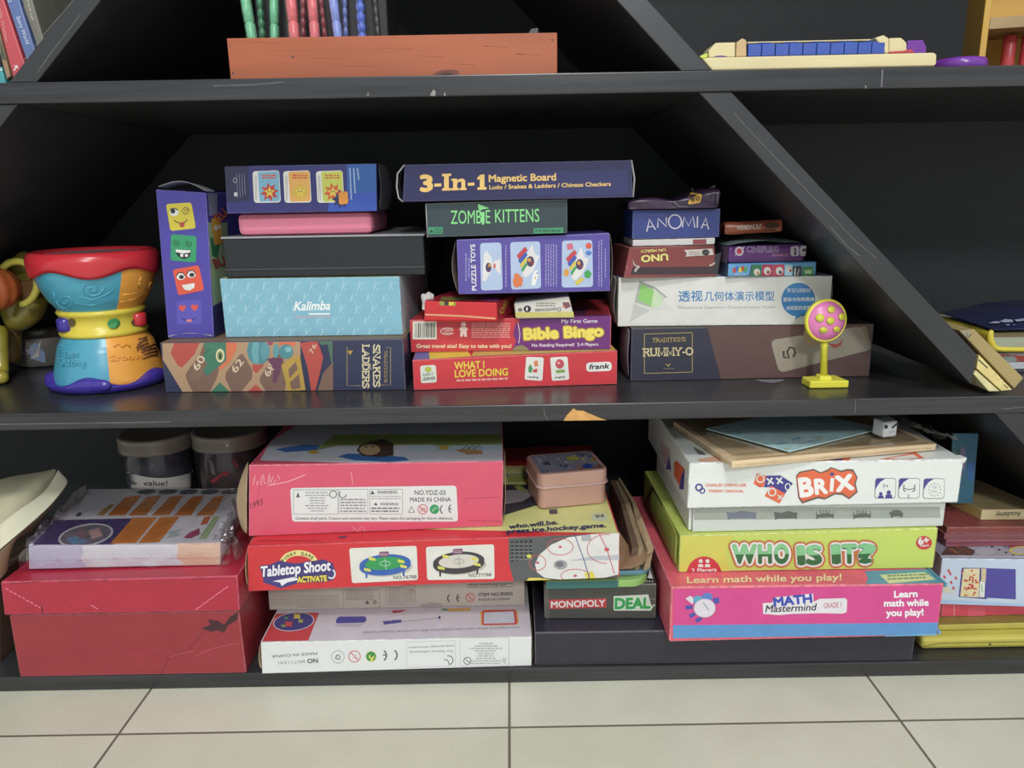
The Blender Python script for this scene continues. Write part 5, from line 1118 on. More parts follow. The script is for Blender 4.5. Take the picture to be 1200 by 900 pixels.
f.poly([(520, 960), (570, 945), (590, 995), (535, 1003)], M('d9cf4a'), 3); f.ell(385, 908, 40, 28, M('9a9b9e', .3), 4, 20); f.ell(380, 905, 24, 16, M('6d6e72'), 5, 18); f.quad([(430, 885), (560, 860), (728, 850), (728, 880), (560, 890), (430, 910)][:4], M('b6b8c0'), 3); f.quad([(505, 735), (560, 732), (565, 768), (508, 770)], M('a9aaae'), 3, 8); f.ell(200, 858, 14, 12, M('cfd04a'), 4, 10)
f.poly([(60, 756), (728, 720), (728, 732), (60, 768)], M('e0dba0', .35), 1) if False else None
t = Tb.top; YT = M('dadb8c', .4); t.view(580, 480, 5); t.poly([(-480, 700), (735, 730), (640, 480), (300, 330), (-300, 330)], YT, 1)
t.poly([(-1460, 900), (-1300, 600), (-1000, 600), (-880, 735), (-1000, 790)], M('cf2730', .3), 1)
t.view(280, 620, 7.0588); t.poly([(60, 148), (120, 40), (690, 50), (720, 100), (780, 122), (2260, 82), (2260, 140), (60, 170)], M('cf2730', .3), 2); t.poly([(820, 62), (900, 60), (880, 74), (830, 74)], M('3a3d5c'), 3); t.micro(160, 90, 660, 108, 1, M('a31d28'), 3, .6)
t.view(580, 480, 5); t.text('who.will.be.', (85, 700), (370, 672), 24, M('34355c', .4), 3, .05); t.text('press.ice.hockey.game.', (70, 728), (650, 690), 24, M('34355c', .4), 3, .05); t.ell(612, 630, 48, 26, M('c9cfb4'), 2, 24); t.text('94', (590, 638), (640, 632), 18, M('5d6a4a'), 4, .03)
t.poly([(-60, 620), (60, 618), (250, 560), (250, 440), (-60, 440)], M('3f3a44', .4), 2); t.poly([(60, 475), (200, 470), (240, 490), (160, 540), (50, 558)], M('a9a4a8', .4), 3); t.poly([(75, 385), (180, 380), (180, 425), (75, 428)], M('a9b85a', .4), 4); t.poly([(110, 450), (150, 445), (200, 490), (130, 470)], M('9fae4c', .4), 4); t.quad([(60, 378), (190, 372), (190, 400), (60, 400)], M('9ea6ac', .4), 3); t.quad([(315, 588), (365, 585), (368, 612), (320, 615)], M('4a4a55'), 3, 6)
TR_ = Tb.root('tabletop_game_box', 'long red carton picturing two game tables and a hockey rink under the pink carton', 'game box')
b = B(); a, c = Tb.A, Tb.D; b.grid([[a.lerp(c, t) + Vector((-.0008 - .003*sin(pi*t) - .0012*k, k*.03, 0)) for t in (0, .3, .6, 1)] for k in range(3)], CARD); o = b.build('end_flap', TR_); subsurf(o, 1, .0009)
# pink carton
PKC = M('d8506c', .35, .04, .05, 30)
Yd = Box((291, 626), (589, 627), (291.5, 545), (.035, .04), .2, PKC, on=Tb, tr=(590, 540), lean=True, bev=.0012)
f = Yd.front; f.view(270, 480, 3.4286)
f.stroke([(150, 305), (230, 290), (300, 262)], 4, M('f0a3b2'), 1); f.text('1993', (82, 400), (135, 378), 22, M('6d2a3a'), 2, 0, shear=.3); f.stroke([(935, 380), (945, 358), (1085, 352)], 3, M('b8405a'), 1); f.stroke([(960, 445), (1085, 450)], 3, M('b8405a'), 1); f.stroke([(485, 250), (492, 300)], 4, M('e889a0'), 1)
for k in range(12): f.stroke([(88 + 9*k + random.random()*10, 255 + random.random()*50), (100 + 9*k, 262 + random.random()*45)], 2.5, M('f0b0bc'), 1)
f.stroke([(490, 470), (510, 490), (530, 465), (540, 490)], 2.5, M('e4a0a4'), 1); f.stroke([(120, 305), (95, 400)], 2.5, M('c8435e'), 1)
tp = Yd.top; tp.view(270, 480, 3.4286); tp.poly([(118, 205), (160, 130), (320, 30), (1110, 20), (1100, 190), (1095, 222), (500, 228)], M('d3d3dc', .4), 1)
BL2 = M('3f72b8', .4); tp.poly([(180, 160), (300, 140), (420, 148), (340, 165), (220, 172)], BL2, 2); tp.poly([(345, 160), (430, 146), (800, 140), (860, 150), (1100, 140), (1100, 100), (420, 100)], M('9fae5a', .4), 2); tp.poly([(700, 150), (1100, 140), (1100, 165), (720, 170)], M('bcd0dc', .4), 2)
tp.poly([(430, 190), (470, 178), (560, 180), (700, 192), (720, 205), (640, 212), (500, 205)], BL2, 3)
tp.poly([(508, 165), (520, 145), (560, 130), (620, 120), (655, 140), (655, 185), (610, 192), (530, 188)], M('4d362c', .5), 4); tp.ell(560, 163, 42, 22, M('c0a07a', .5), 5, 20); [tp.ell(x, 152, 4, 4, INK, 6, 8) for x in (545, 572)]
tp.poly([(905, 165), (940, 160), (1010, 165), (1015, 180), (950, 182)], M('b98a5c', .5), 4); [tp.stroke([(930 + k*22, 162), (950 + k*24, 148), (965 + k*22, 160)], 2.5, INK, 5) for k in range(3)]; tp.poly([(830, 158), (850, 145), (880, 150), (870, 165)], M('c8a83e'), 4); tp.ell(335, 172, 22, 8, M('c9a83e'), 4, 14)
tp.micro(145, 232, 600, 242, 1, M('e8a0ac'), 2, .5)
YR = Yd.root('toy_carton', 'big pink carton with a white sticker between the jars and the pink tin', 'toy box')
b = B(); fs_ = Face(b, Yd.front.o + Yd.front.n*.0002, Yd.front.eu, Yd.front.ev); fs_.view(270, 480, 3.4286)
fs_.quad([(240, 315), (908, 305), (915, 450), (248, 450)], M('dededc', .4, .02), 1, 14); TXD = M('55555a', .6)
fs_.text('NO.YDZ-03', (740, 342), (864, 342), 18, TXD, 2, .015); fs_.text('MADE IN CHINA', (722, 370), (886, 369), 17, TXD, 2, .012); fs_.text('WARNING:', (590, 338), (672, 337), 12, TXD, 2, .02); fs_.text('WARNING:', (602, 384), (676, 384), 10, TXD, 2, .02)
fs_.text('Contains small parts. Colours and contents may vary. Please retain this packaging for future reference.', (262, 441), (894, 441), 10, TXD, 2, .012)
fs_.frame(254, 322, 432, 420, 2, M('8d8d90'), 1); fs_.frame(436, 320, 552, 418, 2, M('8d8d90'), 1); fs_.frame(560, 320, 692, 420, 2, M('8d8d90'), 1)
fs_.micro(300, 328, 400, 412, 8, M('9a9a9e'), 2, .4, 0, True); fs_.micro(442, 355, 545, 414, 5, M('8d8d90'), 2, .45); fs_.micro(566, 344, 686, 362, 2, M('a6a6aa'), 2, .4); fs_.micro(566, 390, 680, 414, 2, M('77777b'), 2, .5)
fs_.poly([(264, 352), (272, 332), (280, 352)], TXD, 2); fs_.ring(413, 340, 14, 14, 3, TXD, 2, 16); fs_.ring(452, 340, 14, 14, 3, TXD, 2, 14, 0, 4); fs_.poly([(562, 340), (571, 324), (580, 340)], TXD, 2); fs_.poly([(576, 384), (584, 372), (592, 384)], TXD, 2)
fs_.stroke([(716, 412), (728, 390), (740, 412), (716, 412)], 4, TXD, 2); fs_.ring(773, 400, 19, 19, 3.5, RR_, 2, 20); fs_.stroke([(760, 388), (786, 412)], 3.5, RR_, 2); fs_.micro(762, 392, 786, 410, 3, RR_, 2); fs_.ell(820, 400, 19, 19, M('2f9a5c', .4), 2); fs_.stroke([(812, 408), (822, 394), (832, 396)], 5, M('9fd0ac'), 3)
ce(fs_, 862, 401, 18, TXD, 1, 4.5, 34); b.build('sticker', YR)
b = B(); a, c = Yd.A, Yd.D; rows = []
for k in range(4): rows.append([a.lerp(c, t) + Vector((-.0012 - (.001 + .0062*k)*sin(pi*(.22 + .7*t)), .001 + .006*k, 0)) for t in (0, .2, .4, .6, .8, 1)])
b.grid(rows, CARD); o = b.build('open_flap', YR); subsurf(o, 1, .0012)
b = B(); a, c = Yd.B, Yd.C; b.grid([[a.lerp(c, t) + Vector((.0006 + .0025*sin(pi*t), k*.03, 0)) for t in (0, .3, .6, 1)] for k in range(3)], CARD); o = b.build('end_flap', YR); subsurf(o, 1, .0009)

# ------------------------------------------------------------------ lower shelf, centre-right
NAVB = M('232230', .4, .08)
Bk = Box((626.5, 781), (1069, 775), (626.5, 742.5), (.0046, .002), .32, NAVB, z0=ZB, z1=.0597, bev=.0015)
BKR = Bk.root('black_storage_box', 'wide flat black box on the bottom shelf under the pink and blue carton', 'box', body='box_body')
b = B(); p0, p1, dv = Bk.D + Vector((.0004, .0006, 0)), Bk.C + Vector((-.0004, .0006, 0)), Bk.dv - Vector((0, .002, 0))
# monopoly-type card box
Mo = Box((638.5, 727.6), (769, 725), (637, 685), (.032, .028), .09, M('45443f', .35, .06), z0=.0602, tr=(769, 684), bev=.0016)
f = Mo.front; f.view(580, 640, 5.4545); f.rect(346, 342, 712, 402, M('b5333b', .4), 1, 0, -9)
f.text('MONOPOLY', (360, 393), (704, 382), 40, M('dcd6d2', .4), 3, .03)
f.poly([(758, 320), (980, 308), (1000, 380), (1025, 368), (995, 412), (762, 412)], M('c6cfc0', .4), 1)
f.text('DEAL', (768, 398), (990, 394), 64, M('2f9a4e', .4), 3, .06, outline=((.11, M('d8e3d4', .4)),), shear=.05); f.stroke([(775, 345), (975, 335)], 3, M('a5d8ae'), 5) if False else None
f.micro(985, 330, 1028, 345, 1, M('77776f'), 2); f.micro(985, 375, 1028, 388, 1, M('8d8d85'), 2); f.poly([(320, 260), (345, 258), (350, 470), (325, 472)], M('55544e', .3), 1)
t = Mo.top; t.view(580, 640, 5.4545); t.poly([(960, 238), (1030, 236), (1000, 170), (960, 170)], M('2b2630'), 1); t.poly([(975, 205), (990, 150), (1010, 210)], WHT, 2); [t.ell(970 + k*18, 226, 6, 5, M('c5c5c2'), 2, 8) for k in range(3)]
Mo.done('card_game_box', 'dark grey card box with red name bar and green letters under the long red carton', 'game box')
def plate(zl, zh, pxl, pxr, Yf, dep, m, rad, name, label, cat):
    xl, xr = atY((pxl, 680), Yf).x, atY((pxr, 675), Yf).x
    pts = [Vector((xl, Yf, zl))] + [Vector((xr - rad + rad*sin(a), Yf + rad - rad*cos(a), zl)) for a in [pi/2*k/10 for k in range(11)]] + [Vector((xr, Yf + dep, zl)), Vector((xl, Yf + dep, zl))]
    b = B(); b.prism(pts, Vector((0, 0, zh - zl)), m, .0012)
    return b, Face(b, (xl, Yf, zl), (xr - rad - xl, 0, 0), (0, 0, zh - zl))
b, f = plate(Mo.z1 + .0005, Mo.z1 + .0092, 640, 762, .02, .075, M('8fbb66', .35), .022, '', '', '')
f.all(M('2f6a66', .4), 1, 0, .86); tag(b.build('plastic_tray'), 'teal and lime rounded tray between the dark grey card box and long red carton', 'tray')
zt = Mo.z1 + .0096
b, f = plate(zt, zt + .0058, 700, 766, .03, .07, M('6a9db5', .35), .02, '', '', ''); tag(b.build('plastic_tray'), 'pale blue rounded tray lying on the teal and lime tray', 'tray')
# folded corrugated cardboard standing beside the tin
CB1 = M('8f7b5e', .85, .12, .1, 90); CB2 = M('5f4b38', .85, .1)
zt2 = zt + .0064
FC = thing('folded_cardboard', 'folded brown corrugated cardboard wedged between the pink tin and the lime carton', 'cardboard', Vector((atY((745, 640), .08).x, .1, zt2)))
def strip(rows, drop, m, name):
    b = B(); T = [(atY(l[:2], l[2]), atY(r_[:2], r_[2])) for l, r_ in rows]
    for (l0, r0), (l1, r1) in zip(T, T[1:]):
        d0 = Vector((-.004, 0, -min(drop, l0.z - zt2))); d1 = Vector((-.004, 0, -min(drop, l1.z - zt2)))
        b.hexa([l0 + d0, r0 + d0, r1 + d1, l1 + d1, l0, r0, r1, l1], m)
    return b
b = strip([((741, 642, .03), (748, 641, .03)), ((727.5, 590, .12), (732, 590, .12)), ((715, 563, .2), (720, 563, .2))], .055, CB2, ''); b.build('cardboard_sheet', FC)
b = strip([((748.5, 641, .03), (754, 640, .03)), ((732.5, 590, .12), (738, 589, .12)), ((720.5, 563, .2), (724.5, 564, .2))], .05, CB1, ''); b.build('cardboard_sheet', FC)
b = strip([((759, 645, .028), (766, 642, .028)), ((746, 612, .07), (752, 606, .07)), ((741, 589, .12), (744, 587, .12)), ((724.5, 560, .2), (726.5, 560, .2))], .05, M('a08a68', .85, .15, .15, 120), ''); b.build('cardboard_sheet', FC)
b = B(); pts = [atY((x, y), Y) for x, y, Y in ((724, 620, .075), (737, 640, .05), (758, 640, .04), (766, 646, .028), (753, 661, .018), (740, 666, .016), (726, 667, .016))]
b.prism(pts, Vector((0, .004, -.003)), M('86694a', .85, .1), .0006); b.build('cardboard_flap', FC)
# pink tin
zt = Tb.zat(.105)
tl, trr = atZ((632, 597), zt), atZ((711, 589.6), zt); e = (trr - tl); e.normalize(); n = Vector((-e.y, e.x, 0)); Wd_ = (trr - tl).length
def rr(o, wd, dp, r_, z, grow=0):
    pts = []
    for cx, cy, a0 in ((r_, r_, pi), (wd - r_, r_, 1.5*pi), (wd - r_, dp - r_, 0), (r_, dp - r_, .5*pi)):
        for k in range(7): a = a0 + pi/2*k/6; pts.append(o + e*(cx + (r_ + grow)*cos(a)) + n*(cy + (r_ + grow)*sin(a)) + Vector((0, 0, z)))
    return pts
PKT2 = M('c79a8c', .32, .03, 0, 60, .15); TN = thing('keepsake_tin', 'pink metal tin with a printed lid standing on the long red carton', 'tin', tl + e*Wd_/2 + n*.035)
o0 = Vector((tl.x, tl.y, zt)); hgt = (atY((632, 572), tl.y).z - zt); hl = atY((629, 556), tl.y).z - zt; DPT = .068
b = B(); b.prism(rr(o0, Wd_, DPT, .008, .0004), Vector((0, 0, hgt)), PKT2, .001); b.build('tin_body', TN)
b = B(); lo = rr(o0, Wd_, DPT, .008, hgt - .002, .0014); b.prism(lo, Vector((0, 0, hl - hgt + .002)), M('cfa294', .3, .03, 0, 60, .15), .002, 3); 
lid_b = b; b.tube(rr(o0, Wd_, DPT, .008, hgt, .0018), .0013, M('d3b3aa', .3), 6, closed=True)
zz = hl + .00035; ft_ = Face(b, o0 + n*.004 + e*.004 + Vector((0, 0, hl)), e*(Wd_ - .008), n*(DPT - .008)); ft_.all(M('8b8699', .3, .1), 1)
ft_.view(580, 480, 5); rnd = random.Random(9)
for k in range(46):
    x, y = rnd.uniform(225, 640), rnd.uniform(270, 372); c = rnd.choice(('5a6a9a', 'b9b5bd', '4c4a66', '7f93a8', 'a89aa8') if x < 440 else ('a8a04c', 'c07a44', '3a4f9a', '8f4a3e', '6a8a5a', 'c2b78a'))
    ft_.ell(x, y, rnd.uniform(8, 22), rnd.uniform(4, 9), M(c, .3), 2 + k % 5, 8, rnd.uniform(0, 3))
ft_.ell(545, 335, 30, 14, M('2f4aa6', .3), 8, 12); ft_.poly([(490, 362), (620, 350), (600, 335), (520, 345)], M('a8452e', .3), 7); ft_.ell(455, 290, 40, 14, M('b5ad4c', .3), 8, 12)
b.build('lid', TN)

# pink and blue carton on the black box
CORAL = M('d9596a', .4, .12, .05, 40)
Ma2 = Box((785.5, 752.7), (1102, 745), (785, 688), (-.0189, -.0154), .25, CORAL, z0=.0602, tr=(1103, 684), lean=False, bev=.0016)
f = Ma2.front; f.view(740, 650, 3); MAG = M('d3408a', .38)
f.poly([(146, 121), (1090, 106), (1090, 238), (146, 248)], MAG, 1); f.poly([(146, 248), (1090, 238), (1090, 280), (146, 294)], M('5590c9', .38), 1); f.poly([(890, 285), (1090, 274), (1090, 292), (890, 294)], M('6aa6cc', .38), 2)
f.view(780, 680, 7.0588); f.ell(345, 135, 45, 32, M('5a7cc4', .4), 2, 24); f.ell(265, 160, 42, 34, M('57a5c4', .4), 2, 24)
f.quad([(162, 150), (205, 125), (230, 150), (225, 200), (168, 200)][:4], M('ddd5dc', .4), 3, 8)
for q_ in ([(162, 210), (222, 205), (222, 235), (165, 240)], [(190, 285), (235, 262), (250, 285), (210, 312)], [(240, 325), (290, 300), (305, 320), (262, 352)], [(385, 150), (440, 140), (445, 185), (405, 195)]): f.poly(q_, M('3f4fa6', .4), 3)
f.ell(322, 228, 90, 78, M('cfc6d2', .4), 4, 36); f.ell(322, 228, 82, 70, M('dcd5de', .4), 5, 36); f.stroke([(308, 178), (360, 250)], 6, M('8d8a93'), 6); f.stroke([(358, 240), (352, 265), (300, 250)], 5, WHT, 6)
f.view(740, 650, 3); f.poly([(461, 170), (495, 168), (500, 150), (638, 136), (640, 165), (660, 155), (752, 152), (758, 160), (756, 202), (740, 207), (665, 205), (560, 208), (520, 212), (463, 208)], M('dedade', .4), 2)
f.text('MATH', (502, 181), (634, 167), 29, M('3348b0', .4), 3, .05); f.text('Mastermind', (470, 202), (652, 195), 24, M('2b2635', .4), 3, .015, shear=.22); f.text('GRADE 1', (676, 188), (738, 184), 18, M('c4788e', .4), 3, .02)
for s_, x0, x1, y in (('Learn', 924, 1004, 150), ('math while', 888, 1043, 181), ('you play!', 896, 1025, 215)): f.text(s_, (x0, y), (x1, y - 3), 22, M('efe9ee', .4), 3, .045)
t = Ma2.top; t.view(740, 650, 3); t.poly([(820, 58), (1080, 50), (1110, 98), (1095, 112), (840, 118), (825, 100), (832, 85)], M('4f8fa8', .4), 1); t.poly([(872, 72), (1030, 62), (1070, 88), (905, 102)], M('c9cf9c', .4), 2); t.micro(900, 70, 1040, 92, 2, M('6a7d6a'), 3, .4, -6)
t.text('Learn math while you play!', (196, 101), (738, 91), 22, M('e8cf9a', .4), 3, .03)
MR = Ma2.root('game_box', 'pink and blue math game carton in a coral frame under the lime carton', 'game box')
b = B(); c = Ma2.C; d = Ma2.B; b.hexa([c + Vector((-.085, -.001, -.0012)), c + Vector((.003, -.001, -.0012)), c + Vector((.002, .05, -.0012)), c + Vector((-.085, .05, -.0012)), c + Vector((-.085, -.001, .0006)), c + Vector((.003, -.001, .0006)), c + Vector((.002, .05, .0006)), c + Vector((-.085, .05, .0006))], M('4f8fa8', .4)) if False else b.hexa([c + Vector((0, -.0005, -.004)), c + Vector((.0035, .0005, -.004)), c + Vector((.003, .05, -.004)), c + Vector((0, .05, -.004)), c + Vector((0, -.0005, -.0002)), c + Vector((.0035, .0005, -.0002)), c + Vector((.003, .05, -.0002)), c + Vector((0, .05, -.0002))], M('4f8fa8', .4))
b.build('end_flap', MR); b = B(); b.hexa([d + Vector((0, -.0005, .001)), d + Vector((.004, .0005, .002)), d + Vector((.003, .05, .002)), d + Vector((0, .05, .001)), d + Vector((0, -.0005, .005)), d + Vector((.003, .0005, .0055)), d + Vector((.003, .05, .0055)), d + Vector((0, .05, .005))], M('6aa6cc', .4)); b.build('end_flap', MR)
# lime carton
LIM = M('bfd05f', .38, .05, 0, 12)
Wh = Box((795, 673), (1094, 665), (797, 628), (.0128, .0181), .2, LIM, on=Ma2, tr=(1099, 619), lean=False, bev=.0009)
f = Wh.front; f.view(740, 580, 3); f.poly([(165, 145), (360, 140), (330, 200), (345, 275), (165, 280)], M('cdc955', .38), 1)
G1, G2 = M('2f6a3c', .38), M('7fc48a', .38); OW = M('d9dcd6', .4); ORL = M('c06a3c', .45)
for s_, x0, x1, y0, y1 in (('W', 358, 436, 238, 237), ('H', 448, 490, 237, 236), ('O', 504, 550, 237, 236), ('I', 590, 604, 242, 241), ('S', 618, 664, 241, 240), ('I', 712, 728, 238, 237), ('T', 742, 788, 237, 236), ('?', 806, 850, 236, 234)):
    f.text(s_, (x0, y0), (x1, y1), 60, G1, 4, .06, outline=((.21, ORL), (.135, OW)))
    # upper half of the letters lighter green
    A, C = Vector((x0, y0)), Vector((x1, y1)); vs, fs, _c = textmesh(s_, 0); xa, xb = min(p[0] for p in vs), max(p[0] for p in vs); ux = (C - A)/(xb - xa); dd = (C - A).normalized(); uy = Vector((dd.y, -dd.x))*(60/CAP); cut = CAP*.5
    for fc in fs:
        P_ = [vs[i] for i in fc]; out = []
        for i in range(len(P_)):
            a, c_ = P_[i], P_[(i+1) % len(P_)]
            if a[1] >= cut: out.append(a)
            if (a[1] >= cut) != (c_[1] >= cut): tt = (cut - a[1])/(c_[1] - a[1]); out.append((a[0] + (c_[0]-a[0])*tt, cut))
        if len(out) > 2:
            for q_, (dx, dy) in enumerate(((0, 0), (.055, .0), (-.055, 0), (.03, .05), (-.03, .05))): f.seq = q_*.1; f.b.add([f.P(tuple(A + ux*(x - xa + dx) + uy*(y + dy)), 8) for x, y in out], [tuple(range(len(out)))], G2)
f.ell(255, 282, 62, 66, M('c8323e', .4), 2, 30, 0, pi, 2*pi); [f.ell(x, 232, 7, 7, OW, 3, 12) or f.poly([(x - 10, 253), (x - 8, 243), (x + 8, 243), (x + 10, 253)], OW, 3) for x in (243, 267)]; f.text('2 Players', (212, 272), (298, 268), 13, OW, 3, .03)
f.ell(1028, 168, 28, 24, M('c8323e', .4), 2, 24); f.text('6+', (1010, 174), (1046, 168), 22, OW, 3, .05); f.text('Years', (1012, 182), (1044, 180), 8, OW, 3, .03)
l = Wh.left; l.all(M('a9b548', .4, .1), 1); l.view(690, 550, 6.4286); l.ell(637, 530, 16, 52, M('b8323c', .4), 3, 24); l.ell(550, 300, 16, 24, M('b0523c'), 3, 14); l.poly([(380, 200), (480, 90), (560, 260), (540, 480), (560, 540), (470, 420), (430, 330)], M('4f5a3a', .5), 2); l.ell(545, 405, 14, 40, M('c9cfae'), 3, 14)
WHR_ = Wh.root('guessing_game_box', 'lime green carton with big green letters on the pink and blue carton', 'game box')
b = B(); a, c = Wh.A, Wh.D; b.grid([[a.lerp(c, t) + Vector((-.0012 - .0045*sin(pi*t)*(.3 + k*.35), .001 + k*.05, 0)) for t in (0, .3, .6, 1)] for k in range(4)], M('a3ae4c', .5)); o = b.build('end_flap', WHR_); subsurf(o, 1, .0008)
b = B(); a, c = Wh.B, Wh.C; b.grid([[a.lerp(c, t) + Vector((.0008 + .009*t*(k/2), k*.02, 0)) for t in (0, .3, .6, 1)] for k in range(3)], CARDD); o = b.build('end_flap', WHR_); subsurf(o, 1, .001)
# white shallow tray box with little furniture prints
GW2 = M('c9cdc9', .4, .02)
Sh = Box((812, 625), (1105, 617), (812, 593), (.02, .022), .2, GW2, on=Wh, z1=(.199, .2005), lean=False, bev=.0009)
f = Sh.front; f.view(740, 470, 3); f.poly([(216, 372), (1085, 372), (1085, 410), (216, 418)], M('9da39a', .45), 1); IC = M('5b615c', .5)
for x0, x1 in ((334, 440), (500, 584)): f.poly([(x0, 390), (x0 + 30, 392), (x0 + 50, 386), (x1 - 20, 390), (x1, 392), (x1 - 4, 416), (x1 - 8, 412), (x0 + 12, 413), (x0 + 6, 420)], M('6f7583', .5) if x0 == 334 else IC, 2)
for x0, x1 in ((648, 712), (778, 842)): f.poly([(x0, 385), (x0 + 6, 400), (x0 + 25, 395), (x1 - 20, 394), (x1 - 5, 398), (x1, 384), (x1 - 2, 412), (x1 - 10, 408), (x0 + 10, 410), (x0 + 2, 416)], IC, 2); [f.stroke([(x0 + 16 + k*10, 382 + (k % 2)*3), (x0 + 16 + k*10, 396)], 3, IC, 3) for k in range(4)]
f.poly([(906, 392), (925, 382), (945, 384), (956, 396), (950, 410), (940, 404), (922, 405), (914, 412)], IC, 2)
SHR = Sh.root('board_game_box', 'shallow white box with small grey furniture prints under the white box with orange lettering', 'game box')
b = B(); a, c = Sh.A, Sh.D; b.hexa([a + Vector((-.0035, .004, .0012)), a + Vector((-.0005, .004, .0012)), a + Vector((-.0005, .19, .0012)), a + Vector((-.0035, .19, .0012)), c + Vector((-.0035, .004, 0)), c + Vector((-.0005, .004, 0)), c + Vector((-.0005, .19, 0)), c + Vector((-.0035, .19, 0))], M('d6d8d4', .5)); b.build('side_flap', SHR)
# white box with orange lettering
WB = M('dfe3df', .38, .02)
Br = Box((805.5, 595), (1122, 595), (808, 542.7), (.013, .013), .24, WB, on=Sh, z1=(.2515, .2505), tr=(1129, 544), lean=True, bev=.0016)
f = Br.front; NV = M('453f8f', .4); ORG = M('e0663c', .4)
f.view(800, 535, 7.0588); f.ring(135, 255, 26, 26, 14, NV, 2); f.ring(162, 283, 20, 20, 10, NV, 2)
f.text('CHARLES CHEVALLIER', (188, 248), (525, 248), 24, ORG, 2, .02); f.text('THIERRY DENOUAL', (212, 296), (505, 296), 22, ORG, 2, .02)
f.poly([(615, 138), (692, 160), (668, 255), (585, 225)], ORG, 2); f.poly([(692, 158), (808, 155), (912, 222), (845, 305), (780, 270), (735, 250), (672, 255)], M('3f3a8c', .4), 2); f.poly([(730, 240), (848, 305), (800, 388), (678, 325)], ORG, 3)
f.ring(642, 182, 30, 30, 11, OW, 4); [f.stroke([(cx - 28, cy - 22), (cx + 28, cy + 22)], 14, OW, 4) or f.stroke([(cx - 18, cy + 28), (cx + 18, cy - 28)], 14, OW, 4) for cx, cy in ((722, 202), (800, 198))]
f.ring(868, 248, 20, 26, 9, OW, 4); f.ring(738, 292, 30, 30, 11, OW, 5); f.stroke([(782, 315), (828, 355)], 9, OW, 5); f.stroke([(785, 355), (822, 318)], 9, OW, 5); f.poly([(600, 228), (660, 245), (640, 255), (610, 240)], M('c9504a'), 3)
f.view(740, 470, 3)
f.poly([(578, 262), (590, 248), (640, 238), (665, 250), (690, 240), (700, 232), (715, 236), (735, 244), (760, 238), (780, 240), (795, 268), (788, 290), (795, 320), (765, 345), (740, 330), (715, 328), (680, 346), (655, 342), (600, 360), (586, 340)], M('6d5a50', .45), 2)
f.poly([(580, 266), (592, 252), (640, 243), (662, 254), (690, 246), (702, 236), (716, 240), (735, 250), (762, 244), (778, 248), (790, 268), (782, 290), (790, 316), (764, 338), (742, 322), (712, 322), (680, 340), (656, 334), (602, 352), (590, 336)], ORG, 3)
OWB = M('ebe9e6', .4)
f.text('B', (595, 335), (638, 330), 62, OWB, 4, .05); f.text('R', (648, 326), (688, 322), 50, OWB, 4, .05); f.stroke([(702, 318), (706, 270)], 13, OWB, 4); f.ell(704, 256, 7, 6, NV, 5, 14); f.text('X', (722, 316), (780, 308), 50, OWB, 4, .06)
f.view(960, 535, 6.6667); IK = M('6d6d78', .5)
for x0, x1, y0 in ((430, 602, 168), (614, 788, 168), (808, 982, 170)):
    q_ = [(x0 + 8, y0), (x1, y0), (x1 - 6, y0 + 160), (x0, y0 + 160)]; f.quad(q_, IK, 1, 26); f.quad([(x0 + 12, y0 + 4), (x1 - 4, y0 + 4), (x1 - 10, y0 + 155), (x0 + 5, y0 + 155)], WB, 2, 24)
    f.poly([(x0 + 12, y0 + 12), (x0 + 22, y0 + 4), (x0 + 85, y0 + 4), (x0 + 45, y0 + 30), (x0 + 20, y0 + 65), (x0 + 8, y0 + 90)], NV, 3)
for x, y, s_ in ((480, 290, 14), (542, 280, 17)): f.ell(x, y, s_, s_, NV, 3, 14); f.poly([(x - s_*1.7, 325), (x - s_*1.3, y + s_*.9), (x + s_*1.3, y + s_*.9), (x + s_*1.7, 325)], NV, 3)
f.text('7+', (495, 246), (540, 244), 28, IK, 3, .01); f.text('2', (686, 320), (704, 320), 24, IK, 3, .01); f.stroke([(660, 220), (658, 262), (675, 272)], 9, IK, 3); f.stroke([(746, 218), (744, 262), (725, 272)], 9, IK, 3); f.stroke([(660, 245), (700, 258), (744, 245)], 7, IK, 3)
for k in range(12): f.stroke([(900 + 50*cos(k*pi/6), 258 + 52*sin(k*pi/6)), (900 + 42*cos(k*pi/6), 258 + 44*sin(k*pi/6))], 7, IK, 3)
f.text('15', (888, 248), (916, 248), 16, IK, 3); f.text('min.', (872, 278), (924, 276), 14, IK, 3)
t = Br.top; t.view(740, 470, 3); t.poly([(650, 212), (770, 198), (775, 214), (700, 215)], ORG, 1); t.poly([(870, 205), (1000, 180), (1030, 202), (960, 212)], ORG, 1); t.poly([(900, 202), (990, 188), (1010, 200), (950, 206)], WB, 2); t.poly([(690, 210), (740, 204), (745, 210)], M('3a3f9a'), 2); t.poly([(230, 205), (320, 190), (340, 212), (240, 214)], M('d9a98a'), 1); t.poly([(215, 160), (255, 180), (262, 190), (235, 188)], M('6d6d77'), 1)
l = Br.left; l.view(740, 470, 3); l.poly([(150, 215), (160, 210), (188, 240), (184, 310), (170, 300), (150, 262)], ORG, 1); l.poly([(168, 310), (176, 262), (188, 240), (184, 310)], NV, 2); l.poly([(100, 140), (135, 170), (140, 250), (110, 210)], M('c9b0b4'), 1); l.poly([(122, 240), (132, 195), (140, 240)], NV, 2)
BRR = Br.root('board_game_box', 'white box with large orange lettering at the top of the right-hand stack', 'game box')
b = B(); c = Br.C; b.hexa([c + Vector((-.003, -.001, -.006)), c + Vector((.003, .001, -.004)), c + Vector((.002, .012, -.004)), c + Vector((-.003, .012, -.004)), c + Vector((-.003, -.0006, .0006)), c + Vector((.0045, .002, .0008)), c + Vector((.003, .012, .0006)), c + Vector((-.003, .012, .0006))], M('d8d8d4', .7, .1, .3, 200), .001); b.build('torn_corner', BRR)
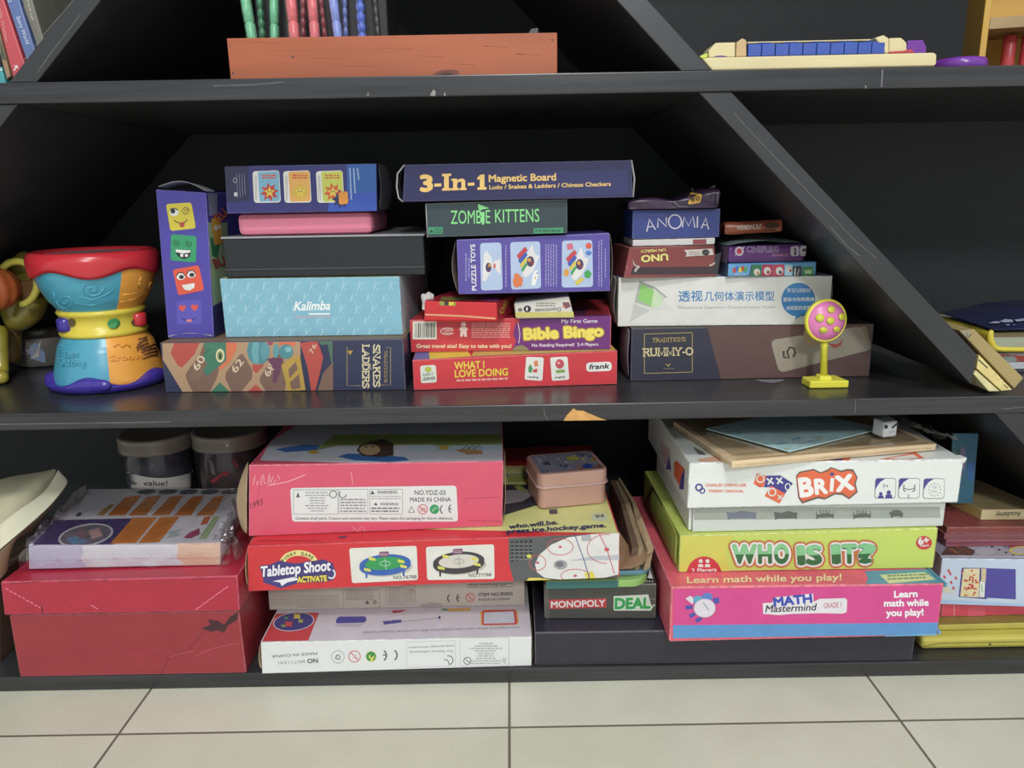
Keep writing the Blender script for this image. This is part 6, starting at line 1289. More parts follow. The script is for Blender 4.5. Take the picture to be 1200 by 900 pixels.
# wooden board in film with a blue card and a die
zt = max(Br.zt) + .0006; th = .0075
F1, R1, L1 = atZ((858, 541), zt + th), atZ((1098, 520), zt + th), atZ((789, 494), zt + th)
print('board', F1, R1, L1)
L1 = F1 + (L1 - F1).normalized() * min((L1 - F1).length, .2)
BK1 = R1 + (L1 - F1)
WD = M('dcc29a', .45, .12, .05, 8, 0, (1, 14, 1)); TB2 = thing('wooden_board', 'pale wooden board in clear film lying on the white box with orange lettering', 'board', (F1 + BK1)/2 - Vector((0, 0, th)))
b = B(); dn = Vector((0, 0, -th)); b.hexa([F1 + dn, R1 + dn, BK1 + dn, L1 + dn, F1, R1, BK1, L1], WD, .0012); ft_ = Face(b, F1, R1 - F1, L1 - F1)
for u0, u1, v0, v1 in ((.03, .97, .03, .045), (.03, .97, .12, .13)): ft_.all(M('a8834f', .5), 1, u0, u1, v0, v1)
b.build('board', TB2)
b = B(); rows = []; rnd = random.Random(11); uu, vv = (R1 - F1), (L1 - F1)
for j in range(9):
    row = []
    for i in range(15):
        s, t_ = -.02 + 1.05*i/14, -.02 + 1.03*j/8; p = F1 + uu*s + vv*t_ + Vector((0, 0, .0014 + rnd.uniform(0, .0014)))
        if i in (0, 14) or j == 0: p.z -= th*.8; p += Vector((rnd.uniform(-.002, .002), rnd.uniform(-.003, .001), 0))
        row.append(p)
    rows.append(row)
b.grid(rows, film('clear_bag', .95, (1, 1, 1), .1, .5, 60)); o = b.build('plastic_bag', TB2); subsurf(o, 1)
b = B(); rows = []
for j in range(11):
    row = []
    for i in range(8):
        s, t_ = i/7, j/10; p = R1 + vv*(t_*.55 - .03) + uu.normalized()*(.022*s*(1 - .25*t_)) + Vector((0, 0, .005 + .006*abs(sin(2.5*s + t_*4)) - .004*s + rnd.uniform(-.0015, .0015)*2)); row.append(p)
    rows.append(row)
b.grid(rows, CRINK, smooth=False); o = b.build('bag_end', TB2)
zc = zt + th + .0035
c0, c1, c2 = atZ((925, 530), zc), atZ((827, 503), zc), atZ((1033, 503), zc)
e1, e2 = (c1 - c0), (c2 - c0); e1 = e1.normalized()*min(e1.length, .16); e2 = e2.normalized()*min(e2.length, .16)
b = B(); h = Vector((0, 0, .0012)); b.hexa([c0, c0 + e2, c0 + e2 + e1, c0 + e1, c0 + h, c0 + e2 + h, c0 + e2 + e1 + h, c0 + e1 + h], M('b2d4d8', .5, .12, 0, 60), .0002)
ft_ = Face(b, c0 + h, e2, e1); rnd = random.Random(4)
for k in range(70):
    u, v = rnd.random()*.9, rnd.random()*.9; l_ = rnd.uniform(.02, .08); ft_.all(M(rnd.choice(('a8c4bd', '6a9fb0', 'b5bd9c', '8fb8c4')), .5), 1 + k % 4, u, u + l_, v, v + rnd.uniform(.01, .03))
tag(b.build('play_card'), 'light blue patterned card, one corner forward, on the wooden board', 'card')
p = atZ((1043, 512.5), zc + .0016); s_ = .009
b = B(); ea = Vector((cos(.28), sin(.28), 0)) * s_; eb = Vector((-sin(.28), cos(.28), 0)) * s_; o_ = Vector((p.x, p.y, zc + .0016)) - ea; h = Vector((0, 0, 2*s_))
b.hexa([o_, o_ + 2*ea, o_ + 2*ea + 2*eb, o_ + 2*eb, o_ + h, o_ + 2*ea + h, o_ + 2*ea + 2*eb + h, o_ + 2*eb + h], M('cfd1d4', .3, .02), .0022, 3)
ff = Face(b, o_, 2*ea, h); lf = Face(b, o_ + 2*eb, -2*eb, h); ff.view(740, 470, 3); ff.ell(893, 90, 9, 7, INK, 2, 12); ff.stroke([(915, 95), (935, 78)], 6, INK, 2); ff.stroke([(905, 110), (925, 106)], 3, GREY, 2)
ff.view(1031, 486, 1); 
tag(b.build('die'), 'white die with black marks standing on the wooden board', 'die')

# ------------------------------------------------------------------ lower shelf, far right
YB2 = M('b5a948', .5, .08, .15, 25)
def slope_box(pts_lo, zlo, zhi, dep, m, bev=.001, yaw=0):
    pass
Yb = Box((1080, 761), (1215, 758.5), (1080, 748), (.022, .022), .2, M('c2b84c', .45, .06, .1, 30), z0=ZB, tr=(1215, 745), bev=.004)
f = Yb.front; f.view(1060, 600, 5); f.stroke([(90, 790), (200, 770), (400, 765), (700, 760)], 6, M('8a7f2f', .5), 1); f.ell(500, 775, 8, 6, INK, 2, 8)
Yb.done('yellow_book', 'thick yellow soft book lowest at the right end of the bottom shelf', 'book')
Yc = Box((1099, 748), (1215, 745.5), (1099, 732), (.035, .035), .17, YB2, on=Yb, tr=(1215, 729), bev=.002)
Yc.top.all(M('8a7a35', .5), 1)
Yc.done('folded_envelope', 'yellow paper folder between the thick yellow book and the red flat carton', 'folder')
Rc = Box((1103, 728), (1215, 726), (1103, 706), (.05, .05), .17, M('cf4658', .4, .05), on=Yc, tr=(1215, 704), bev=.001)
f = Rc.front; f.view(1060, 600, 5); f.stroke([(290, 545), (288, 632)], 4, M('e0a0a4'), 1); f.poly([(370, 560), (470, 558), (470, 625), (365, 628)], M('d4556a', .4), 1); f.stroke([(250, 636), (700, 628)], 4, M('c9a05a'), 1)
Rc.done('flat_carton', 'red flat carton under the pale blue carton with a popcorn picture', 'carton')
Pb = Box((1101, 706), (1215, 710), (1101, 654.5), (.046, .036), .17, M('bccbdd', .4, .05, 0, 10), on=Rc, tr=(1215, 656), bev=.001)
f = Pb.front; f.view(1080, 640, 6.925); PUR2 = M('4d449a', .4)
f.poly([(150, 430), (830, 470), (830, 500), (150, 470)], M('a3c0dd', .4), 1)
f.poly([(325, 175), (530, 178), (530, 430), (300, 412)], M('4a3f86', .4), 1); f.poly([(522, 178), (763, 186), (765, 432), (515, 418)], PUR2, 1)
rnd = random.Random(21); f.poly([(340, 182), (470, 182), (462, 415), (312, 408)], M('d9cba0', .4), 2); f.poly([(484, 182), (524, 182), (520, 285), (482, 285)], M('c9bb96', .4), 2); f.poly([(472, 285), (515, 288), (508, 415), (466, 412)], M('d8dcd6', .4), 2)
for k in range(46):
    x, y = rnd.uniform(330, 455), rnd.uniform(195, 400); f.ell(x, y, rnd.uniform(6, 12), rnd.uniform(5, 10), M(rnd.choice(('e3dcb8', 'c8443a', 'e6cf7a', 'd8d0b0', 'c2352f', 'e8e2c8'))), 3 + k % 4, 8)
f.stroke([(385, 280), (395, 240), (415, 250), (412, 290)], 9, M('c2352f'), 8); f.stroke([(350, 350), (400, 335), (450, 345)], 9, M('c2352f'), 8); f.stroke([(487, 310), (490, 370)], 10, M('8fbf9a'), 3)
for x, y in ((220, 200), (232, 222), (185, 250), (278, 258), (240, 293), (258, 340)): f.ell(x, y, 9, 15, M('c8444a'), 2, 10, -.5)
f.ell(205, 350, 26, 30, M('cfcab0'), 2, 14); f.ell(250, 370, 12, 14, M('cfcab0'), 2, 10)
PBR = Pb.done('flat_carton', 'pale blue carton with a popcorn bag picture at the right edge', 'carton')
Pg = Box((1102, 655), (1215, 656), (1102, 651), (.047, .037), .17, M('8f8a9c', .35, .1), on=Pb, tr=(1215, 652), bev=.0006)
t = Pg.top; t.view(1060, 600, 5); t.poly([(250, 150), (480, 150), (700, 280), (700, 290), (250, 265)], M('a9a6b5', .4), 1); t.poly([(220, 265), (250, 200), (330, 190), (420, 230), (410, 265)], M('5d4238', .5, .3), 2); t.poly([(480, 152), (720, 150), (720, 190), (640, 185), (560, 175)], M('3f4f9a', .4), 2); t.poly([(440, 155), (520, 165), (640, 215), (720, 225), (720, 190), (600, 190), (500, 155)], M('b5323c', .4), 3); t.ell(690, 228, 80, 26, M('d8c96a', .4), 4, 24); t.ell(690, 228, 60, 18, M('c3bcc0', .4), 5, 24); t.ell(630, 186, 28, 8, M('c9c04a'), 5, 14)
for k in range(7): t.ell(390 + k*41, 155 + k*17, 7, 5, INK, 4, 10)
t.ell(470, 235, 60, 22, M('b5b3bd'), 3, 18); t.stroke([(265, 215), (310, 245)], 6, M('b06a3a'), 4); t.stroke([(300, 205), (380, 240)], 6, M('8d4a3a'), 4)
Pg.done('picture_magazine', 'glossy colour magazine lying on the pale blue carton at the right edge', 'magazine')
prev = Pg; 
for i, (y, c, lab, x0) in enumerate(((632, '8c4a58', 'dusty pink book on the colour magazine, lowest of three thin books', 1109), (624, '7d3a40', 'maroon book in the middle of three thin books under the tan book', 1107), (615.5, '8a3f3c', 'red-brown book, topmost of three thin books under the tan book', 1110))):
    q_ = Box((x0, y + 8), (1213, y + 7), (x0, y), (.066 - .001*i, .062), .12, M(c, .45, .12, .05, 30), on=prev, z1=(max(prev.zt) + .0082,)*2, bev=.0008)
    f = q_.front; [f.all(M('a07a7a', .6), 1, .02, 1, v, v + .06) for v in (.3, .6)] if i == 1 else f.all(M('6a2c34', .5), 1, 0, 1, .45, .55)
    q_.done('thin_book', lab, 'book', 'thin books under the tan book'); prev = q_
# tan book, turned
zt = prev.z1 + .0006; hh = .0125
N_, Lc, Rc_ = atZ((1148, 609), zt), atZ((1114, 604), zt), atZ((1205, 611), zt)
print('tan', N_, Lc, Rc_, zt)
dl = (Lc - N_); dr = Vector((-dl.y, dl.x, 0)); dr = dr if dr.x > 0 else -dr
ang = .06; e1 = Vector((cos(ang), -sin(ang)*.0 - .02, 0)).normalized() * .075; e2 = Vector((-.24, 1, 0)).normalized() * .13; N_ = Vector((atZ((1149, 609), zt).x, max(.045, N_.y), zt)); h = Vector((0, 0, hh))
b = B(); b.hexa([N_, N_ + e1, N_ + e1 + e2, N_ + e2, N_ + h, N_ + e1 + h, N_ + e1 + e2 + h, N_ + e2 + h], M('b39d72', .45, .06), .001)
t = Face(b, N_ + h, e1, e2); t.view(1060, 480, 5.63); t.ell(530, 588, 160, 24, M('b8a878', .4), 1, 30); f = Face(b, N_, e1, h); f.all(M('d2c294', .45), 1); f.view(1060, 480, 5.63); f.text('Academy', (768, 672), (600, 680), 30, M('5d5640'), 3, .02, shear=.15)
l = Face(b, N_ + e2, -e2, h); l.all(M('b09458', .45), 1)
tag(b.build('tan_book'), 'tan hardback book with a pale oval on its cover, topmost at the right end', 'book')
# upright blue card at the back
c_ = Box((1116, 571), (1143, 569), (1117, 508), .1, .004, M('2f6a86', .45, .1), z0=zt + hh + .0006, tr=(1147, 508), lean=True)
f = c_.front; f.view(1060, 480, 5.63); f.poly([(290, 250), (360, 260), (400, 330), (330, 460), (290, 420)], M('3a5a6a', .5), 1); f.poly([(300, 280), (350, 290), (340, 340), (300, 330)], M('3f7a55'), 2); f.poly([(370, 240), (400, 260), (400, 400), (370, 380)], M('7a6f94'), 2); f.poly([(420, 350), (465, 340), (460, 460), (415, 470)], M('2f66a6'), 2); f.poly([(300, 430), (350, 380), (390, 420), (360, 480)], M('5d5a86'), 2)
# it leans on what stands at the back: keep it low and stable
c_.done('picture_card', 'blue upright picture card standing behind the white box at the right', 'card')

# ------------------------------------------------------------------ middle shelf, right bay
def plank(pts, Y0, Y1, m, name, label):
    b = B(); q_ = [atY(p, Y0) for p in pts]; b.prism(q_, Vector((0, Y1 - Y0, 0)), m, .0006)
    return b, Face(b, q_[0], q_[1] - q_[0], q_[-1] - q_[0])
PW1 = M('d6c47e', .6, .12, .05, 50); PW2 = M('a08c58', .55, .08, .05, 20)
b = B(); q_ = [atY(p, .004) for p in ((1144, 434), (1140.7, 438), (1159, 458.5), (1171.5, 458.5))]
for p in q_: p.z = max(p.z, ZM)
b.prism(q_, Vector((0, .1, 0)), M('cfc48f', .65, .15, .1, 80), .0004); tag(b.build('plywood_offcut'), 'lower raw plywood strip showing at the broken foot of the right slanting board', 'plywood strip')
b = B(); q_ = [atY(p, .004) for p in ((1147.2, 415.5), (1144.6, 431.5), (1173.5, 458), (1186.5, 457))]
for p in q_: p.z = max(p.z, ZM)
b.prism(q_, Vector((0, .1, 0)), PW1, .0005); f = Face(b, (.465, .004, .32), (.05, 0, 0), (0, 0, .05)); f.view(1110, 370, 9); f.stroke([(330, 462), (425, 552)], 14, M('4a4438'), 1)
[f.rect(x, y, x + 10, y + 8, M('7a6a48'), 1) for x, y in ((500, 620), (530, 670), (470, 560), (590, 690), (560, 655))]; f.stroke([(595, 725), (640, 765)], 9, M('5a4c38'), 1)
tag(b.build('plywood_offcut'), 'upper raw plywood strip showing at the broken foot of the right slanting board', 'plywood strip')
b = B(); q_ = [atY(p, .004) for p in ((1124.5, 387.5), (1189, 455.5), (1199.5, 443), (1142, 386))]
b.prism(q_, Vector((0, .11, 0)), PW2, .0008); f = Face(b, q_[0], q_[1] - q_[0], q_[3] - q_[0]); f.view(1110, 370, 9); f.poly([(125, 158), (240, 150), (250, 210), (215, 240)], M('8f8a72', .6), 1); f.stroke([(190, 230), (215, 190), (200, 180)], 6, INK, 2); f.stroke([(215, 240), (240, 200)], 6, INK, 2); f.stroke([(240, 215), (262, 180)], 6, M('7a4a4a'), 2)
tag(b.build('wooden_plank'), 'thick tan wooden plank leaning along the right slanting board', 'plank')
def lay(bl, br, tl, Y, dep, m, z0, name, lab, cat, tr=None, bev=.001, grp=None):
    x_ = Box(bl, br, tl, Y, dep, m, z0=z0, tr=tr, bev=bev); x_.nm = (name, lab, cat, grp); return x_
m1 = Box((1176, 440), (1290, 438), (1176, 421), (.1, .1), .18, M('b9bcc2', .4, .04), z0=ZM, z1=(.334, .334), bev=.001)
m1.front.all(M('3a3c48', .5), 1, 0, 1, 0, .35)
m1.done('picture_book', 'white covered book lowest in the right bay behind the tan plank', 'book')
m2 = Box((1168, 430), (1290, 428), (1168, 415), (.1, .1), .17, M('c9c5bd', .4, .05), z0=m1.z1 + .0006, z1=(.345, .345), bev=.001)
f = m2.front; f.view(1110, 370, 9); f.poly([(560, 405), (900, 430), (900, 500), (735, 480), (580, 440)], M('b5483c', .4), 1); f.poly([(590, 430), (700, 425), (740, 465), (720, 480), (610, 468)], M('8fa39c', .4), 2)
m2.done('picture_book', 'book with a red and grey-green cover between the white book and the yellow notebook', 'book')
# yellow wrapped notebook
zb_ = m2.z1 + .0022; Yf = .09; xl = atY((1158, 400), Yf).x; NB = thing('notebook', 'thick notebook with yellow cover and pale page edges in the right bay', 'notebook', Vector((xl + .05, Yf + .07, zb_)))
zt_ = atY((1162, 388), Yf).z; zt_ = max(zt_, zb_ + .02)
b = B(); b.hexa([(xl + .004, Yf + .002, zb_ + .003), (xl + .13, Yf + .002, zb_ + .003), (xl + .13, Yf + .14, zb_ + .003), (xl + .004, Yf + .14, zb_ + .003), (xl + .008, Yf + .002, zt_ - .003), (xl + .13, Yf + .002, zt_ - .003), (xl + .13, Yf + .14, zt_ - .003), (xl + .008, Yf + .14, zt_ - .003)], M('9aa08a', .6, .1, 0, 30, 0, (1, 1, 40)), .0006); f = Face(b, (xl + .006, Yf + .002, zb_), (.12, 0, 0), (0, 0, zt_ - zb_)); f.all(M('6d5f3a', .6), 1, 0, 1, .7, .9); b.build('pages', NB)
b = B(); YC = M('d8c636', .35, .04); rows = []
sec = [(xl + .13, zb_ + .0022), (xl + .02, zb_ + .0022), (xl + .009, zb_ + .004), (xl + .005, zb_ + .008), (xl + .002, (zb_ + zt_)/2 + .002), (xl + .0005, zt_ - .003), (xl + .003, zt_)]
b.grid([[Vector((x, Yf + d, z)) for x, z in sec] for d in (0, .05, .1, .14)], YC); b.tube([Vector((x, Yf, z + .001)) for x, z in sec], .0024, YC, 8, taper=[1, 1, 1.3, 1.6, 1.5, 1.3, .9]); o = b.build('cover', NB); subsurf(o, 1, .0012)
# dark bag behind / above
b = B(); rows = []; Yg = .115; rnd = random.Random(8); zg = zt_ + .0015
for j in range(8):
    row = []
    for i in range(10):
        x = atY((1143 + i*13, 386), Yg).x; t_ = j/7
        z = zg + .0015 + (.0165 - .0155*(1 - i/9)**2)*sin(pi*min(1, t_*1.15)*.55 + .12) + rnd.uniform(-.0015, .0015); row.append(Vector((x + .001*sin(j*2.1), Yg - .028 + .11*t_, z if j else zg)))
    rows.append(row)
b.grid(rows, M('1f2346', .18, .15, .35, 45)); f = Skin(b, b); f.view(1110, 370, 9)
BGG = thing('plastic_bag', 'shiny dark navy plastic bag on the yellow notebook in the right bay', 'bag', Vector((rows[3][4].x, Yg, zg)))
o = b.build('bag_body', BGG); subsurf(o, 1, .0008)
b2 = B(); f.b = b2; f.lay = 8; LW = M('a3a6c4', .35)
for q_ in ([(430, 100), (500, 78), (560, 82), (540, 100)], [(550, 80), (610, 55), (690, 62), (690, 85), (600, 92)], [(710, 62), (800, 48), (820, 70), (730, 80)], [(605, 115), (660, 108), (640, 125)], [(690, 112), (715, 110), (700, 122)]): f.poly(q_, LW, 1)
b2.build('print', BGG)

# ------------------------------------------------------------------ top shelf
# wooden tray
OW_ = M('a4532c', .55, .13, .08, 5, 0, (1, 3, 9)); OWD = M('8f4a2c', .6, .12)
x0, x1 = atY((267, 60), .02).x, atY((653, 60), .02).x; zt_ = atY((460, 41.5), .02).z; zb_ = ZU
TRY = thing('wooden_tray', 'orange-brown wooden tray holding clear bead tubes on the top shelf', 'tray', Vector(((x0 + x1)/2, .11, ZU)))
def brd(a, c, m, nm):
    b = B(); x_0, y_0, z_0 = a; x_1, y_1, z_1 = c; b.hexa([(x_0, y_0, z_0), (x_1, y_0, z_0), (x_1, y_1, z_0), (x_0, y_1, z_0), (x_0, y_0, z_1), (x_1, y_0, z_1), (x_1, y_1, z_1), (x_0, y_1, z_1)], m, .0006); return b
b = brd((x0, .02, zb_), (x1, .031, zt_), OW_, ''); f = Face(b, (x0, .02, zb_), (x1 - x0, 0, 0), (0, 0, zt_ - zb_)); f.view(250, 0, 4)
f.ell(1090, 345, 62, 18, M('6d3826', .6, .3), 1, 20, -.1); f.ell(1095, 350, 30, 9, M('3a211c', .6), 2, 16); f.ell(372, 267, 9, 6, M('6d3524'), 1, 10); f.ell(92, 342, 4, 6, INK, 1, 8); f.ell(1589, 188, 4, 5, INK, 1, 8); f.ell(78, 215, 3, 4, M('6d3524'), 1, 8)
for k in range(9): f.stroke([(100 + k*170, 200 + (k*37) % 120), (220 + k*150, 196 + (k*37) % 120), (330 + k*150, 202 + (k*37) % 120)], 2, M('a3552f', .6), 1)
b.build('front_panel', TRY)
brd((x0, .19, zb_), (x1, .2, zt_ - .006), OWD, '').build('back_panel', TRY); brd((x0, .0315, zb_), (x0 + .006, .1895, zt_ - .004), OWD, '').build('side_panel', TRY); brd((x1 - .01, .0315, zb_), (x1, .1895, zt_ - .004), OWD, '').build('side_panel', TRY); brd((x0 + .0065, .0315, zb_), (x1 - .01, .1895, zb_ + .006), OWD, '').build('base_panel', TRY)
b = B(); q_ = [atY(p, .06) for p in ((592, 42), (632, 42), (631, 32.5), (622, 33.5))]; q_[0].z = q_[1].z = ZU + .007
b.prism(q_, Vector((0, .02, 0)), M('4d4c50', .5), .001); tag(b.build('grey_wedge'), 'dark grey wedge poking up at the right end of the wooden tray', 'wedge')
x_l, x_r = atY((299, 20), .085).x, atY((454, 20), .085).x; b = B(); b.hexa([(x_l, .085, ZU + .0068), (x_r, .085, ZU + .0068), (x_r, .17, ZU + .0068), (x_l, .17, ZU + .0068), (x_l, .085, ZU + .14), (x_r, .085, ZU + .14), (x_r, .17, ZU + .14), (x_l, .17, ZU + .14)], M('222023', .5, .1), .002)
tag(b.build('black_box'), 'plain black box standing behind the bead tubes in the wooden tray', 'box')
def clear_tube():
    m = bpy.data.materials.new('clear_tube'); m.use_nodes = True; nt = m.node_tree; nt.nodes.remove(nt.nodes['Principled BSDF'])
    t = nt.nodes.new('ShaderNodeBsdfTransparent'); g = nt.nodes.new('ShaderNodeBsdfGlossy'); g.inputs['Roughness'].default_value = .08; mx = nt.nodes.new('ShaderNodeMixShader'); lw = nt.nodes.new('ShaderNodeLayerWeight'); lw.inputs['Blend'].default_value = .3
    nt.links.new(lw.outputs['Facing'], mx.inputs[0]); nt.links.new(t.outputs[0], mx.inputs[1]); nt.links.new(g.outputs[0], mx.inputs[2]); nt.links.new(mx.outputs[0], nt.nodes['Material Output'].inputs[0]); return m
CT = clear_tube()
TUB = [(294.9, 287.7, 11, '6fbf92', 0, .042, 'light green beads, leftmost in the wooden tray'), (307.6, 304, 8, '3f8560', 1, .062, 'dark green round beads, second from the left in the tray'), (321.8, 321, 10, '6fbf92', 0, .052, 'light green beads standing upright, third from the left'),
 (345, 340.8, 12, 'dd6a70', 0, .042, 'bright red beads, left of the two bright red tubes'), (355.5, 355, 7, '94404a', 1, .062, 'dark red beads between the two bright red tubes'), (369.3, 365.7, 11, 'dd6a70', 0, .042, 'bright red beads, right of the two bright red tubes'), (380.7, 376, 6, '94404a', 1, .062, 'dark red beads just left of the blue tubes'),
 (396.2, 390.6, 10, '8496dc', 0, .042, 'pale blue long beads, leftmost of the blue tubes'), (405.3, 403.7, 6, '6a7cc0', 1, .062, 'dull blue beads, middle of the blue tubes'), (424.7, 421.5, 10, '4a68cc', 1, .042, 'deep blue round beads, rightmost of the blue tubes'), (443, 439, 6, '3f3f45', 1, .06, 'grey beads at the right end of the row of tubes')]
for xb, xt, wpx, c, kind, Y, lab in TUB:
    pb, pt_ = atY((xb, 42), Y), atY((xt, 0), Y); d = (pt_ - pb).normalized(); k = (ZU + .008 - pb.z)/d.z; p0 = pb + d*k; L_ = .125
    r_ = wpx*.5*(Y + .751)/900*.99
    T_ = thing('bead_tube', 'clear tube of ' + lab, 'tube', p0, 'bead tubes in the wooden tray')
    b = B(); b.lathe(p0, [(r_*1.16, 0), (r_*1.16, L_)], CT, 20, d); b.build('tube', T_)
    b = B(); pf = [(.0004, .001)]; z = .001
    while z < L_ - .012:
        if kind == 0: h = .0225; pf += [(r_*.8, z + .0002), (r_*1.0, z + .001), (r_*1.02, z + h*.5), (r_*1.0, z + h - .001), (r_*.8, z + h - .0002)]; z += h + .0006
        else: h = .0085; pf += [(r_*.6, z + .0003), (r_*.93, z + h*.22), (r_*1.0, z + h*.5), (r_*.93, z + h*.78), (r_*.6, z + h - .0003)]; z += h + .0004
    b.lathe(p0, pf, M(c, .3, .18, .1, 200), 18, d); b.build('bead_stack', T_)

# leaning books behind the left divider
def cutx(p, q2):   # where the line p->q2 (place points) meets the divider's upper face z - x = 1.0945
    t_ = (1.0955 - (p.z - p.x)) / ((q2.z - q2.x) - (p.z - p.x)); return p.lerp(q2, t_)
def lean_book(l0, l1, r0, r1, Y, dep, m, lab, nm='book', words=()):
    ext = lambda a, c: (atY(a, Y) + (atY(a, Y) - atY(c, Y)).normalized()*.09)
    L0, R0 = ext(l0, l1), ext(r0, r1); LB_ = cutx(L0, atY(l1, Y)); RB_ = cutx(R0, atY(r1, Y))
    b = B(); b.prism([LB_, RB_, R0, L0], Vector((0, dep, 0)), m, .0012); f = Face(b, LB_, RB_ - LB_, L0 - LB_); f.view(0, 0, 9)
    return b, f
b, f = lean_book((-9, 0), (14.4, 88), (4.4, 0), (27.0, 69), .012, .15, M('b9424c', .4, .05), ''); f.text('Little Women', (-20, 60), (62, 445), 30, M('cf8f90', .4), 2, .01); f.stroke([(150, 745), (185, 690)], 12, WHT, 2); f.stroke([(150, 690), (195, 720)], 8, WHT, 2)
tag(b.build('book'), 'red leaning book with a faint pale title, left of the blue book', 'book', 'leaning books')
b, f = lean_book((7, 0), (29.8, 67.8), (22.3, 0), (39.1, 53), .012, .15, M('55699c', .4, .06), ''); f.text('Story World', (172, 180), (280, 470), 40, M('b9c3d8', .4), 2, .015, shear=.1); f.ring(105, 5, 18, 14, 7, M('b9c3d8'), 2)
tag(b.build('book'), 'blue leaning book with a pale handwritten title in the top left corner', 'book', 'leaning books')
b, f = lean_book((25.2, 0), (42.2, 51.7), (37.6, 0), (49.5, 41), .012, .15, M('6d6c62', .45, .12), ''); f.text('General Law', (275, -40), (340, 220), 26, M('b5b4a6', .4), 2, .015); f.stroke([(250, 60), (330, 330)], 4, M('8a897c'), 1); f.stroke([(330, 240), (420, 440)], 5, M('55544c'), 1)
tag(b.build('book'), 'grey leaning book, nearest the slanting board', 'book', 'leaning books')
b = B(); q_ = [atY(p, .012) for p in ((7.8, 93), (12.2, 89.6), (-8, 8), (-14, 12))]; q_[0].z = max(q_[0].z, ZU + .0002); b.prism(q_, Vector((0, .14, 0)), M('8f7355', .5, .12), .0008); f = Face(b, q_[0], q_[1] - q_[0], q_[3] - q_[0]); f.view(0, 0, 9); f.poly([(0, 400), (80, 560), (70, 640), (0, 620)], M('3f4a3a'), 1)
tag(b.build('book'), 'brown and dark green leaning book left of the red book', 'book', 'leaning books')
b = B(); q_ = [atY((-12, 94.5), .012), atY((6, 93.2), .012), atY((1.4, 78), .012), atY((-12, 70), .012)]; q_[0].z = q_[1].z = ZU; q_[0].x = q_[3].x = -.53; b.prism(q_, Vector((0, .12, 0)), M('3f9aa0', .4, .05), .001); f = Face(b, q_[0], q_[1] - q_[0], q_[3] - q_[0]); f.view(0, 0, 9); f.ell(15, 735, 12, 10, WHT, 2, 10)
tag(b.build('book'), 'teal book corner at the bottom left of the top shelf', 'book')

# wooden pencil puzzle with blue blocks
WC = M('d3c596', .5, .06, .03, 12, 0, (1, 6, 6)); Y0 = .004
PC = thing('pencil_puzzle', 'pencil-shaped pale wooden rack with a row of blue blocks on the top shelf', 'toy', Vector((atY((960, 70), Y0).x, .03, ZU)))
def pp(pts, Y, th_, m, nm, bev=.0008, zmin=None):
    b = B(); q2 = [atY(p, Y) for p in pts]
    if zmin: 
        for p in q2: p.z = max(p.z, zmin)
    b.prism(q2, Vector((0, th_, 0)), m, bev); return b.build(nm, PC)
pp([(834.6, 83), (1095, 77.5), (1097.5, 75), (1098, 64), (1095, 61.5), (829, 67.4), (823, 69)], Y0, .055, WC, 'base_plank', .0012, ZU)
pp([(823, 69), (829, 67.4), (829.5, 62), (819.5, 65.8)], Y0, .05, M('c3cf4a', .5), 'pencil_tip', .0006)
b = B(); q2 = [atY(p, .012) for p in ((830.5, 67.3), (861.5, 66.6), (861.7, 49.5), (838.8, 50), (830.4, 59.5))]; b.prism(q2, Vector((0, .03, 0)), WC, .0008); f = Face(b, q2[0], q2[1] - q2[0], q2[3] - q2[1]); f.view(750, 0, 4.788); f.ell(452, 320, 38, 8, M('4a3a8c'), 1, 20, 0, pi, 2*pi); b.build('end_block', PC)
pp([(862.3, 66.6), (875, 66.3), (875, 47), (870, 44.5), (863, 50)], .012, .03, M('c0a274', .5, .08), 'end_stop', .001)
pp([(1026, 44), (1036, 41), (1042, 45), (1042, 62.5), (1037.6, 62.7)], .012, .03, WC, 'end_stop', .001)
pp([(1042.3, 62.4), (1063, 62), (1063, 50), (1056.5, 44), (1042.3, 44.5)], .012, .03, WC, 'end_block', .0012)
pp([(1042.5, 62.3), (1072, 61.7), (1068, 57.5), (1058, 59.5), (1042.5, 60.5)], .009, .002, M('b8323c', .4), 'red_strip', .0003)
pp([(875.5, 51), (1030, 47.4), (1030, 45.6), (875.5, 49)], .034, .004, WC, 'back_rail', .0005)
BLB = M('2f4fa8', .38, .05)
for k in range(10):
    xa, xb = 876.4 + k*16.12, 876.4 + (k + 1)*16.12 - .7; yb, yt = 66.2 - k*.36, 51.8 - k*.3
    A_, B_ = atY((xa, yb), .012), atY((xb, yb - .3), .012); H_ = (atY((xa, yt), .012).z - A_.z); b = B(); hv = Vector((0, 0, H_)); bk = Vector((0, .02, 0)); top_b = Vector((0, .008, .0025 + .0015*(k % 2)))
    b.hexa([A_, B_, B_ + bk, A_ + bk, A_ + hv, B_ + hv, B_ + hv + bk*.4 + top_b, A_ + hv + bk*.4 + top_b], BLB, .0007); b.build('block', PC)
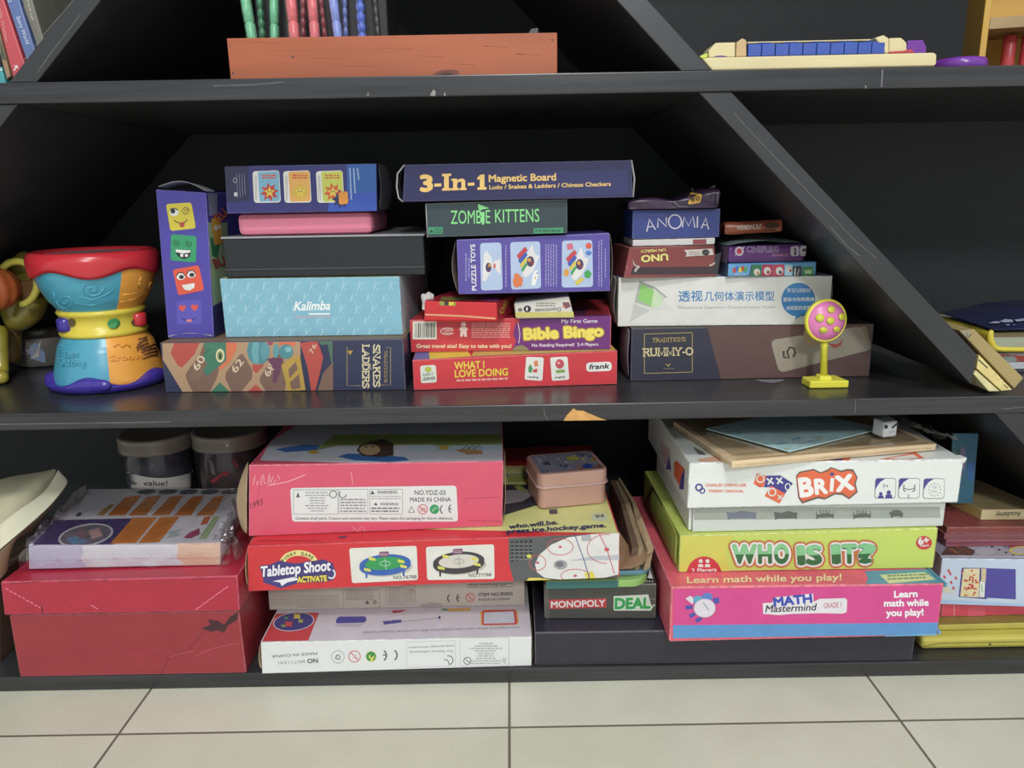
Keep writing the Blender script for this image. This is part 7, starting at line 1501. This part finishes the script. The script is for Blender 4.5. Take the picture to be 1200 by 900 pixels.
# purple plastic pieces right of it
PUP = M('6f2a9a', .25, .05)
b = B(); c = atY((1124, 78), .045); c.z = ZU; r_ = (atY((1154, 70), .045).x - c.x)
b.lathe(c, [(.001, .0), (r_*.92, 0), (r_, .003), (r_*1.0, .0075), (r_*.93, .0112), (r_*.8, .0118), (.001, .0118)], PUP, 40); tag(b.build('plastic_dish'), 'round glossy purple dish right of the pale wooden rack', 'dish')
b = B(); q2 = [atY(p, .07) for p in ((1062, 66), (1086, 66), (1086, 55), (1082, 46.5), (1064, 47.5))]; q2[0].z = q2[1].z = ZU; b.prism(q2, Vector((0, .03, 0)), M('74309c', .3, .05), .001); tag(b.build('plastic_block'), 'purple plastic block behind the right end of the pale wooden rack', 'block')
# yellow toy cupboard
YW = M('c79a2c', .5, .08, .04, 8, 0, (1, 1, .3)); TAN = M('a0855a', .6, .1)
Fp = atY((1146, 75), .045); yaw = -.30; ex_ = Vector((cos(yaw), sin(yaw), 0)); ey = Vector((-sin(yaw), cos(yaw), 0)); o0 = Vector((Fp.x, .09, ZU)); H_ = .16; W_ = .16; D_ = .075; t_ = .006
Fp2 = atY((1146, 75), .09); o0.x = Fp2.x
CBN = thing('toy_cupboard', 'yellow painted wooden toy cupboard with a tan shelf in the top right corner', 'toy cupboard', o0 + ex_*W_/2 + ey*D_/2)
def slabx(u0, u1, v0, v1, z0, z1, m, nm):
    b = B(); P = lambda u, v, z: o0 + ex_*u + ey*v + Vector((0, 0, z)); b.hexa([P(u0, v0, z0), P(u1, v0, z0), P(u1, v1, z0), P(u0, v1, z0), P(u0, v0, z1), P(u1, v0, z1), P(u1, v1, z1), P(u0, v1, z1)], m, .0006); return b.build(nm, CBN)
slabx(0, t_, 0, D_, 0, H_, YW, 'side_panel'); slabx(W_ - t_, W_, 0, D_, 0, H_, YW, 'side_panel'); slabx(t_, W_ - t_, D_ - .005, D_, 0, H_, YW, 'back_panel'); slabx(t_, W_ - t_, 0, D_ - .005, 0, .003, TAN, 'bottom_panel')
zs = atY((1150, 35), .09).z - ZU; slabx(t_, W_ - t_, 0, D_ - .005, zs, zs + .011, TAN, 'shelf_board'); slabx(t_, W_ - t_, 0, D_ - .005, H_ - t_, H_, YW, 'top_panel')
for u, lab, sc_ in ((.034, 'left red cylinder standing in the yellow toy cupboard', 1), (.051, 'right red cylinder standing in the yellow toy cupboard', 1)):
    b = B(); c = o0 + ex_*u + ey*.03 + Vector((0, 0, .0035)); b.lathe(c, [(.001, 0), (.006, 0), (.0065, .001), (.0065, zs - .008), (.005, zs - .006), (.001, zs - .006)], M('b83a3c', .35, .05), 24); tag(b.build('red_cylinder'), lab, 'cylinder', 'red cylinders in the toy cupboard')
